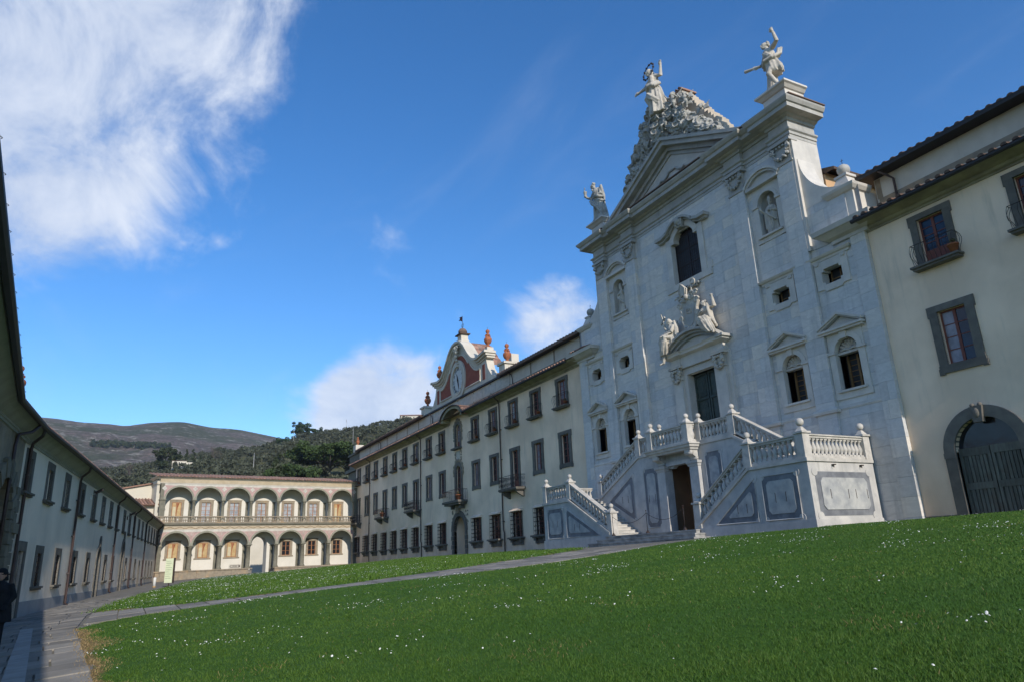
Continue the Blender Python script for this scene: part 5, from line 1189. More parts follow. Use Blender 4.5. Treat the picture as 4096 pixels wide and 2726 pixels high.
# foot platform and steps
for (xa, xb, yf, zt, zb) in ((-33.85, -26.42, -4.62, ZP, .2), (-34.2, -26.1, -4.98, .76, .1), (-34.55, -25.8, -5.34, .58, 0)):
    m_ = MB(); m_.box(xa, xb, yf, YA, zt-.06, zt); m_.box(xa+.03, xb-.03, yf+.03, YA-.01, zb, zt-.061); m_.build('foot_step', wornm, stair, ST)
# plinth and coping courses
mb = MB()
for xa, xb in ((LX0-.06, -34.0), (-26.35, RX0+.06)): mb.box(xa, xb, YB-.06, YB+.2, .05, .96)
mb.box(RX0-.2, RX0+.06, YB+.201, -.33, .05, .96); mb.box(LX0-.06, LX0+.2, YB+.201, -.33, .05, .96)
mb.build('plinth', stairm, stair, ST)
mb = MB()
def cope(pts, y0, y1, h=.14, ex=.07):
    for (xa, za), (xb, zb) in zip(pts, pts[1:]): mb.prism([(xa, za-h), (xb, zb-h), (xb, zb), (xa, za)], y0-ex, y1+ex)
cope([(LX0-.07, ZL+.001), (LX1, ZL+.001)], YB, YB+.35); cope([(LX1, ZL), (LX2, ZP+.22)], YB, YB+.35); cope([(RX0+.07, ZR+.001), (RX1, ZR+.001)], YB, YB+.35); cope([(RX1, ZR), (RX2, ZP+.22)], YB, YB+.35)
cope([(-33.35, ZT+.002), (OX0, ZT+.002)], YA, YA+.3); cope([(OX1, ZT+.002), (-25.75, ZT+.002)], YA, YA+.3); cope([(-37.45, ZL+.1), (-33.35, ZT)], YA, YA+.3); cope([(-22.2, ZR+.1), (-25.75, ZT)], YA, YA+.3)
mb.box(RX0-.35, RX0+.07, YB+.43, -.33, ZR-.14, ZR+.002); mb.box(LX0-.07, LX0+.35, YB+.43, -.33, ZL-.14, ZL+.002)
mb.build('coping', railm, stair, ST)
# balustrades
BAL = Kit(); mb = MB(); mb.box(-.10, .10, -.10, .10, 0, .07); mb.lathe([(.085, .07), (.055, .10), (.10, .20), (.115, .27), (.085, .38), (.05, .48), (.047, .53), (.07, .55), (.07, .575), (.055, .585)], (0, 0, 0), 10); mb.box(-.085, .085, -.085, .085, .585, .66); BAL.add('baluster', mb, railm)
def post(x, y, z, hgt=1.0, ball=True, w_=.2, bs=1.0):
    m_ = MB(); m_.box(x-w_, x+w_, y-w_, y+w_, z-.02, z+hgt-.001); p = m_.build('post', railm, stair, ST)
    m_ = MB(); m_.box(x-w_-.06, x+w_+.06, y-w_-.06, y+w_+.06, z+hgt, z+hgt+.08); 
    if ball:
        t_ = z+hgt+.08; m_._add([(x-w_*.9, y-w_*.9, t_), (x+w_*.9, y-w_*.9, t_), (x+w_*.9, y+w_*.9, t_), (x-w_*.9, y+w_*.9, t_), (x-.06, y-.06, t_+.2), (x+.06, y-.06, t_+.2), (x+.06, y+.06, t_+.2), (x-.06, y+.06, t_+.2)], [(0, 1, 5, 4), (1, 2, 6, 5), (2, 3, 7, 6), (3, 0, 4, 7)])
        m_.ball((x, y, t_+.30*bs+.02), .135*bs, 14, 10)
    m_.build('post_cap', railm, p, ST)
def balus(p0, p1, n, hgt=.98, w_=.13):
    """balustrade from p0 to p1 (x,y,z of the coping)"""
    A, B = Vector(p0), Vector(p1); d = (B-A); L_ = Vector((d.x, d.y)).length; nx, ny = -d.y/L_, d.x/L_
    def bar(z0, z1, ww, name):
        m_ = MB(); vs = []
        for zz_ in (z0, z1):
            for P in ((A, -1), (B, -1), (B, 1), (A, 1)): vs.append((P[0].x+nx*ww*P[1], P[0].y+ny*ww*P[1], P[0].z+zz_))
        m_.hexa([vs[0], vs[1], vs[2], vs[3], vs[4], vs[5], vs[6], vs[7]]); m_.build(name, railm, stair, ST)
    bar(0.003, .13, w_+.02, 'rail_base'); bar(hgt-.15, hgt-.06, w_, 'handrail'); bar(hgt-.059, hgt, w_+.05, 'handrail_cap')
    sz = (hgt-.15-.13+.02)/.66
    for k in range(n):
        P = A.lerp(B, (k+.5)/n); BAL.place(stair, ST @ T((P.x, P.y, P.z+.12)) @ Matrix.Diagonal((1, 1, sz, 1)))
yb, ya = YB+.17, YA+.15
# right: end face, front landing, front flight, rear flight
post(RX0-.2, yb, ZR, ball=True, bs=1.25); balus((RX0-.2, yb+.22, ZR), (RX0-.2, -.62, ZR), 14); post(RX0-.2, -.45, ZR, bs=1.15)
balus((RX1+.2, yb, ZR), (RX0-.42, yb, ZR), 9); post(RX1, yb, ZR, bs=1.05); balus((RX2+.25, yb, ZP+.32), (RX1-.2, yb, ZR-.02), 11, .95); post(RX2+.02, yb, ZP, 1.15, w_=.22)
post(-25.75, ya, ZT); balus((-22.3, ya, ZR+.1), (-25.5, ya, ZT-.02), 11, .95)
# left
post(LX0+.2, yb, ZL); balus((LX0+.42, yb, ZL), (LX1-.22, yb, ZL), 8); post(LX1, yb, ZL); balus((LX1+.2, yb, ZL-.02), (LX2-.25, yb, ZP+.32), 12, .95); post(LX2, yb, ZP, 1.25, w_=.22)
balus((LX0+.2, -.62, ZL), (LX0+.2, yb+.22, ZL), 13); post(-37.5, ya, ZL+.05, .95, w_=.16, bs=.95); balus((-37.3, ya, ZL+.1), (-33.55, ya, ZT-.02), 12, .95); post(-33.35, ya, ZT)
# top: either side of the projecting balcony
BX0, BX1, BYc = -31.55, -28.35, -2.78
balus((-33.12, ya, ZT), (BX0-.12, ya, ZT), 5); balus((BX1+.35, ya, ZT), (-25.98, ya, ZT), 8)
post(BX0+.1, BYc+.12, ZT); post(BX1-.1, BYc+.12, ZT); balus((BX0+.32, BYc+.12, ZT), (BX1-.32, BYc+.12, ZT), 9); balus((BX1-.1, BYc+.34, ZT), (BX1-.1, ya, ZT), 2); post(BX0+.1, ya+.02, ZT, w_=.15); post(BX1+.15, ya, ZT)
mb = MB(); mb.sweep([(BX0-.12, YA), (BX0-.12, BYc-.02), (BX1+.12, BYc-.02), (BX1+.12, YA)], [(-.1, 5.0), (0, 5.0), (.03, 5.1), (.10, 5.14), (.12, 5.24), (.18, 5.28), (.18, 5.36), (-.1, 5.365)]); mb.box(BX0-.11, BX1+.11, BYc, YA-.002, 5.02, 5.36); mb.build('balcony', railm, stair, ST)
# entrance: piers, consoles, interior
for s_, xx in ((-1, OX0), (1, OX1)):
    x0, x1 = sorted((xx, xx+s_*.66)); m_ = MB(); m_.box(x0, x1, YA-.24, YA-.001, ZP, 4.25); m_.box(x0-.04, x1+.04, YA-.28, YA-.001, ZP, 1.35); m_.sweep([(x0, YA), (x0, YA-.24), (x1, YA-.24), (x1, YA)], [(0, 4.15), (.03, 4.18), (.05, 4.28), (.10, 4.32), (.12, 4.44), (0, 4.46)]); m_.box(x0, x1, YA-.24, YA, 4.25, 4.46); p = m_.build('entrance_pier', stairm, stair, ST)
    xc = (x0+x1)/2; m_ = MB(); m_.prism([(0, 4.46), (.14, 4.46), (.2, 4.62), (.42, 4.78), (.56, 4.86), (.58, 5.02), (0, 5.02)], xc-.22, xc+.22)
    # turn the console so that it projects forward
    m_.v = [(b_, YA-a_, c_) for a_, b_, c_ in m_.v]; m_.f = [f_[::-1] for f_ in m_.f]
    m_.tube([(xc-.24, YA-.45, 4.86), (xc+.24, YA-.45, 4.86)], .12, 8); m_.tube([(xc-.24, YA-.12, 4.58), (xc+.24, YA-.12, 4.58)], .09, 8); m_.build('console', railm, p, ST)
mb = MB(); mb.box(OX0, OX1, YA-.12, YA+.01, OZ+.0, 4.62); mb.ring((OX0+OX1)/2, 4.2, .62, 1.1, YA+.02, YA+.28, R(15), R(165), 12, e=.45); mb.build('entrance_lintel', stairm, stair, ST)
mb = MB(); mb.box(OX0-.6, OX0-.55, YA+.31, -.33, .9, OZ+.28); mb.box(OX1+.55, OX1+.6, YA+.31, -.33, .9, OZ+.28); mb.box(OX0-.6, OX1+.6, -.36, -.34, .9, OZ+.28); mb.box(OX0-.6, OX1+.6, YA+.31, -.34, OZ+.2, OZ+.28); mb.build('porch_interior', orangeint, stair, ST)
mb = MB(); mb.box(-30.1, -29.0, -.40, -.365, .93, 3.6); mb.build('porch_door', wood, stair, ST); MB().box(-29.9, -29.25, -.44, -.405, 1.1, 2.4).build('dark_porch_sheet', dark, stair, ST)  # dark sheet on the door stands in for the unlit inner doorway
# inlaid panels
def panel(pts, y, nm='inlay', notch=.0):
    """pts outline in x,z on the plane y; blue-grey field, paler raised tablet inside"""
    c = Vector((sum(p[0] for p in pts)/len(pts), sum(p[1] for p in pts)/len(pts)))
    f = MB().prism(pts, y-.008, y+.02).build(nm, bard, stair, ST)
    MB().tube([(q_[0], y-.012, q_[1]) for q_ in list(pts)+[pts[0]]], .035, 5, False).build('moulding', stairm, f, ST)
    inn = []
    n = len(pts); ar = sum(pts[i][0]*pts[(i+1) % n][1]-pts[(i+1) % n][0]*pts[i][1] for i in range(n)); sg = 1 if ar > 0 else -1
    for i in range(n):       # inset polygon
        p, q, r_ = Vector(pts[i-1]), Vector(pts[i]), Vector(pts[(i+1) % n]); d0, d1 = (q-p).normalized(), (r_-q).normalized(); n0, n1 = Vector((-d0.y, d0.x))*sg, Vector((-d1.y, d1.x))*sg
        m_ = n0+n1; m_ = m_/max(m_.length_squared/2, .12); inn.append(q+m_*.24)
    ch = []
    for i in range(n):
        p, q, r_ = inn[i-1], inn[i], inn[(i+1) % n]; ch += [tuple(q+(p-q).normalized()*.14), tuple(q+(r_-q).normalized()*.14)]
    m_ = MB().prism(ch, y-.035, y+.02); t_ = m_.build('tablet', panelm, f, ST)
    m_ = MB(); 
    for xq in (c.x-.28, c.x+.28): m_.box(xq-.012, xq+.012, y-.042, y-.03, c.y-.22, c.y+.18)
    m_.build('iron_clamp', iron, f, ST)
    m_ = MB()
    for p in pts:
        d = (c-Vector(p)).normalized(); q = Vector(p)+d*.02; m_.prism([(q.x+.16*math.cos(2*PI*k/14), q.y+.16*math.sin(2*PI*k/14)) for k in range(14)], y-.02, y+.02)
    m_.build('corner_roundel', stairm, f, ST)
panel([(-22.35, 1.05), (-20.45, 1.05), (-20.45, 2.88), (-22.35, 2.88)], YB); panel([(-25.35, 1.05), (-22.75, 1.05), (-22.75, 2.85)], YB)
panel([(-40.55, 1.05), (-38.65, 1.05), (-38.65, 2.85), (-40.55, 2.85)], YB); panel([(-38.25, 2.75), (-38.25, 1.05), (-34.75, 1.05)], YB)
panel([(-36.6, 3.0), (-34.05, 1.75), (-34.05, 4.35)], YA); panel([(-33.0, 1.3), (-31.75, 1.3), (-31.75, 4.5), (-33.0, 4.5)], YA); panel([(-27.85, 1.3), (-26.7, 1.3), (-26.7, 4.75), (-27.85, 4.75)], YA); panel([(-25.4, 2.4), (-23.2, 2.4), (-25.4, 4.4)], YA)
# end panel faces +x
EP = frame((RX0, PY, 0), (0, 1))
def epanel():
    pts = [(-3.98, 1.08), (-.72, 1.08), (-.72, 2.82), (-3.98, 2.82)]
    f = MB().prism(pts, -.008, .02).build('inlay', bard, stair, EP)
    a = .24; MB().prism([(-3.98+a+.16, 1.08+a), (-.72-a-.16, 1.08+a), (-.72-a, 1.08+a+.16), (-.72-a, 2.82-a-.16), (-.72-a-.16, 2.82-a), (-3.98+a+.16, 2.82-a), (-3.98+a, 2.82-a-.16), (-3.98+a, 1.08+a+.16)], -.04, .02).build('tablet', panelm, f, EP)
    m_ = MB()
    for xq in (-3.25, -2.2, -1.75, -.95-.1): m_.box(xq-.012, xq+.012, -.05, -.03, 1.75, 2.12)
    for xq in (-2.9, -1.2): m_.box(xq-.01, xq+.14, -.12, 0, 3.08, 3.12); m_.box(xq-.012, xq+.012, -.12, -.10, 2.98, 3.1)
    m_.build('iron_clamp', iron, f, EP)
    m_ = MB()
    for p in pts: m_.prism([(p[0]+.17*math.cos(2*PI*k/14), p[1]+.17*math.sin(2*PI*k/14)) for k in range(14)], -.02, .02)
    m_.build('corner_roundel', stairm, f, EP)
epanel()
# rope barrier
RP = [(-33.25, -4.45), (-30.3, -4.4), (-27.35, -4.45)]
for i, (x, y) in enumerate(RP):
    th = thing('rope_post', ['thin black rope post at the foot of the left flight of steps', 'thin black rope post in the middle before the entrance steps', 'thin black rope post by the right pier of the entrance'][i], 'rope post', (x, PY+y, ZP), 'rope barrier posts')
    m_ = MB(); m_.lathe([(.11, ZP), (.11, ZP+.03), (.05, ZP+.1), (.03, ZP+.16)], (x, y, 0), 12); m_.build('foot', iron, th, ST); m_ = MB(); m_.tube([(x, y, ZP+.1), (x, y, ZP+1.13)], .016, 6); m_.ball((x, y, ZP+1.14), .03, 8, 6); m_.build('pole', iron, th, ST)
m_ = MB()
for a, b in zip(RP, RP[1:]): m_.tube([(a[0]+(b[0]-a[0])*t_, a[1]+(b[1]-a[1])*t_, ZP+1.02-.42*(1-(2*t_-1)**2)) for t_ in np.linspace(0, 1, 14)], .012, 5)
tag(m_.build('barrier_rope', iron, None, ST), 'dark sagging rope strung between the black posts before the entrance', 'rope')
# ---------------------------------------------------------------- two-storey arcade (local x from its left end, y inwards)
da = Vector((.162, -.987, 0)); A_R = Vector((-100.85, 28.0, 0)); AL_ = 25.6
ORG = A_R+da*AL_; ARC = frame((ORG.x, ORG.y, 0), (-da.x, -da.y))
arc = thing('arcade_building', 'two-storey cream arcade with seven arches per floor closing the courtyard', 'building', (ORG.x-.16*12, ORG.y+12.5, -.5))
S0 = AL_
COLS = [S0-s for s in (21.6, 18.13, 14.62, 11.1, 7.57, 3.99)]      # column centres
edges = [S0-25.1]+COLS+[S0-.45]
BAYS = [((a+b)/2, (b-a)/2) for a, b in zip(edges, edges[1:])]
DEP = 2.0
# back wall with windows; painted windows are flat panels
mb = MB(); dz0 = .0
doorx = BAYS[3][0]+.15; WSH = .2
hl = [(doorx-1.0, doorx+1.0, -.9, 4.1)]
WINL = {4, 5, 6}; WINU = {1, 2, 3, 4, 5}
for i, (c, h) in enumerate(BAYS):
    c = c+WSH
    if i in WINL: hl.append((c-.55, c+.55, 1.62, 3.42))
    if i in WINU: hl.append((c-.58, c+.58, 5.45, 8.35))
mb.wall(0, S0+.5, -1.2, 10.6, hl, DEP, .25, [(doorx, 1.0, 3.1)])
bw = mb.build('back_wall', plasterA, arc, ARC)
mb = MB(); mb.box(0, S0+.5, .35, DEP-.002, 4.95, 5.35); mb.box(0, S0+.5, .35, DEP-.002, 10.3, 10.5); mb.build('floors', plasterA, arc, ARC); mb = MB(); mb.box(0, doorx-1.4, .0, DEP, -1.2, -.0); mb.box(doorx+1.4, S0+.3, .0, DEP, -1.2, -.0); mb.box(doorx-1.4, doorx+1.4, -.3, DEP, -1.2, -.42); mb.build('arcade_floor', paving, arc, ARC)
mb = MB(); mb.box(-.3, .0, .4, DEP+4, -1.2, 10.9); mb.build('end_wall', plasterY, arc, ARC)
# passage through the middle
mb = MB(); mb.box(doorx-1.02, doorx-1.0, DEP+.25, DEP+1.3, -.9, 3.2); mb.box(doorx+1.0, doorx+1.02, DEP+.25, DEP+1.3, -.9, 3.2); mb.ring(doorx, 3.1, 1.0, 1.05, DEP+.25, DEP+1.3, seg=14); mb.build('passage', plasterA, arc, ARC)
MB().box(doorx-3.0, doorx+9.0, DEP+.3, DEP+26, -1.15, -.62).build('passage_floor', paving, arc, ARC)
MB().box(doorx-3, doorx+16, DEP+25, DEP+25.3, -1.2, 9).build('far_court_wall', plasterY, arc, ARC)
archm = mat('arch_stone', (.28, .265, .20), (.23, .215, .165), .85, 3.0, .08, 35, .25)
# arch screens
def screen(zspr, ztop, y0, y1, mat_, nm, eh=1.0):
    m_ = MB()
    for i, (c, h) in enumerate(BAYS):
        r_ = h-.20; a, b = edges[i], edges[i+1]; seg = 18
        P = [(c-r_*math.cos(PI*k/seg), zspr+r_*eh*math.sin(PI*k/seg)) for k in range(seg+1)]
        for k in range(seg):
            p, q = P[k], P[k+1]
            m_.hexa([(p[0], y0, p[1]), (q[0], y0, q[1]), (q[0], y1, q[1]), (p[0], y1, p[1]), (p[0], y0, ztop), (q[0], y0, ztop), (q[0], y1, ztop), (p[0], y1, ztop)], .5)
        m_.box(a, P[0][0], y0, y1, zspr, ztop, .5); m_.box(P[-1][0], b, y0, y1, zspr, ztop, .5)
    return m_.build(nm, mat_, arc, ARC)
scl = screen(3.05, 5.35, 0, .45, whitestucco, 'lower_arch_wall'); scu = screen(8.5, 10.95, .02, .42, whitestucco, 'upper_arch_wall', .98)
for zspr, sc_, y_, eh in ((3.05, scl, -.05, 1.0), (8.5, scu, -.03, .98)):
    for i, (c, h) in enumerate(BAYS):
        r_ = h-.20; m_ = MB(); m_.ring(c, zspr, r_-.01, r_+.20, y_, .47, seg=20, e=eh); m_.build('archivolt', archm, sc_, ARC)
    for i, x in enumerate(edges):        # spandrels, painted pink with a white flower or scroll
        t0 = zspr+.6; up = zspr > 5; m_ = MB(); lo = []; z1 = zspr+(1.72 if up else 1.62)
        for sd in (-1, 1):           # follow the back of the arch on either side of the column
            jb = i-1 if sd < 0 else i
            if not 0 <= jb < len(BAYS): lo += [(x, z1), (x, zspr+.3)] if sd < 0 else [(x, zspr+.3), (x, z1)]; continue
            c_, h_ = BAYS[jb]; R_ = h_-.20+.19; am = math.asin(min(.97, (z1-zspr)/(R_*eh)))
            arcp = [(c_-sd*R_*math.cos(a_), zspr+R_*eh*math.sin(a_)) for a_ in np.linspace(.22, am, 10)]
            lo += arcp[::-1] if sd < 0 else arcp
        m_.prism(lo, y_+.035, .02); sp_ = m_.build('spandrel', pinkstucco if up else redstucco if False else pinkstucco, sc_, ARC)
        m_ = MB(); zc = z1-.38
        if .3 < x < S0-.3:
            if up:
                for dx, dz in ((-.15, 0), (.15, 0), (0, .15), (0, -.15)): m_.prism([(x+dx+.125*math.cos(2*PI*k/10), zc+dz+.125*math.sin(2*PI*k/10)) for k in range(10)], y_+.02, .03)
            else:
                zc = z1-.32
                m_.tube([(x, y_+.03, zc-.35), (x, y_+.03, zc+.22)], .025, 4)
                for s_ in (-1, 1): m_.tube([(x, y_+.03, zc-.1), (x+s_*.16, y_+.03, zc-.02), (x+s_*.18, y_+.03, zc+.12), (x+s_*.08, y_+.03, zc+.1)], .025, 4); m_.tube([(x+s_*.72, y_+.03, z1-.08), (x+s_*.08, y_+.03, t0+.25)], .02, 4)
                m_.tube([(x-.72, y_+.03, z1-.08), (x+.72, y_+.03, z1-.08)], .02, 4)
            m_.build('painted_flower' if up else 'painted_scroll', whitestucco, sp_, ARC)
# columns
def column_kit(h, r):
    K = Kit(); m_ = MB(); m_.lathe([(r*1.35, 0), (r*1.35, .06), (r*1.15, .12), (r*1.25, .17), (r, .22), (r, h*.4), (r*.86, h-.30), (r*.95, h-.29), (r*.95, h-.26), (r*.86, h-.25), (r*.86, h-.2), (r*1.15, h-.12), (r*1.2, h-.1)], (0, 0, 0), 14); i = K.add('column', m_, pietraL); K.add('column_base', MB().box(-r*1.4, r*1.4, -r*1.4, r*1.4, -.12, 0), pietraL, i); K.add('abacus', MB().box(-r*1.35, r*1.35, -r*1.35, r*1.35, h-.1, h), pietraL, i); return K
KL, KUp = column_kit(2.85, .27), column_kit(2.25, .20)
for x in COLS: KL.place(arc, ARC @ T((x, .22, .20))); KUp.place(arc, ARC @ T((x, .22, 6.25)))
m_ = MB()
for x in (.45, S0-.1): m_.box(x-.42, x+.32, .0, .5, .1, 5.35); m_.box(x-.34, x+.28, .03, .45, 5.36, 10.9); m_.box(x-.48, x+.38, -.06, .5, 2.95, 3.1); m_.box(x-.42, x+.36, -.04, .5, 8.4, 8.55)
m_.build('end_pier', pietraL, arc, ARC)
m_ = MB()
for x in COLS: m_.box(x-.2, x+.2, DEP-.08, DEP, 0, 3.0); m_.box(x-.26, x+.26, DEP-.12, DEP, 2.9, 3.05); m_.box(x-.16, x+.16, DEP-.06, DEP, 5.36, 8.45); m_.box(x-.22, x+.22, DEP-.1, DEP, 8.35, 8.5)
m_.build('back_pilasters', pietraL, arc, ARC)
# plinth stones
for k in range(16):
    x0 = -.2+k*1.02; 
    if x0 > doorx-2.2: break
    m_ = MB(); m_.box(x0+.008, min(x0+1.02, doorx-1.45)-.008, -.16-.01*(k % 2), .5, -1.2, .07); m_.build('plinth_stone', pietraB, arc, ARC)
for k in range(14):
    x0 = doorx+1.45+k*1.02
    if x0 > S0: break
    m_ = MB(); m_.box(x0+.008, min(x0+1.02, S0+.2)-.008, -.16-.01*(k % 2), .5, -1.0, .0); m_.build('plinth_stone', pietraB, arc, ARC)
m_ = MB(); m_.box(-.3, doorx-1.4, -.26, .5, .07, .20); m_.box(doorx+1.4, S0+.2, -.26, .5, .001, .19); m_.build('plinth_ledge', pietraB, arc, ARC)
# string courses, frieze, balustrade
m_ = MB(); m_.sweep([(-.3, .5), (-.3, 0), (S0+.1, 0)], [(0, 5.36), (.06, 5.38), (.10, 5.46), (.18, 5.50), (.20, 5.60), (.10, 5.62), (.10, 5.66), (0, 5.68)]); m_.build('string_course', pietraL, arc, ARC)
m_ = MB(); m_.box(0, S0, -.025, 0, 4.98, 5.33); fr = m_.build('painted_frieze', yelstucco, arc, ARC)
m_ = MB(); m_.tube([(x, -.03, 5.155+.09*math.sin(x*5.4)) for x in np.arange(.1, S0, .12)], .025, 4, False); m_.build('painted_wave', mat('brown_fresco', (.22, .12, .06), None, .9), fr, ARC)
m_ = MB(); m_.box(-.1, S0, -.02, .3, 5.7, 5.84); m_.box(-.1, S0, -.06, .32, 6.42, 6.54); m_.build('balustrade_rail', pietraB, arc, ARC)
KB = Kit(); m_ = MB(); m_.lathe([(.08, 0), (.05, .05), (.09, .16), (.10, .22), (.05, .38), (.045, .44), (.07, .5), (.08, .58)], (0, 0, 0), 8); KB.add('baluster', m_, pietraB)
for i, (c, h) in enumerate(BAYS):
    for half in (0, 1):
        a = edges[i]+.22 if half == 0 else c+.2; b = c-.2 if half == 0 else edges[i+1]-.22
        for k in range(6): KB.place(arc, ARC @ T((a+(b-a)*(k+.5)/6, .12, 5.84)))
m_ = MB()
for x in edges+[c for c, h in BAYS]: m_.box(x-.19, x+.19, -.01, .26, 5.84, 6.42)
pedo = m_.build('balustrade_pedestals', pietraB, arc, ARC)
m_ = MB()
for x in edges+[c for c, h in BAYS]: m_.prism([(x, 6.0), (x+.1, 6.13), (x, 6.26), (x-.1, 6.13)], -.03, 0)
m_.build('pedestal_lozenge', whitestucco, pedo, ARC)
# fresco band and eaves
m_ = MB(); m_.box(-.05, S0+.1, -.03, 0, 10.52, 10.96); m_.build('painted_band', yelstucco, arc, ARC)
m_ = MB(); m_.sweep([(-.35, 3), (-.35, .02), (S0+.2, .02)], [(0, 10.42), (.05, 10.43), (.05, 10.5), (0, 10.52)]); m_.sweep([(-.35, 3), (-.35, .02), (S0+.2, .02)], [(0, 10.96), (.10, 10.98), (.14, 11.06), (.30, 11.10), (.36, 11.18), (0, 11.2)]); m_.build('cornice', gable_w, arc, ARC)
m_ = MB(); m_._add([(-.6, -.45, 11.22), (S0+.4, -.45, 11.22), (S0+.4, 4.5, 12.1), (-.6, 4.5, 12.1), (-.6, -.45, 11.19), (S0+.4, -.45, 11.19)], [(0, 1, 2, 3), (4, 5, 1, 0)]); rf = m_.build('roof', tile, arc, ARC)
x = -.5; KTl = Kit(); m_ = MB(); eave_tiles(m_, -.2, .2, -.42, 11.22, 4.4, 12.08, .40); KTl.add('roof_tile', m_, tile)
TL_ = []
for v in range(4):
    kk = Kit(); m_ = MB(); eave_tiles(m_, -.2, .2, -.42, 11.22, 4.4, 12.08, .40); kk.add('roof_tile', m_, tile); TL_.append(kk)
while x < S0+.3: random.choice(TL_).place(rf, ARC @ T((x, random.uniform(-.03, .03), random.uniform(0, .02)))); x += .40
# windows in the back wall
def bwin(c, z0, z1, hw, real, m_frame, gl, rows):
    m_ = MB(); f = .30; y = DEP
    m_.box(c-hw-f, c-hw, y-.03, y+.02, z0, z1); m_.box(c+hw, c+hw+f, y-.03, y+.02, z0, z1); m_.box(c-hw-f, c+hw+f, y-.03, y+.02, z1, z1+f*.9); m_.box(c-hw-f-.08, c+hw+f+.08, y-.05, y, z1+f*.9, z1+f*.9+.07)
    if z0 < 3: m_.box(c-hw-f-.12, c+hw+f+.12, y-.08, y+.02, z0-.16, z0)
    o = m_.build('window', pietraB, arc, ARC); m_ = MB(); b = .07; yy = y+.10 if real else y-.02; y2 = yy+.05
    m_.box(c-hw, c-hw+b, yy, y2, z0, z1); m_.box(c+hw-b, c+hw, yy, y2, z0, z1); m_.box(c-b*.7, c+b*.7, yy-.01, y2, z0, z1); m_.box(c-hw+b, c+hw-b, yy, y2, z1-b, z1); m_.box(c-hw+b, c+hw-b, yy, y2, z0, z0+b)
    for r in range(1, rows): zq = z0+(z1-z0)*r/rows; m_.box(c-hw+b, c+hw-b, yy+.01, y2-.005, zq-.02, zq+.02)
    if real:
        s_ = m_.build('sash', woodO, o, ARC)
        for sx in (-1, 1):
            a, e = (c-hw+b, c-b*.7) if sx < 0 else (c+b*.7, c+hw-b); MB().box(a, e, yy+.022, yy+.03, z0+b, z1-b).build('pane', gl, s_, ARC)
        MB().box(c-hw-.1, c+hw+.1, y+.26, y+.3, z0-.1, z1+.1).build('backing', dark, o, ARC)
    else: m_.build('painted_sash', woodO, o, ARC); MB().box(c-hw, c+hw, y-.012, y+.01, z0, z1).build('painted_panel', gl, o, ARC); m_ = MB(); m_.box(c-hw+.1, c-.1, y-.018, y, z0+.15, z1-.55); m_.build('painted_light', paintpale, o, ARC); m_ = MB(); m_.prism([(c-.02, z0+.15), (c+.12, z1-.7), (c+.3, z1-.1), (c-.12, z1-.1), (c-.0, z1-.8)], y-.024, y); m_.build('painted_curtain', terracotta, o, ARC)
for i, (c, h) in enumerate(BAYS):
    c = c+WSH
    if i in WINL: bwin(c, 1.62, 3.42, .55, True, None, glass, 3)
    elif i < 3: bwin(c, 1.62, 3.42, .58, False, None, paintwin, 1)
    if i in WINU: bwin(c, 5.45, 8.35, .58, True, None, glassW, 6)
    else: bwin(c, 5.45, 8.35, .55, False, None, paintwin, 1)
# hand-painted museum sign on the wall of the third bay
cs = BAYS[2][0]+.75; SS = Matrix.Translation((cs, 0, .48)) @ Matrix.Diagonal((.68, 1, .62, 1)) @ Matrix.Translation((-cs, 0, -.62))
sg = thing('museum_sign', 'white painted MUSEO sign with arrow on the third lower bay of the arcade', 'sign', tuple(ARC @ Vector((cs, DEP-.1, .5))))
m_ = MB(); m_.prism([(cs-.95, .62), (cs-.8, .42), (cs+.7, .42), (cs+.7, .34), (cs+1.0, .62), (cs+.7, .9), (cs+.7, .82), (cs-.8, .82)], DEP-.06, DEP-.02); m_.build('border', iron, sg, ARC @ SS)
m_ = MB(); m_.box(cs-1.1, cs+1.15, DEP-.02, DEP-.001, .22, 1.0); m_.build('board', whitestucco, sg, ARC @ SS); MB().prism([(cs-.86, .62), (cs-.76, .48), (cs+.66, .48), (cs+.66, .76), (cs-.76, .76)], DEP-.07, DEP-.055).build('field', whitestucco, sg, ARC @ SS)
link('lettering', text_mesh('MVSEO', .26, iron), sg, ARC @ SS @ T((cs-.05, DEP-.08, .62)) @ RX(PI/2))
# side house between arcade and left wing
m_ = MB(); m_.box(-6.5, -.301, 1.2, 12, -1.2, 7.95); sh = thing('side_house', 'low pale yellow house with red tiles between arcade and left wing', 'building', tuple(ARC @ Vector((-3, 1.2, -1)))); m_.build('wall', plasterY, sh, ARC)
m_ = MB(); m_._add([(-6.8, .5, 7.95), (.15, .5, 7.95), (.15, 3.5, 8.9), (-6.8, 3.5, 8.9), (-6.8, .5, 7.85), (.15, .5, 7.85)], [(0, 1, 2, 3), (4, 5, 1, 0)]); eave_tiles(m_, -6.7, .1, .5, 7.97, 3.5, 8.92, .35); tag(m_.build('roof', tile, sh, ARC), kind=None)
m_ = MB(); m_.prism([(-9, 7.9), (-.302, 7.9), (-.302, 10.65), (-9, 8.9)], 3.2, 12); m_.build('gable_wall', plasterY, sh, ARC)
m_ = MB(); m_._add([(-9.3, 2.9, 8.95), (.0, 2.9, 10.85), (.0, 12, 10.85), (-9.3, 12, 8.95), (-9.3, 2.9, 8.8), (.0, 2.9, 10.7)], [(0, 1, 2, 3), (4, 5, 1, 0)]); m_.build('gable_roof', tile, sh, ARC)
m_ = MB(); m_.box(-6.9, -5.9, 8, 9, 8.5, 11.3); m_.box(-7.0, -5.8, 7.9, 9.1, 11.3, 11.5); m_.build('chimney', gable_w, sh, ARC)
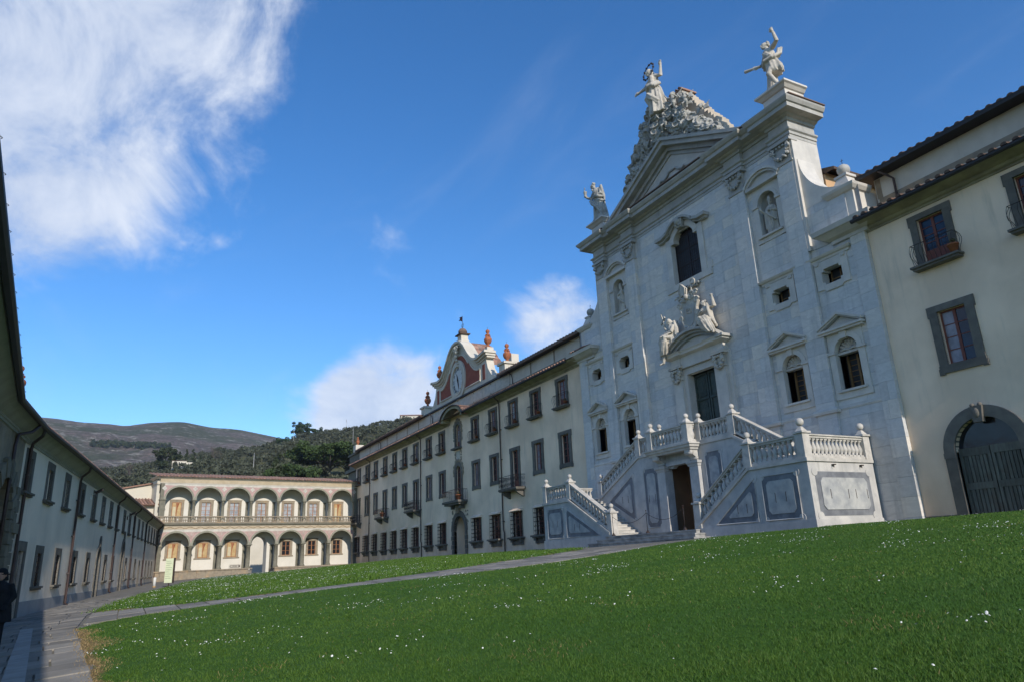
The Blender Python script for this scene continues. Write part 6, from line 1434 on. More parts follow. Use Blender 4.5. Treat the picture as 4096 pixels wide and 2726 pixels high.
# ---------------------------------------------------------------- low white wing along the left side, in three stretches
lw = thing('low_wing', 'long low white wing with grey stone windows along the left side', 'building', (-60, -2, -1.3))
dL = Vector((-.9945, .104, 0)); LO = Vector((-96.7, 2.9, 0))-dL*64.8
LW = frame((LO.x, LO.y, 0), (dL.x, dL.y)); LEN = 66.5
UPV = [63.75, 59.9, 56.0, 51.7, 47.5, 43.9, 40.3, 36.7, 32.6, 28.9, 25.2, 21.5, 17.9, 14.4, 11.0, 7.45, 4.1, 1.2]
GRV = [59.9, 56.0, 51.6, 47.4, 40.3, 36.7, 28.6, 25.2, 21.5, 14.4, 11.0, 7.45, 4.1]
HW = .42; holes = []
for v in UPV: s = 64.8-v; holes.append((s-HW, s+HW, 3.20, 4.50))
for v in GRV: s = 64.8-v; holes.append((s-HW, s+HW, -.30, 1.02))
DOORS = [(64.8-43.5, .62, 1.05), (64.8-31.4, .78, 1.75)]      # arched doors: s, half width, spring
for s, hw, zs in DOORS: holes.append((s-hw, s+hw, -1.6, zs+hw))
holes += [(1.25, 2.15, -1.6, 1.05), (64.8-18.3, 64.8-17.5, -1.4, .9)]
MB().wall(-.02, LEN, -1.9, 5.02, holes, 0, .32, [(s, hw, zs) for s, hw, zs in DOORS]).build('wall', plasterL, lw, LW)
# grey rendered plinth between the openings
xs_ = sorted([(1.1, 2.3), (64.8-18.5, 64.8-17.3)]+[(s-hw-.24, s+hw+.24) for s, hw, z in DOORS]); mb = MB(); x = 0
grey_r = mat('grey_render', (.34, .34, .33), (.27, .27, .265), .9, .8, .08, 40, .2, streak=.5, scol=(.46, .46, .45))
for a, b in xs_+[(LEN, LEN)]:
    mb.box(x, a, -.025, .1, -1.9, -.84); x = b
mb.build('plinth', grey_r, lw, LW)
def stone_window(bars):
    K = Kit(); mb = MB(); f = .30; h = 1.30 if not bars else 1.32
    mb.box(-HW-f, -HW, -.035, .1, 0, h); mb.box(HW, HW+f, -.035, .1, 0, h); mb.box(-HW-f, HW+f, -.035, .1, h, h+.32); i = K.add('window', mb, pietra)
    mb = MB(); mb.box(-HW-f-.10, HW+f+.10, -.17, .05, -.08, 0); mb.box(-HW-f-.04, HW+f+.04, -.11, .05, -.15, -.081); K.add('sill', mb, pietra, i)
    casement(K, HW, 0, h, 3, glass, i, y=.20, wm=woodO if not bars else wood); K.add('backing', MB().box(-HW-.1, HW+.1, .33, .36, -.1, h+.1), dark, i)
    if bars:
        mb = MB()
        for k in range(4): x = -HW+2*HW*(k+.5)/4; mb.tube([(x, .03, 0), (x, .03, h)], .013, 4)
        for k in range(6): z = h*(k+.5)/6; mb.tube([(-HW, .03, z), (HW, .03, z)], .016, 4)
        K.add('window_bars', mb, rustiron, i)
    return K
KS, KSB = stone_window(False), stone_window(True)
for v in UPV: KS.place(lw, LW @ T((64.8-v, 0, 3.20)))
for v in GRV: KSB.place(lw, LW @ T((64.8-v, 0, -.30)))
for s, hw, zs in DOORS:
    mb = MB(); mb.ring(s, zs, hw-.03, hw+.24, -.06, .34, seg=14)
    for k in range(8):
        for sg in (-1, 1): w_ = .24+.06*(k % 2); x0, x1 = sorted((s+sg*(hw-.03), s+sg*(hw+w_))); mb.box(x0, x1, -.06, .34, -1.6+(zs+1.6)*k/8+.008, -1.6+(zs+1.6)*(k+1)/8-.008)
    mb.prism([(s-.15, zs+hw+.1), (s+.15, zs+hw+.1), (s+.2, zs+hw+.55), (s, zs+hw+.75), (s-.2, zs+hw+.55)], -.1, .1); d_ = mb.build('doorway', pietra, lw, LW)
    MB().prism([(s-hw, -1.6), (s+hw, -1.6)]+[(s+hw*math.cos(PI*k/12), zs+hw*math.sin(PI*k/12)) for k in range(13)], .26, .3).build('door_leaf', wood, d_, LW)
for a, b, zt in ((1.25, 2.15, 1.05), (64.8-18.3, 64.8-17.5, .9)):
    mb = MB(); mb.box(a-.28, a, -.05, .2, -1.9, zt); mb.box(b, b+.28, -.05, .2, -1.9, zt); mb.box(a-.28, b+.28, -.05, .2, zt, zt+.36); d_ = mb.build('doorway', pietra, lw, LW); MB().box(a, b, .26, .3, -1.9, zt).build('door_leaf', wood, d_, LW)
# eaves: coved cornice, gutter, tiles
CORL = [(0, 4.96), (.05, 4.97), (.05, 5.05), (.09, 5.07), (.09, 5.13), (.18, 5.20), (.32, 5.34), (.48, 5.46), (.52, 5.55), (0, 5.6)]
B0 = Vector((-32.25, -3.84)); B1 = Vector((-27.05, -4.10)); B2 = Vector((20, -.25)); FAR = LO+dL*LEN
path = [(B2.x, B2.y), (B1.x, B1.y), (LO.x, LO.y), (FAR.x, FAR.y)]
path = path      # travel towards -x: the courtyard lies to the right
mb = MB(); mb.sweep(path, CORL); mb.build('cornice', eavesL, lw)
mb = MB(); gutter(mb, path, .60, 5.50, .095)
for A, Bq in ((B2, B1),):
    d = (Bq-A).normalized(); n_ = Vector((d.y, -d.x)); k = 25.0
    while k < 46:
        p = A+d*k+n_*.70; mb.tube([(p.x-n_.x*.03, p.y-n_.y*.03, 5.54), (p.x, p.y, 5.56), (p.x+n_.x*.025, p.y+n_.y*.025, 5.54), (p.x+n_.x*.01, p.y+n_.y*.01, 5.525)], .007, 4); k += 1.05
mb.build('gutter', gutter_m, lw)
mb = MB(); mb.sweep(path, [(.56, 5.58), (.50, 5.60), (-5, 7.4), (-5, 7.3), (.55, 5.50)]); rfl = mb.build('roof', tile, lw)
mb = MB(); seg_pts = [(B2, B1), (B1, Vector((LO.x, LO.y))), (Vector((LO.x, LO.y)), Vector((FAR.x, FAR.y)))]
for A, Bq in seg_pts:
    L_ = (Bq-A).length; d = (Bq-A).normalized(); n_ = Vector((d.y, -d.x)); k = .2
    while k < L_:
        r = .095; vs = []
        for o_, z in ((.60, 5.60), (-4.5, 7.36)):
            for q in range(6):
                t_ = PI*q/5; vs.append((A.x+d.x*(k+r*math.cos(t_))+n_.x*o_, A.y+d.y*(k+r*math.cos(t_))+n_.y*o_, z+r*math.sin(t_)))
        mb._add(vs, [(q, q+1, 7+q, 6+q) for q in range(5)]+[(0, 1, 2, 3, 4, 5)]); k += .27
tag(mb.build('roof_tiles', tile, rfl), kind='stuff')
# bent stretch with the rusticated arch, and the near stretch beside the camera
MID = frame((B1.x, B1.y, 0), (LO.x-B1.x, LO.y-B1.y)); ML = (Vector((LO.x, LO.y))-B1).length
peel = mat('peeling_fresco', (.30, .25, .17), (.20, .17, .13), .9, 1.5, .1, 20, .2, c3=(.38, .33, .26), s3=.9, a3=.8)
MB().wall(0, ML, -1.9, 5.0, [(1.3, 3.9, -1.9, 3.35)], 0, .5, [(2.6, 1.3, 2.05)]).build('arch_wall', peel, lw, MID)
mb = MB()
for k in range(13): a0, a1 = PI*k/13, PI*(k+1)/13; mb.ring(2.6, 2.05, 1.3, 1.85+.12*(k % 2), -.12-.03*(k % 2), .3, a0+.012, a1-.012, 3)
for k in range(9):
    for sg in (-1, 1): w_ = .52+.16*(k % 2); x0, x1 = sorted((2.6+sg*1.3, 2.6+sg*(1.3+w_))); mb.box(x0, x1, -.12-.03*(k % 2), .3, -1.75+k*.42+.012, -1.75+(k+1)*.42-.012)
for k in range(11): w_ = .5+.2*(k % 2); mb.box(ML-.3-w_*.5, ML+.0, -.09-.02*(k % 2), .05, -1.8+k*.46+.015, -1.8+(k+1)*.46-.015)
mb.box(ML-.95, ML+.02, -.2, .06, 1.6, 1.95)
mb.build('rusticated_arch', pietraL, lw, MID); MB().box(1.2, 4.0, .5, .55, -1.9, 3.5).build('dark_arch_sheet', dark, lw, MID)  # near-black sheet stands in for the shade deep in the arch
NEA = frame((B2.x, B2.y, 0), (B1.x-B2.x, B1.y-B2.y)); NL = (B1-B2).length
MB().wall(0, NL, -2.2, 5.0, [], 0, .3).build('near_wall', plasterL, lw, NEA)
# downpipes
for v in (64.25, 53.2, 37.4, 26.0, 14.8, .1):
    s = 64.8-v; zg = float(gz(LO.x+dL.x*s, LO.y+dL.y*s)); mb = MB(); mb.tube([(s-.55, -.58, 5.42), (s-.45, -.5, 5.22), (s-.12, -.16, 5.0), (s, -.10, 4.8), (s, -.10, zg+.12), (s+.04, -.2, zg+.02)], .062, 7)
    for zq in (.2, 2.0, 3.8): mb.box(s-.09, s+.09, -.15, 0, zq-.03, zq+.03)
    mb.build('downpipe', pipe_m, lw, LW)
mb = MB(); mb.tube([(ML-1.2, -.58, 5.4), (ML-1.5, -.4, 5.1), (ML-2.1, -.1, 4.9), (ML-2.3, -.1, 4.5), (ML-2.3, -.1, -1.5)], .06, 7); mb.build('downpipe', pipe_m, lw, MID)
# floodlights under the eaves
for s, lab in ((64.8-49.0, 'black floodlight under the eaves of the low wing, nearest the camera'), (64.8-30.9, 'black floodlight under the eaves above the tall arched doorway'), (64.8-1.8, 'black floodlight at the far end of the low wing beside the arcade')):
    z = 4.55 if s < 60 else 4.1; P = LW @ Vector((s, -.2, z)); fl = thing('floodlight', lab, 'floodlight', tuple(P), 'floodlights on the low wing')
    mb = MB(); Mx = T((s, -.42, z+.12)) @ RX(R(-28)); mb.box(-.16, .16, -.2, .22, -.05, .05, M=Mx); mb.box(-.18, .18, -.22, .24, .05, .07, M=Mx); mb.build('lamp_head', iron, fl, LW); mb = MB(); mb.tube([(s, -.35, z+.05), (s, -.12, z-.05), (s, 0, z-.05)], .02, 5); mb.box(s-.06, s+.06, -.06, 0, z-.35, z-.1); mb.build('bracket', white_paint if s < 20 else iron, fl, LW)
urn(-27.6, -3.75, 5.75, .5, 'small terracotta finial on the roof edge of the low wing at far left')
# information sign, bollard
def free_sign():
    x, y = -60.0, 2.85; z = float(gz(x, y)); th = thing('info_sign', 'tall pale green and black information sign standing on the lawn', 'sign', (x, y, z)); F = frame((x, y, z), (.35, .94))
    paleg = mat('pale_green_panel', (.62, .66, .44), (.56, .60, .40), .5, 3)
    MB().box(-.30, .24, -.04, .0, .25, 1.95).build('panel', paleg, th, F); MB().box(.241, .36, -.05, .03, .22, 1.98).build('edge_post', iron, th, F); mb = MB(); mb.box(-.02, .05, 0, .05, -.05, 1.8); mb.box(-.2, .25, -.15, .2, -.05, .03); mb.build('legs', iron, th, F)
    mb = MB()
    for k, wd in enumerate((.3, .4, .25, .42, .36, .2, .4, .3, .38)): mb.box(-.25, -.25+wd, -.046, -.04, 1.75-k*.15, 1.77-k*.15)
    mb.build('text_lines', mat('sign_text', (.20, .24, .16), None, .6), th, F)
free_sign()
x, y = -62.0, 2.0; z = float(gz(x, y)); bo = thing('bollard', 'white round bollard on the paving beside the information sign', 'bollard', (x, y, z))
MB().lathe([(.11, z-.05), (.11, z+.1)], (x, y, 0), 12).build('base', mat('bollard_base', (.45, .30, .15), None, .8), bo); MB().lathe([(.105, z+.1), (.105, z+.66), (.08, z+.7), (.02, z+.71)], (x, y, 0), 14).build('shaft', white_paint, bo)
# ---------------------------------------------------------------- hills, mountain, trees
AZ = np.array([-150, -120, -100, -92.15, -89.66, -87.72, -85.72, -83.02, -80.55, -78.63, -75.68, -73.32, -69.86, -68.45, -60, -45, -20]); EL = np.array([2, 4, 5.8, 6.6, 7.2, 7.5, 8.0, 8.4, 9.0, 9.4, 9.9, 10.4, 10.7, 10.8, 11.0, 10.5, 9.0])
def hill_h(az, r):
    RR = 640+50*np.sin(np.radians(az*3)); zr_ = RR*np.tan(np.radians(np.interp(az, AZ, EL)))
    t = np.clip((r-140)/(RR-140), 0, 1); prof = np.where(r <= RR, t**.9, np.exp(-((r-RR)/260)**2))
    n_ = 2.6*np.sin(az*.9+r*.025)+1.8*np.sin(az*2.3-r*.04)
    return -2+(zr_+2)*prof+n_*np.clip(t*3, 0, 1)*np.clip((RR-r)/60, 0, 1)
hillm = mat('olive_hill_ground', (.075, .085, .035), (.11, .10, .05), .95, .06, .0, 30, .1, c3=(.17, .15, .08), s3=.05, a3=.7)
def polar(name, azs, rs, hf, m):
    A_, R_ = np.meshgrid(azs, rs, indexing='ij'); X = R_*np.sin(np.radians(A_)); Y = R_*np.cos(np.radians(A_)); Z = hf(A_, R_); n, k = A_.shape
    F = [(i*k+j, (i+1)*k+j, (i+1)*k+j+1, i*k+j+1) for i in range(n-1) for j in range(k-1)]
    me = bpy.data.meshes.new(name); me.from_pydata(np.stack([X.ravel(), Y.ravel(), Z.ravel()], 1).tolist(), [], F); me.materials.append(m); me.polygons.foreach_set('use_smooth', [True]*len(F)); return me
tag(link('olive_hill', polar('olive_hill', np.arange(-150, -19, 1.0), np.concatenate([np.arange(130, 720, 12), np.arange(720, 1500, 60)]), hill_h, hillm)), kind='structure')
# big ground sheet to the horizon
groundm = mat('distant_ground', (.08, .09, .04), (.11, .10, .06), .95, .01)
me = bpy.data.meshes.new('ground'); me.from_pydata([(-9000, -9000, -3.2), (9000, -9000, -3.2), (9000, 9000, -3.2), (-9000, 9000, -3.2)], [], [(0, 1, 2, 3)]); me.materials.append(groundm); tag(link('ground', me), kind='structure')
# mountain
MAZ = np.array([-180, -150, -125, -110, -100, -96.27, -95.01, -93.44, -92.11, -91.01, -89.36, -87.36, -85.55, -83.1, -80.87, -79.25, -70, -55, -30]); MEL = np.array([3, 6, 8.5, 10, 10.5, 10.4, 10.34, 10.2, 10.2, 10.1, 10.42, 10.55, 10.22, 10.05, 9.6, 9.2, 7.5, 6, 4])
_ph = rng.uniform(0, 6.28, 40); _fr = rng.normal(0, 1, (40, 2))
def fbm(x, y):
    o = 0
    for i in range(40):
        f = .0025*1.13**i; o = o+np.sin((x*_fr[i, 0]+y*_fr[i, 1])*f+_ph[i])/(1.10**i)*1.0
    return o
def mount_h(az, r):
    zr_ = 1900*np.tan(np.radians(np.interp(az, MAZ, MEL))); t = np.clip((r-700)/1200, 0, 1); X = r*np.sin(np.radians(az)); Y = r*np.cos(np.radians(az))
    return np.where(r < 1900, -3+(zr_+3)*(t**.8), zr_*np.exp(-((r-1900)/700)**2))+fbm(X, Y)*7.0*np.sin(PI*np.clip(t, 0, 1))+fbm(X*3, Y*3)*.9*(t > .97)
def mountain_mat():
    m = bpy.data.materials.new('mountain'); m.use_nodes = True; t = m.node_tree; b = t.nodes['Principled BSDF']; L = t.links; b.inputs['Roughness'].default_value = .95; b.inputs['Specular IOR Level'].default_value = .05
    g = N(t, 'ShaderNodeNewGeometry')
    def noise(s, d=8, ro=.6):
        n = N(t, 'ShaderNodeTexNoise', inp={'Scale': s, 'Detail': d, 'Roughness': ro}); L.new(g.outputs['Position'], n.inputs['Vector']); return n.outputs[0]
    def rm(v, a, c, hi=1):
        r = N(t, 'ShaderNodeMapRange', interpolation_type='SMOOTHSTEP'); r.inputs[1].default_value = a; r.inputs[2].default_value = c; r.inputs[4].default_value = hi; L.new(v, r.inputs[0]); return r.outputs[0]
    def mixc(f, a, c):
        x = N(t, 'ShaderNodeMix', data_type='RGBA'); L.new(f, x.inputs[0])
        for i, v in ((6, a), (7, c)):
            if isinstance(v, tuple): x.inputs[i].default_value = (*v, 1)
            else: L.new(v, x.inputs[i])
        return x.outputs[2]
    c = mixc(rm(noise(.012), .35, .65), (.33, .255, .225), (.22, .175, .155))
    c = mixc(rm(noise(.0045, 8, .65), .46, .60, .9), c, (.135, .155, .09))
    c = mixc(rm(noise(.03, 8, .75), .53, .62, .9), c, (.60, .54, .46))
    c = mixc(rm(noise(.11, 6, .7), .42, .6, .6), c, (.085, .10, .06))
    L.new(c, b.inputs['Base Color'])
    bn = N(t, 'ShaderNodeBump', inp={'Strength': 1.0, 'Distance': 45.0}); L.new(noise(.05, 8, .7), bn.inputs['Height']); L.new(bn.outputs[0], b.inputs['Normal']); return m
tag(link('mountain', polar('mountain', np.arange(-180, -29, .4), np.concatenate([np.arange(700, 1900, 24), np.arange(1900, 3200, 100)]), mount_h, mountain_mat())), kind='structure')
# --- foliage builders
def leafmat(name, c1, c2):
    m = bpy.data.materials.new(name); m.use_nodes = True; t = m.node_tree; b = t.nodes['Principled BSDF']; b.inputs['Roughness'].default_value = .7; b.inputs['Specular IOR Level'].default_value = .2
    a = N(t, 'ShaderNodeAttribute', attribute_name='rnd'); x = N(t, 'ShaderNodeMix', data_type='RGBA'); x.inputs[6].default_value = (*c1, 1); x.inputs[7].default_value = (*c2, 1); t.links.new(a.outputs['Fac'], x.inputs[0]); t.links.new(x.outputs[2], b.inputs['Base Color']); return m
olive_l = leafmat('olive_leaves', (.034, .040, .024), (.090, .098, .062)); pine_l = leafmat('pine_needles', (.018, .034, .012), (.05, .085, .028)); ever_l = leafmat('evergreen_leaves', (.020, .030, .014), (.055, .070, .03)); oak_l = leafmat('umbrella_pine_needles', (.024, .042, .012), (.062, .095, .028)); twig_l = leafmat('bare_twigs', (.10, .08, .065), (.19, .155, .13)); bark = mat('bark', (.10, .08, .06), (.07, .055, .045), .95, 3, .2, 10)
def crown_quads(clumps, per, size, flat=1.0):
    """leaf quads spread round clump centres: clumps (n,4) x,y,z,r -> verts, tone per quad, paler at clump tops"""
    n = len(clumps)*per; C = np.repeat(clumps, per, axis=0); v = rng.normal(0, 1, (n, 3)); v /= np.linalg.norm(v, axis=1)[:, None]; rad = C[:, 3:4]*(.55+.5*rng.random((n, 1))); P = C[:, :3]+v*rad*np.array([1, 1, flat])
    a = rng.normal(0, 1, (n, 3)); a /= np.linalg.norm(a, axis=1)[:, None]; b = np.cross(a, rng.normal(0, 1, (n, 3))); b /= np.linalg.norm(b, axis=1)[:, None]; s = size*(.6+.8*rng.random((n, 1)))
    V = np.stack([P-a*s-b*s*.6, P+a*s-b*s*.6, P+a*s+b*s*.6, P-a*s+b*s*.6], 1); return V.reshape(-1, 3), np.clip(rng.random(n)*.6+.4*(v[:, 2]*.5+.5), 0, 1)  # leaves paler towards clump tops: shading put into the colour
def quad_mesh(name, V, rv, m):
    n = len(V)//4; me = bpy.data.meshes.new(name); me.vertices.add(4*n); me.vertices.foreach_set('co', V.ravel()); me.loops.add(4*n); me.loops.foreach_set('vertex_index', np.arange(4*n)); me.polygons.add(n); me.polygons.foreach_set('loop_start', np.arange(0, 4*n, 4)); me.polygons.foreach_set('loop_total', np.full(n, 4)); at = me.attributes.new('rnd', 'FLOAT', 'FACE'); at.data.foreach_set('value', rv.astype(np.float32)); me.update(calc_edges=True); me.materials.append(m); return me
def pos(az, r): x = r*math.sin(R(az)); y = r*math.cos(R(az)); return x, y, float(hill_h(np.array(az), np.array(r)))
# olive grove: one mass
VS, RVS = [], []
def olive(az, r, s):
    x, y, z = pos(az, r); k = 7; cl = np.stack([x+rng.normal(0, 1.2*s, k), y+rng.normal(0, 1.2*s, k), z+2.3*s+rng.normal(0, .6*s, k), np.full(k, 1.15*s)*rng.uniform(.8, 1.2, k)], 1)
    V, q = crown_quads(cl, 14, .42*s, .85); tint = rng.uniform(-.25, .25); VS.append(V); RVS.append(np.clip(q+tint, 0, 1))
cnt = 0
for r in np.arange(165, 668, 6.4):
    for az in np.arange(-100, -63, math.degrees(6.0/r)):
        a2 = az+rng.normal(0, .12); r2 = r+rng.normal(0, 1.8)
        if rng.random() < .82: olive(a2, r2, rng.uniform(.75, 1.15)); cnt += 1
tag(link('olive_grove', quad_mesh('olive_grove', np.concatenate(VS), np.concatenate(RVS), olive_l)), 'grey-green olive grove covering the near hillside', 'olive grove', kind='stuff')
def tree(name, label, cat_, az, r, h, clf, m, per=60, size=.3, flat=1.0, trunk_r=.3, group=None, limbs=6):
    x, y, z = pos(az, r); th = thing(name, label, cat_, (x, y, z), group); mb = MB(); top = Vector((x, y, z+h*.62)); mb.tube([(x, y, z-.5), (x+.1*trunk_r, y, z+h*.3), top], [trunk_r, trunk_r*.75, trunk_r*.4], 7)
    cl = clf(x, y, z, h)
    for i in rng.choice(len(cl), min(limbs, len(cl)), replace=False): c = cl[i]; mb.tube([(x, y, z+h*rng.uniform(.25, .5)), ((x+c[0])/2, (y+c[1])/2, (z+h*.45+c[2])/2), tuple(c[:3])], [trunk_r*.45, trunk_r*.3, trunk_r*.1], 5)
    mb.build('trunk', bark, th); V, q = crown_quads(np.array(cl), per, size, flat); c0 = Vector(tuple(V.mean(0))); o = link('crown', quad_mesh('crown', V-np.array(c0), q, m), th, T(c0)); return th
def cl_round(wx, zf0, zf1, n, rr): return lambda x, y, z, h: [(x+rng.normal(0, wx*.45), y+rng.normal(0, wx*.45), z+h*rng.uniform(zf0, zf1), rr*rng.uniform(.7, 1.2)) for _ in range(n)]
def cl_umb(wx, n, rr): return lambda x, y, z, h: [(x+wx*math.sqrt(rng.random())*math.cos(a), y+wx*math.sqrt(rng.random())*math.sin(a), z+h*rng.uniform(.62, .95), rr*rng.uniform(.7, 1.2)) for a in rng.uniform(0, 6.28, n)]
def cl_col(wx, n, rr): return lambda x, y, z, h: [(x+rng.normal(0, wx*.3), y+rng.normal(0, wx*.3), z+h*t_, rr*(1.15-t_)) for t_ in np.linspace(.12, .98, n)]
tree('pine_tree', 'tall dark pine on the ridge, left one of the ridge pair', 'tree', -80.3, 615, 10, cl_round(5, .35, .95, 26, 1.5), pine_l, 80, .35, .7, .35, 'pines on the ridge'); tree('pine_tree', 'broad dark pine clump on the ridge, highest dark trees', 'tree', -78.9, 630, 13, cl_round(8, .35, .95, 40, 1.9), pine_l, 90, .38, .7, .4, 'pines on the ridge'); tree('pine_tree', 'low dark pine on the ridge right of the clump', 'tree', -77.7, 630, 9, cl_round(8, .3, .9, 26, 1.6), pine_l, 80, .36, .7, .35, 'pines on the ridge')
tree('evergreen_oak', 'dark round evergreen tree above the ruined hut', 'tree', -88.2, 455, 15, cl_round(7, .2, .92, 40, 1.9), ever_l, 90, .38, .8, .4)
for az, h in ((-86.9, 9), (-86.4, 10.5), (-85.9, 9.5), (-87.3, 8)): tree('cypress_tree', {-86.9: 'narrow cypress, second from left beside the dark round tree', -86.4: 'tallest narrow cypress right of the dark round tree', -85.9: 'narrow cypress next to the bare ivy-covered tree', -87.3: 'short narrow cypress closest to the dark round tree'}[az], 'tree', az, 455, h, cl_col(1.3, 12, 1.3), ever_l, 60, .3, 1.0, .15, 'cypresses on the hill')
tree('umbrella_pine', 'big bright green umbrella pine behind the right end of the arcade', 'tree', -76.6, 250, 11.5, cl_umb(14, 90, 2.3), oak_l, 150, .30, .6, .45, None, 14); tree('umbrella_pine', 'smaller green umbrella pine at the left of the big one', 'tree', -79.2, 240, 8.5, cl_umb(8, 34, 2.0), oak_l, 130, .30, .65, .35, None, 8)
tree('cypress_tree', 'dark cypress standing behind the arcade roof', 'tree', -80.5, 215, 13, cl_col(1.6, 14, 1.6), ever_l, 80, .3, 1.0, .2)
def bare(az, r, h, label, sp=1.0, ivy=0):
    x, y, z = pos(az, r); th = thing('bare_tree', label, 'tree', (x, y, z), 'leafless trees'); mb = MB(); mb.tube([(x, y, z-.5), (x, y, z+h*.35)], [.35, .25], 7); V_ = []
    def grow(p, d, l, rad, lev):
        q = p+d*l; mb.tube([tuple(p), tuple(p.lerp(q, .5)+Vector(rng.normal(0, .06*l, 3))), tuple(q)], [rad, rad*.8, rad*.6], 5 if lev < 2 else 3)
        if lev < 4:
            for _ in range(4 if lev < 3 else 5):
                nd = (d+Vector(rng.normal(0, .55*sp, 3))+Vector((0, 0, .1))).normalized(); grow(p.lerp(q, rng.uniform(.5, 1)), nd, l*rng.uniform(.55, .8), rad*.5, lev+1)
    for _ in range(4): grow(Vector((x, y, z+h*rng.uniform(.25, .35))), Vector((rng.normal(0, .5), rng.normal(0, .5), 1)).normalized(), h*.24, .17, 1)
    tr = mb.build('branches', twigm, th)
    if ivy: V, q = crown_quads(np.array([(x+rng.normal(0, .8), y+rng.normal(0, .8), z+h*rng.uniform(.05, .45), 1.2) for _ in range(16)]), 70, .3); c0 = Vector(tuple(V.mean(0))); link('ivy', quad_mesh('ivy', V-np.array(c0), q, ever_l), th, T(c0))
twigm = mat('twig_bark', (.15, .12, .10), (.11, .09, .075), .95, 3)
bare(-85.3, 470, 21, 'large bare tree with ivy on the ridge above the grove', 1.0, 1); bare(-90.4, 430, 14, 'bare grey tree low on the ridge at left', 1.2)
# dark strip of conifers across the mountain
_bl = []
for a in np.concatenate([rng.uniform(-93.0, -90.4, 110), rng.uniform(-90.2, -88.0, 60)]):
    rr = np.arange(1000., 1890., 10.); k_ = int(np.argmin(np.abs(np.degrees(np.arctan(mount_h(np.full_like(rr, a), rr)/rr))-8.62))); r_ = rr[k_]+rng.normal(0, 5)
    _bl.append((r_*math.sin(R(a)), r_*math.cos(R(a)), float(mount_h(np.array(a), np.array(r_)))+rng.uniform(1, 7), 3.0))
V, q = crown_quads(np.array(_bl), 30, 1.5); tag(link('conifer_belt', quad_mesh('conifer_belt', V, q, ever_l)), 'dark belt of conifers across the mountain flank', 'forest', kind='stuff')
# hut and house
x, y, z = pos(-87.3, 425); hu = thing('ruined_hut', 'small white ruined hut among the olives on the hill', 'hut', (x, y, z)); F = frame((x, y, z), (math.cos(R(-87.3)), -math.sin(R(-87.3)))); F = frame((x, y, z), (-math.cos(R(87.3))*0+.05, 1)); 
mb = MB().wall(-3.6, 3.6, -1, 3.6, [(-2.4, -1.3, 0, 2.4), (.6, 1.8, .9, 2.3)], 0, .4); mb.box(-3.6, 3.6, 3, 3.3, -1, 3.6); mb.box(3.61, 6.5, .3, 2.5, -1, 3.0); mb.build('wall', gable_w, hu, F); mb = MB(); mb.box(-3.8, 3.8, -.2, 3.4, 3.61, 3.8); mb.build('roof', tiledark, hu, F); MB().box(-3.4, 3.4, .5, .6, -1, 3.4).build('inside', dark, hu, F)
x, y, z = pos(-70.4, 655); z += 1.0; ho = thing('hill_house', 'pale farmhouse with flat tiled roof on top of the hill', 'house', (x, y, z)); F = frame((x, y, z), (.35, .94)); hl = [(-7+3.2*k, -6+3.2*k, 3.4, 4.8) for k in range(5)]
MB().wall(-9, 9, -3, 6, hl, 0, .3).build('wall', plasterY, ho, F)
for h_ in hl: MB().box(h_[0], h_[1], .25, .3, h_[2], h_[3]).build('window', glass, ho, F)
mb = MB(); mb._add([(-9.8, -.9, 6), (9.8, -.9, 6), (9.8, 5, 7.9), (-9.8, 5, 7.9), (-9.8, 11, 6), (9.8, 11, 6)], [(0, 1, 2, 3), (3, 2, 5, 4), (0, 3, 4), (1, 5, 2)]); mb.build('roof', tile, ho, F); mb = MB(); mb.box(-9, 9, 9.9, 10, -3, 6); mb.box(-9, -8.9, 0, 10, -3, 6); mb.box(8.9, 9, 0, 10, -3, 6); mb.build('side_wall', plasterY, ho, F)
# power poles and wire
PO = [(-75.45, 560, 14, 'pale power pole highest on the hill near the palace roof'), (-79.4, 430, 11, 'pale power pole halfway up the olive hill'), (-82.2, 300, 10, 'pale power pole lowest on the olive hill'), (-74.9, 400, 13, 'pale power pole behind the corner urn')]
tops = []
for az, r, h, lab in PO:
    x, y, z = pos(az, r); th = thing('power_pole', lab, 'pole', (x, y, z), 'power poles on the hill'); MB().tube([(x, y, z-1), (x, y, z+h)], [.16, .10], 6).build('shaft', palestone, th); mb = MB(); mb.box(x-.7, x+.7, y-.05, y+.05, z+h-.4, z+h-.3); mb.build('cross_arm', palestone, th); tops.append(Vector((x, y, z+h-.3)))
mb = MB()
for a, b in ((0, 3), (3, 2), (1, 2)): mb.tube([tuple(tops[a].lerp(tops[b], t_)-Vector((0, 0, 2.5*(1-(2*t_-1)**2)))) for t_ in np.linspace(0, 1, 12)], .03, 4)
tag(mb.build('power_line', iron), 'thin dark wire strung between the poles on the hill', 'wire')

# air: a thin even haze round the whole place
me = bpy.data.meshes.new('haze'); hb = MB().box(-3300, 120, -3250, 3000, -4.4, 420); me, c = hb.mesh('haze', None); hz = bpy.data.materials.new('haze'); hz.use_nodes = True; t = hz.node_tree; t.nodes.clear(); o_ = N(t, 'ShaderNodeOutputMaterial'); v_ = N(t, 'ShaderNodeVolumePrincipled'); v_.inputs['Color'].default_value = (.80, .87, 1, 1); v_.inputs['Density'].default_value = 8.5e-5; v_.inputs['Anisotropy'].default_value = .2; t.links.new(v_.outputs[0], o_.inputs['Volume']); me.materials.append(hz)
tag(link('haze', me, None, T(c)), 'thin pale blue haze over the hills', 'haze', kind='stuff')
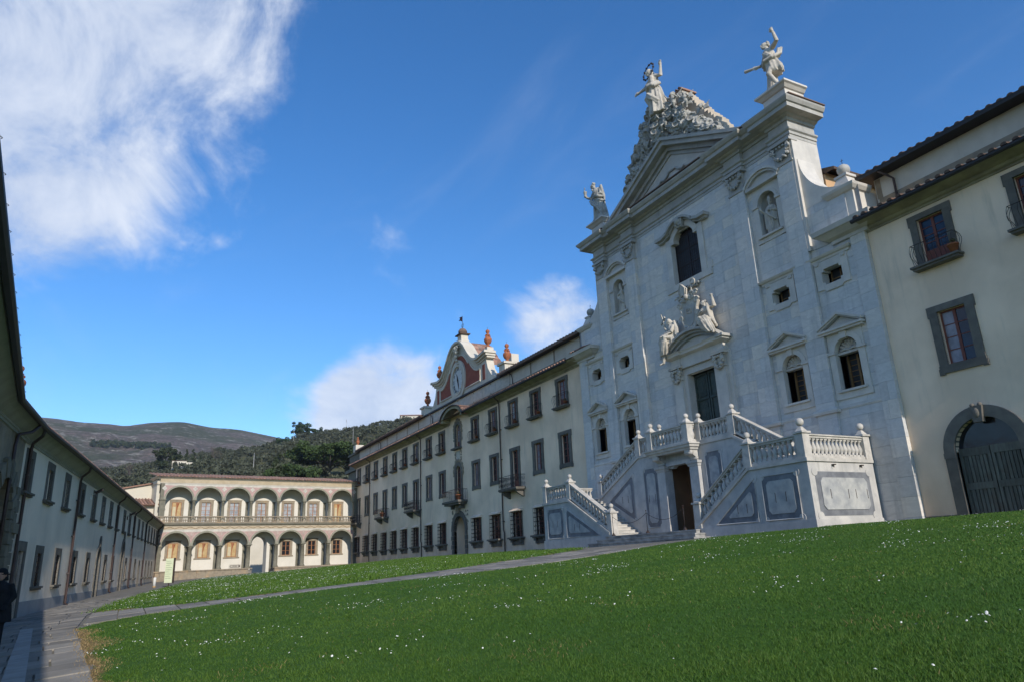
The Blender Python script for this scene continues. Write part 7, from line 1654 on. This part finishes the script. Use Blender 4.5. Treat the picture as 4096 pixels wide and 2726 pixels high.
# ---------------------------------------------------------------- statues
def skin_mesh(mb, name, m, voxel=.03, smooth=1):
    """union of overlapping solids into one continuous surface"""
    me, c = mb.mesh('raw', None, center=False); o = bpy.data.objects.new('raw', me); COL.objects.link(o)
    md = o.modifiers.new('r', 'REMESH'); md.mode = 'VOXEL'; md.voxel_size = voxel; ms = o.modifiers.new('s', 'SMOOTH'); ms.iterations = smooth; ms.factor = .5
    dg = bpy.context.evaluated_depsgraph_get(); out_ = bpy.data.meshes.new_from_object(o.evaluated_get(dg)); bpy.data.objects.remove(o)
    out_.name = name; out_.materials.clear(); out_.materials.append(m); out_.polygons.foreach_set('use_smooth', [True]*len(out_.polygons)); return out_
def V3(*a): return Vector(a)
def hand(mb, w_, d, s=1.0, point=False, spread=.5, side=1):
    """palm and five fingers at wrist w_, pointing along d"""
    d = Vector(d).normalized(); n_ = d.cross(Vector((0, -1, .2))).normalized(); u = n_.cross(d).normalized(); pc = Vector(w_)+d*.06*s
    mb.tube([tuple(Vector(w_)), tuple(pc), tuple(Vector(w_)+d*.10*s)], [.036*s, .048*s, .044*s], 8)
    for k in range(4):
        b = Vector(w_)+d*.095*s+n_*(k-1.5)*.026*s; L_ = (.085, .095, .09, .07)[k]*s; curl = 0 if (not point or k == 0) else .9
        dd = (d+n_*(k-1.5)*.12*spread).normalized(); e = b+dd*L_*.5; f = e+(dd*(1-curl)+u*curl-d*curl*.6).normalized()*L_*.5
        mb.tube([tuple(b), tuple(e), tuple(f)], [.019*s, .018*s, .014*s], 6)
    b = Vector(w_)+d*.04*s-n_*side*.04*s; mb.tube([tuple(b), tuple(b+(d-n_*side*.9).normalized()*.05*s), tuple(b+(d-n_*side*.4).normalized()*.095*s)], [.020*s, .019*s, .015*s], 6)
def head(mb, c, look=(0, -1, 0), s=1.0, hair='wavy'):
    c = Vector(c); l = Vector(look).normalized(); r = l.cross(Vector((0, 0, 1))).normalized(); u = r.cross(l).normalized()
    M = Matrix((( r.x, -l.x, u.x), (r.y, -l.y, u.y), (r.z, -l.z, u.z)))
    def P(x, y, z): return c+M @ Vector((x*s, y*s, z*s))
    M4 = M.to_4x4()
    mb.ball(P(0, 0, .01), .098*s, 14, 10, (.86, 1.0, 1.22), M=M4); mb.ball(P(0, -.03, -.065), .062*s, 10, 8, (.95, 1, .9), M=M4)      # skull, jaw
    mb.tube([tuple(P(0, -.10, .035)), tuple(P(0, -.125, -.012)), tuple(P(0, -.10, -.02))], [.012*s, .019*s, .014*s], 6)                   # nose
    mb.tube([tuple(P(-.055, -.085, .045)), tuple(P(0, -.098, .048)), tuple(P(.055, -.085, .045))], .014*s, 6)                             # brow
    mb.tube([tuple(P(-.025, -.10, -.055)), tuple(P(0, -.107, -.055)), tuple(P(.025, -.10, -.055))], .010*s, 5)                            # mouth
    for sx in (-1, 1): mb.ball(P(.035*sx, -.078, .022), .017*s, 6, 5); mb.ball(P(.09*sx, .01, .0), .026*s, 6, 5, (.5, .8, 1.2), M=M4)
    if hair == 'wavy':
        for k in range(26):
            a = rng.uniform(0, 6.28); e = rng.uniform(-.35, 1.1); p = P(.10*math.cos(a)*math.cos(e), .03+.10*abs(math.sin(a))*math.cos(e), .03+.12*math.sin(e)); mb.ball(p, .034*s*rng.uniform(.8, 1.2), 6, 5)
    elif hair == 'hood':
        mb.ball(P(0, .035, .035), .125*s, 12, 9, (.98, .95, 1.12), M=M4); mb.tube([tuple(P(0, .08, .0)), tuple(P(0, .10, -.15)), tuple(P(0, .10, -.3))], [.11*s, .13*s, .16*s], 10)
    elif hair == 'mitre':
        mb.tube([tuple(P(0, .0, .07)), tuple(P(0, .0, .17)), tuple(P(0, 0, .29)), tuple(P(0, 0, .36))], [.10*s, .115*s, .075*s, .02*s], 10)
    elif hair == 'bun':
        for k in range(18):
            a = rng.uniform(0, 6.28); e = rng.uniform(0, 1.2); mb.ball(P(.095*math.cos(a)*math.cos(e), .035+.09*abs(math.sin(a))*math.cos(e), .035+.11*math.sin(e)), .032*s, 6, 5)
        mb.ball(P(0, .13, .05), .06*s, 8, 6)
    elif hair == 'hat':
        mb.ball(P(0, .02, .06), .118*s, 12, 8, (1, 1, .95), M=M4)
    if hair == 'beard' or hair == 'wavy_beard':
        for k in range(14): mb.ball(P(rng.normal(0, .03), -.085+rng.normal(0, .012), -.10-.07*rng.random()), .028*s, 6, 5)
        for k in range(22):
            a = rng.uniform(0, 6.28); e = rng.uniform(0, 1.2); mb.ball(P(.095*math.cos(a)*math.cos(e), .03+.09*abs(math.sin(a))*math.cos(e), .03+.11*math.sin(e)), .034*s, 6, 5)
def skirt(mb, rings, folds=9, amp=.12, seg=64, ph=0.0):
    """robe: rings (x,y,z,rx,ry) from top to hem, with hanging folds that deepen downwards"""
    vs = []; n = len(rings)
    for i, (x, y, z, rx, ry) in enumerate(rings):
        t_ = i/(n-1)
        for k in range(seg):
            a = 2*PI*k/seg; m_ = 1+1.55*amp*(.25+.75*t_)*(abs(math.sin((folds*.5)*a+ph+1.5*math.sin(2.2*t_)))*1.3-.6+.45*math.sin((folds*2-3)*a+ph*2+2*t_)); vs.append((x+rx*m_*math.cos(a), y+ry*m_*math.sin(a), z))
    fs = [(i*seg+k, (i+1)*seg+k, (i+1)*seg+(k+1) % seg, i*seg+(k+1) % seg) for i in range(n-1) for k in range(seg)]+[tuple(range(seg)), tuple((n-1)*seg+k for k in range(seg-1, -1, -1))]
    mb._add(vs, fs, .5, True)
def limb(mb, pts, rs, seg=9): mb.tube([tuple(p) for p in pts], rs, seg)
def torso(mb, pel, chest, neck, hd, w_=1.0):
    p, c, n_, h = map(Vector, (pel, chest, neck, hd)); mb.tube([tuple(p-Vector((0, 0, .08))), tuple(p.lerp(c, .45)), tuple(c), tuple(c.lerp(n_, .6)), tuple(n_)], [.165*w_, .145*w_, .185*w_, .15*w_, .07*w_], 14); mb.tube([tuple(n_-Vector((0, 0, .03))), tuple(h)], [.068, .06], 8)
def foot(mb, a, d, s=1.0): a = Vector(a); d = Vector(d).normalized(); mb.tube([tuple(a-d*.05), tuple(a+d*.08-Vector((0, 0, .025))), tuple(a+d*.19-Vector((0, 0, .035)))], [.05*s, .048*s, .032*s], 8)
def drape(mb, pts, r, k=3, sp=.05):
    P = [Vector(p) for p in pts]
    for j in range(k): o_ = Vector(rng.normal(0, sp, 3)); mb.tube([tuple(p+o_*(1-.3*i/len(P))) for i, p in enumerate(P)], [r*(.6+.4*math.sin(PI*(i+1)/(len(P)+1))) for i in range(len(P))], 7)
def put(th, me, name, M): return link(name, me, th, M)
def place_fig(name, label, mb, x, y, z, s, rot, m, voxel=.014, cat='statue', group='church statues', extra=()):
    th = thing(name, label, cat, (x, y, z), group); M = T((x, y, z)) @ RZ(rot) @ Matrix.Scale(s, 4); put(th, skin_mesh(mb, 'figure', m, voxel), 'figure', M)
    for nm, e, mm in extra: me, c = e.mesh(nm, mm); link(nm, me, th, M @ T(c))
    return th
# 1 pointing youth on the right pedestal
mb = MB(); pel, ch_, nk, hd = V3(.02, 0, .95), V3(-.02, -.02, 1.32), V3(-.04, -.02, 1.53), V3(-.10, -.05, 1.68)
torso(mb, pel, ch_, nk, hd); head(mb, hd, (-.45, -.85, .25), 1.0, 'wavy')
limb(mb, [V3(.15, 0, 1.45), V3(.42, -.06, 1.50), V3(.40, -.12, 1.78)], [.085, .068, .045]); hand(mb, (.395, -.13, 1.80), (-.25, -.1, 1), 1.1, point=True)
limb(mb, [V3(-.18, 0, 1.42), V3(-.30, -.05, 1.14), V3(-.28, -.22, 1.02)], [.08, .062, .045]); hand(mb, (-.28, -.22, 1.02), (-.7, -.6, .1), 1.05)
mb.tube([(-.20, -.26, .98), (-.50, -.34, 1.06), (-.72, -.40, 1.12)], [.035, .045, .055], 8)
limb(mb, [V3(.12, -.02, .92), V3(.05, -.22, .52), V3(.20, -.06, .10)], [.12, .085, .055]); foot(mb, (.20, -.06, .06), (.3, -1, 0)); limb(mb, [V3(-.10, .02, .92), V3(-.10, .04, .5), V3(-.08, .08, .08)], [.12, .085, .06]); foot(mb, (-.08, .08, .06), (-.3, -1, 0))
skirt(mb, [(.02, 0, 1.12, .17, .15), (.02, 0, .98, .22, .19), (.05, .02, .82, .25, .20), (.08, .03, .66, .25, .19), (.10, .06, .56, .22, .15)], 7, .18, ph=1)
skirt(mb, [(-.10, .05, .80, .14, .14), (-.13, .07, .5, .16, .14), (-.16, .08, .2, .17, .15), (-.17, .08, .0, .18, .16)], 6, .22)
drape(mb, [(-.16, -.08, 1.45), (0, -.20, 1.28), (.15, -.20, 1.12), (.24, -.08, 1.0)], .05, 4, .03); drape(mb, [(-.2, -.1, .92), (0, -.22, 1.0), (.22, -.12, 1.02), (.30, .05, 1.1), (.32, .1, 1.3)], .06, 4, .04)
mb.lathe([(.34, -.04), (.34, .04)], (0, .03, 0), 14)
place_fig('statue', 'white marble statue of a youth pointing upwards on the right corner pedestal', mb, -21.55, PY-.08, 22.88, 1.76, R(-8), statue_m)
# 2 robed man with a cup on the left pedestal
mb = MB(); pel, ch_, nk, hd = V3(.05, 0, .95), V3(.03, -.03, 1.30), V3(-.02, -.08, 1.50), V3(-.10, -.14, 1.64)
torso(mb, pel, ch_, nk, hd, 1.15); head(mb, hd, (-.75, -.55, -.25), 1.0, 'wavy_beard')
skirt(mb, [(.02, -.02, 1.48, .17, .13), (.04, 0, 1.30, .25, .20), (.05, 0, 1.05, .24, .20), (.06, 0, .7, .26, .23), (.07, .02, .35, .29, .26), (.07, .02, .0, .32, .28)], 8, .14, ph=.5)
limb(mb, [V3(-.15, -.05, 1.42), V3(-.30, -.16, 1.16), V3(-.46, -.28, 1.28)], [.10, .085, .05]); hand(mb, (-.46, -.28, 1.28), (-.3, -.2, 1), 1.1); mb.lathe([(.07, 1.34), (.05, 1.40), (.075, 1.52), (.08, 1.58)], (-.50, -.31, 0), 10); mb.tube([(-.50, -.31, 1.55), (-.56, -.31, 1.66), (-.50, -.31, 1.72), (-.55, -.31, 1.79)], .022, 6)
limb(mb, [V3(.24, .0, 1.40), V3(.34, -.06, 1.10), V3(.14, -.24, 1.06)], [.11, .10, .055]); hand(mb, (.14, -.24, 1.06), (-1, -.2, .1), 1.05)
drape(mb, [(.30, 0, 1.4), (.36, .02, 1.1), (.34, .05, .9), (.2, -.2, .95)], .06, 4, .04); drape(mb, [(-.15, -.22, 1.0), (.05, -.28, .75), (.25, -.22, .55), (.3, -.1, .3)], .05, 4, .05)
mb.lathe([(.36, -.04), (.36, .03)], (.05, .02, 0), 14); place_fig('statue', 'weathered marble statue of a robed man lifting a cup on the left corner pedestal', mb, -38.0, PY-.06, 22.88, 1.78, R(-6), statue_g)
# 3 woman with outspread arms and star halo
mb = MB(); pel, ch_, nk, hd = V3(.05, 0, .98), V3(.02, -.06, 1.34), V3(-.02, -.10, 1.54), V3(-.07, -.15, 1.69)
torso(mb, pel, ch_, nk, hd); head(mb, hd, (-.55, -.8, -.15), 1.0, 'hood')
skirt(mb, [(.02, -.06, 1.50, .15, .12), (.02, -.05, 1.32, .21, .17), (.03, -.03, 1.12, .17, .15), (.03, -.02, .92, .25, .22), (.06, -.02, .6, .30, .26), (.08, 0, .25, .32, .28), (.10, 0, -.1, .34, .3)], 8, .15, ph=2)
limb(mb, [V3(.16, -.05, 1.46), V3(.40, .0, 1.36), V3(.47, -.02, 1.68)], [.09, .08, .045]); hand(mb, (.47, -.02, 1.68), (.1, -.1, 1), 1.15, spread=1.2)
limb(mb, [V3(-.14, -.06, 1.44), V3(-.34, -.14, 1.26), V3(-.56, -.26, 1.20)], [.09, .075, .045]); hand(mb, (-.56, -.26, 1.20), (-1, -.35, -.05), 1.15, spread=1.2, side=-1)
drape(mb, [(-.2, -.15, 1.0), (0, -.28, 1.08), (.2, -.24, 1.02), (.32, -.05, 1.1)], .065, 5, .04); drape(mb, [(-.22, -.1, .85), (-.05, -.3, .72), (.15, -.28, .5), (.28, -.15, .3)], .06, 4, .05); drape(mb, [(.1, -.2, 1.5), (.16, -.22, 1.2), (.22, -.2, .95)], .05, 3, .03)
limb(mb, [V3(-.08, -.1, .9), V3(-.12, -.30, .62), V3(-.02, -.12, .15)], [.13, .10, .09])
e = MB(); hc = hd+V3(-.02, .02, .10)
e.tube([(hc.x+.30*math.cos(a), hc.y+.06*math.sin(a), hc.z+.30*math.sin(a)) for a in np.linspace(-.3, 2*PI-.3, 33)], .016, 5)
for k in range(12): a = 2*PI*k/12; e.ball((hc.x+.30*math.cos(a), hc.y+.06*math.sin(a), hc.z+.30*math.sin(a)), .042, 6, 4)
VX, VZ = -29.85, 26.5
place_fig('statue', 'marble statue of a robed woman with outspread arms and a star halo above the pediment', mb, VX, PY-.85, VZ, 1.82, R(-4), statue_m, extra=(('star_halo', e, iron),))
# clouds and cherubs beneath her
mb = MB(); G0 = V3(CXc, 0, 24.6)
def ztri(d): return 27.4-abs(d)*1.05
for k in range(300):
    d = rng.uniform(-3.9, 4.5); zlo = PZA-abs(d)*sl_+.0; zhi = ztri(d)+.1 if d > 0 else float(np.interp(d, [-3.9, -2.8, -1.8, -.8, 0], [23.4, 25.0, 26.9, 27.3, 27.5]))
    if zhi < zlo+.15: continue
    z = rng.uniform(zlo, zhi); r_ = rng.uniform(.2, .42); yy_ = -.5+rng.uniform(-.3, .12)-.25*max(0, 1-abs(d)/2); Mx = RX(rng.normal(-.25, .35)) @ RZ(rng.normal(.25, .4)) @ RY(rng.uniform(0, 6)); c_ = Vector((CXc+d, yy_, z))
    mb.ball(c_, r_, 12, 7, (1, .42, rng.uniform(.7, 1)), M=Mx)
    a1 = rng.uniform(5.0, 9.5); mb.tube([tuple(c_+Mx @ Vector((r_*.86*math.cos(t_)*(1-.075*t_), -.26*r_-.05-.006*t_, r_*.78*math.sin(t_)*(1-.075*t_)))) for t_ in np.linspace(0, a1, 22)], .052, 5)
gcl = thing('cloud_relief', 'grey marble clouds carved in a heap below the haloed woman on the pediment', 'relief', (CXc, PY-.4, 24.6)); put(gcl, skin_mesh(mb, 'clouds', statue_g, .03, 0), 'clouds', CH)
def cherub(lab, x, y, z, s, rot, body=True, lean=0.0):
    mb = MB(); head(mb, (0, -.05, .55), (0, -1, -.1), 1.15, 'wavy')
    if body:
        mb.tube([(0, 0, 0), (0, -.02, .2), (0, -.03, .4), (0, -.04, .5)], [.12, .14, .13, .06], 10)
        limb(mb, [V3(.12, 0, .40), V3(.26, -.1, .30), V3(.2, -.26, .36)], [.06, .05, .035]); limb(mb, [V3(-.12, 0, .40), V3(-.28, -.05, .46), V3(-.36, -.12, .62)], [.06, .05, .035]); hand(mb, (.2, -.26, .36), (-.3, -1, .2), .7); hand(mb, (-.36, -.12, .62), (-.2, -.3, 1), .7)
        limb(mb, [V3(.07, 0, .02), V3(.14, -.24, -.06), V3(.10, -.10, -.34)], [.095, .08, .045]); limb(mb, [V3(-.07, 0, .02), V3(-.12, -.22, -.12), V3(-.16, -.02, -.36)], [.095, .08, .045]); foot(mb, (.10, -.1, -.36), (0, -1, -.3), .7); foot(mb, (-.16, -.02, -.38), (0, -1, -.3), .7)
    zb = .42 if body else .45
    for sx in (-1, 1):
        for k in range(5): mb.tube([(sx*.08, .08, zb-.02*k), (sx*(.26+.05*k), .14, zb+.16-.07*k), (sx*(.52-.03*k), .16, zb+.34-.15*k)], [.04, .05, .02], 6)
    place_fig('cherub', lab, mb, x, y, z, s, rot, statue_g, .026, 'statue', 'cherubs on the pediment')
cherub('winged cherub with raised arm directly right of the haloed woman', -28.45, PY-.75, 26.35, 1.25, R(12)); cherub('winged cherub flying out at the left of the clouds', -31.05, PY-.8, 25.95, 1.15, R(-35)); cherub('small winged cherub seated in the middle of the clouds', -29.2, PY-.95, 25.35, 1.2, R(20)); cherub('winged cherub leaning at the right edge of the clouds', -27.35, PY-.85, 25.75, 1.05, R(25)); cherub('winged cherub clinging to the left of the clouds below the flying one', -31.6, PY-.85, 24.75, 1.05, R(-20))
cherub('cherub head with wings at the lower right of the clouds', -27.6, PY-.75, 25.35, 1.1, R(10), False); cherub('cherub head with wings under the feet of the haloed woman', -30.1, PY-.85, 25.0, 1.2, R(-5), False); cherub('cherub head with wings low on the left slope of the pediment', -32.1, PY-.8, 24.0, 1.2, R(-15), False); cherub('smallest cherub head at the far left foot of the pediment slope', -33.6, PY-.8, 23.05, 1.0, R(-20), False); cherub('cherub head with wings at the far right of the clouds', -26.3, PY-.7, 24.3, 1.0, R(10), False)
# bishops in the niches
def bishop(lab, x, flip):
    mb = MB(); f = -1 if flip else 1; pel, ch_, nk, hd = V3(0, 0, .95), V3(0, -.02, 1.3), V3(0, -.03, 1.5), V3(.02*f, -.06, 1.65)
    torso(mb, pel, ch_, nk, hd, 1.05); head(mb, hd, (.2*f, -1, -.1), 1.0, 'mitre')
    skirt(mb, [(0, -.02, 1.48, .19, .13), (0, 0, 1.28, .27, .20), (0, 0, 1.0, .30, .21), (.02*f, 0, .7, .27, .21), (.02*f, 0, .35, .27, .22), (.02*f, 0, 0, .30, .24)], 8, .16, ph=1.3*f)
    limb(mb, [V3(.2*f, 0, 1.40), V3(.32*f, -.08, 1.12), V3(.08*f, -.26, 1.20)], [.10, .09, .05]); hand(mb, (.08*f, -.26, 1.2), (-f, -.1, .3), 1.0); limb(mb, [V3(-.2*f, 0, 1.40), V3(-.34*f, -.1, 1.15), V3(-.38*f, -.26, 1.30)], [.10, .09, .05]); hand(mb, (-.38*f, -.26, 1.30), (-.2*f, -.3, 1), 1.0)
    drape(mb, [(-.25, -.1, 1.3), (-.1, -.26, 1.0), (.1, -.27, .8), (.26, -.15, .6)], .05, 4, .04); drape(mb, [(-.3*f, -.05, 1.1), (-.32*f, -.05, .7), (-.28*f, -.08, .3)], .06, 3, .03)
    mb.tube([(.22*f, -.27, 0), (.16*f, -.28, 1.0), (.10*f, -.27, 1.55)], .018, 6)
    place_fig('statue', lab, mb, x, PY+.10, 15.46, 1.06, R(4*f), statue_m, .014)
bishop('white marble bishop statue in the right upper niche of the church', -23.22, False); bishop('white marble bishop statue in the left upper niche of the church', -36.42, True)
# seated figures on the portal pediment
mb = MB(); torso(mb, (0, 0, .18), (.02, -.06, .55), (.0, -.10, .74), (-.04, -.15, .88)); head(mb, (-.04, -.15, .88), (-.3, -.9, -.35), 1.0, 'hood')
skirt(mb, [(0, -.05, .72, .16, .13), (0, -.03, .5, .22, .18), (0, 0, .25, .25, .22), (0, 0, .0, .30, .28), (0, 0, -.15, .30, .28)], 8, .10)
for sx in (-1, 1): limb(mb, [V3(.10*sx, -.05, .12), V3(.13*sx-.10, -.48, .14), V3(.12*sx-.2, -.46, -.38)], [.15, .13, .09])
skirt(mb, [(-.1, -.42, .22, .20, .16), (-.16, -.46, -.1, .25, .16), (-.24, -.46, -.42, .24, .16), (-.3, -.44, -.62, .2, .14)], 7, .22); limb(mb, [V3(-.3, -.42, -.6), V3(-.4, -.45, -.9)], [.09, .07]); foot(mb, (-.4, -.45, -.93), (-.2, -1, -.3))
limb(mb, [V3(.2, -.05, .66), V3(.26, -.2, .36), V3(-.02, -.36, .36)], [.10, .09, .05]); hand(mb, (-.02, -.36, .36), (-1, -.2, 0), 1.0); limb(mb, [V3(-.18, -.06, .66), V3(-.34, -.18, .48), V3(-.28, -.28, .72)], [.10, .08, .05]); hand(mb, (-.28, -.28, .72), (.1, -.2, 1), 1.0)
drape(mb, [(.2, .05, .8), (.3, .05, .5), (.35, 0, .1)], .08, 4, .04); drape(mb, [(.15, -.3, .25), (-.05, -.55, .2), (-.25, -.55, 0), (-.28, -.52, -.3)], .05, 5, .06)
e = MB(); Mc = T((-.30, -.24, .72)) @ RY(R(-24)); e.box(-.05, .05, -.03, .03, -.5, .78, M=Mc); e.box(-.26, .26, -.029, .029, .36, .46, M=Mc)
place_fig('statue', 'seated hooded woman holding a cross on the left of the portal pediment', mb, -31.05, PY-.55, 11.85, 1.3, R(-18), statue_m, .014, extra=(('cross', e, statue_m),))
mb = MB(); torso(mb, (0, 0, .18), (-.02, -.04, .58), (-.05, -.06, .80), (-.10, -.08, .95)); head(mb, (-.10, -.08, .95), (-.7, -.6, .25), 1.0, 'bun')
skirt(mb, [(-.03, -.03, .76, .17, .13), (0, 0, .52, .22, .18), (0, 0, .25, .24, .21), (0, 0, .0, .30, .28), (0, 0, -.12, .30, .28)], 8, .10)
limb(mb, [V3(.14, 0, .72), V3(.38, -.04, .72), V3(.36, -.10, 1.08)], [.10, .10, .055]); hand(mb, (.36, -.10, 1.08), (-.05, -.1, 1), 1.1, point=True); limb(mb, [V3(-.2, 0, .7), V3(-.32, -.18, .45), V3(-.14, -.32, .52)], [.10, .085, .05]); hand(mb, (-.14, -.32, .52), (.9, -.2, .3), 1.0)
limb(mb, [V3(-.1, -.05, .12), V3(-.2, -.46, .12), V3(.14, -.46, -.35)], [.16, .14, .10]); limb(mb, [V3(.1, -.05, .12), V3(.2, -.46, .05), V3(.42, -.42, -.45)], [.16, .13, .09]); foot(mb, (.44, -.42, -.5), (.5, -1, -.3))
skirt(mb, [(-.02, -.42, .24, .26, .18), (.08, -.46, -.02, .28, .17), (.22, -.45, -.3, .25, .15), (.34, -.43, -.5, .18, .12)], 7, .20); drape(mb, [(-.25, -.3, .2), (0, -.58, .18), (.2, -.56, -.05), (.36, -.5, -.4)], .055, 5, .06); drape(mb, [(.1, -.15, .8), (.16, -.22, .5), (.22, -.2, .2), (.4, -.1, -.2)], .06, 4, .04)
place_fig('statue', 'seated woman raising her arm on the right of the portal pediment', mb, -28.05, PY-.55, 11.95, 1.32, R(12), statue_m, .014)
# coat of arms between them
coa = thing('coat_of_arms', 'marble coat of arms with mitre and scrolls above the portal', 'coat of arms', (px, PY-.5, 11.9)); mb = MB(); cz = 13.05
sh_ = [(0, -1.05), (.42, -.85), (.62, -.3), (.60, .2), (.78, .55), (.55, .85), (.2, .78), (0, .95), (-.2, .78), (-.55, .85), (-.78, .55), (-.60, .2), (-.62, -.3), (-.42, -.85)]
mb.prism([(px+a, cz+b) for a, b in sh_], FY-.42, FY-.22); mb.tube([(px+a*1.02, FY-.42, cz+b*1.02) for a, b in sh_+[sh_[0]]], .085, 6)
for s_ in (-1, 1):
    for (cx_, cz_, r_) in ((.72, .62, .20), (.66, -.15, .16), (.35, -.85, .14), (.34, 1.05, .24), (.72, 1.1, .15)): mb.tube([(px+s_*(cx_+r_*math.cos(t_)*(1-.1*t_)), FY-.46, cz+cz_+r_*math.sin(t_)*(1-.1*t_)) for t_ in np.linspace(0, 6.5, 18)], .065, 6)
mb.ball((px-.05, FY-.5, cz+1.02), .17, 10, 8); put(coa, skin_mesh(mb, 'shield', statue_m, .03, 1), 'shield', CH)
mb = MB(); mb.prism([(px+a*.62, cz+b*.66-.06) for a, b in sh_], FY-.45, FY-.4); mb.build('field', trimG, coa, CH); mb = MB()
for t0 in range(3): mb.tube([(px+.13*math.cos(t_+t0*2)*(1-.08*t_)+(t0-1)*.12, FY-.47, cz+.15+.18*math.sin(t_+t0*2)*(1-.08*t_)) for t_ in np.linspace(0, 5, 12)], .025, 5)
mb.build('carved_monogram', statue_m, coa, CH)
mb = MB(); mb.prism([(px-.55, cz+1.15), (px-.15, cz+1.2), (px-.08, cz+1.6), (px-.42, cz+1.95), (px-.62, cz+1.6)], FY-.5, FY-.3); mb.tube([(px-.55, FY-.5, cz+1.15), (px-.62, FY-.5, cz+1.6), (px-.42, FY-.5, cz+1.95), (px-.08, FY-.5, cz+1.6), (px-.15, FY-.5, cz+1.2)], .04, 6); mb.build('mitre', statue_m, coa, CH)
mb = MB(); mb.tube([(px+.3, FY-.45, cz+.9), (px+.42, FY-.45, cz+1.5)]+[(px+.55+.2*math.cos(t_), FY-.45, cz+1.75+.2*math.sin(t_)) for t_ in np.linspace(PI*1.1, -PI*.4, 12)], .045, 6); mb.tube([(px-.6, FY-.45, cz+.8), (px-.95, FY-.48, cz+1.3)], .03, 6); mb.tube([(px-1.05, FY-.48, cz+1.12), (px-.8, FY-.48, cz+1.28)], .03, 6); mb.build('crozier_and_cross', statue_m, coa, CH)
mb = MB()
for k in range(7): mb.ball((px+.25+.16*k-.5, FY-.1, 14.75+.05*math.sin(k*1.4)), .1, 7, 5)
for s_ in (-1, 1): mb.tube([(px+s_*(.55+.16*math.cos(t_)*(1-.1*t_)), FY-.12, 14.72+.16*math.sin(t_)*(1-.1*t_)) for t_ in np.linspace(0, 6, 14)], .05, 5)
mb.build('sill_ornament', statue_g, gw, CH)
# ---------------------------------------------------------------- person at the left edge
px_, py_ = -20.6, -2.5; pz_ = float(gz(px_, py_)); coat = mat('black_coat', (.012, .012, .014), (.018, .018, .02), .85, 6, .1, 30, .2); skin = mat('skin', (.42, .24, .17), (.38, .21, .15), .6, 6); hatm = mat('dark_knit_hat', (.015, .014, .016), None, .95, 6)
pe = thing('person', 'person in a black coat and dark knit hat at the left edge', 'person', (px_, py_, pz_)); PM = T((px_, py_, pz_)) @ RZ(R(80))
mb = MB(); torso(mb, (0, 0, .92), (0, -.01, 1.26), (0, -.01, 1.44), (0, -.03, 1.56), 1.15); skirt(mb, [(0, 0, 1.40, .17, .12), (0, 0, 1.22, .25, .17), (0, 0, 1.0, .25, .18), (0, 0, .78, .28, .20), (0, 0, .55, .30, .22)], 5, .04)
for sx in (-1, 1): limb(mb, [V3(.19*sx, 0, 1.36), V3(.30*sx, -.02, 1.08), V3(.22*sx, -.16, .92)], [.085, .075, .055]); hand(mb, (.22*sx, -.16, .92), (-.3*sx, -.6, -.6), .9); limb(mb, [V3(.10*sx, 0, .9), V3(.11*sx, -.02, .5), V3(.11*sx, .02, .08)], [.12, .085, .065]); foot(mb, (.11*sx, .02, .05), (0, -1, 0), 1.15)
link('body', skin_mesh(mb, 'body', coat, .018, 2), pe, PM)
mb = MB(); head(mb, (0, -.03, 1.56), (0, -1, .05), 1.0, None); link('head', skin_mesh(mb, 'head', skin, .008, 2), pe, PM)
mb = MB(); mb.ball((0, -.005, 1.625), .118, 14, 8, (.95, 1.08, .9)); mb.lathe([(.112, 1.575), (.122, 1.59), (.122, 1.625), (.112, 1.64)], (0, -.01, 0), 16); mb.tube([(0, .06, 1.58), (0, .07, 1.45)], [.10, .12], 10); me, c = mb.mesh('hat', hatm); link('hat', me, pe, PM @ T(c))
# small carved stone at the foot of the palace wall
mb = MB(); x0, y0, z0 = -46.9, PY-.5, .42
for k in range(14): mb.ball((x0+rng.uniform(-.25, .25), y0+rng.uniform(-.1, .1), z0+rng.uniform(.05, .45)), rng.uniform(.07, .13), 6, 5)
mb.box(x0-.3, x0+.3, y0-.15, y0+.15, z0-.1, z0+.08); tag(link('carved_stone', skin_mesh(mb, 'carved_stone', pietraB, .03, 1)), 'small weathered carved stone at the foot of the palace wall by the stairs', 'stone')
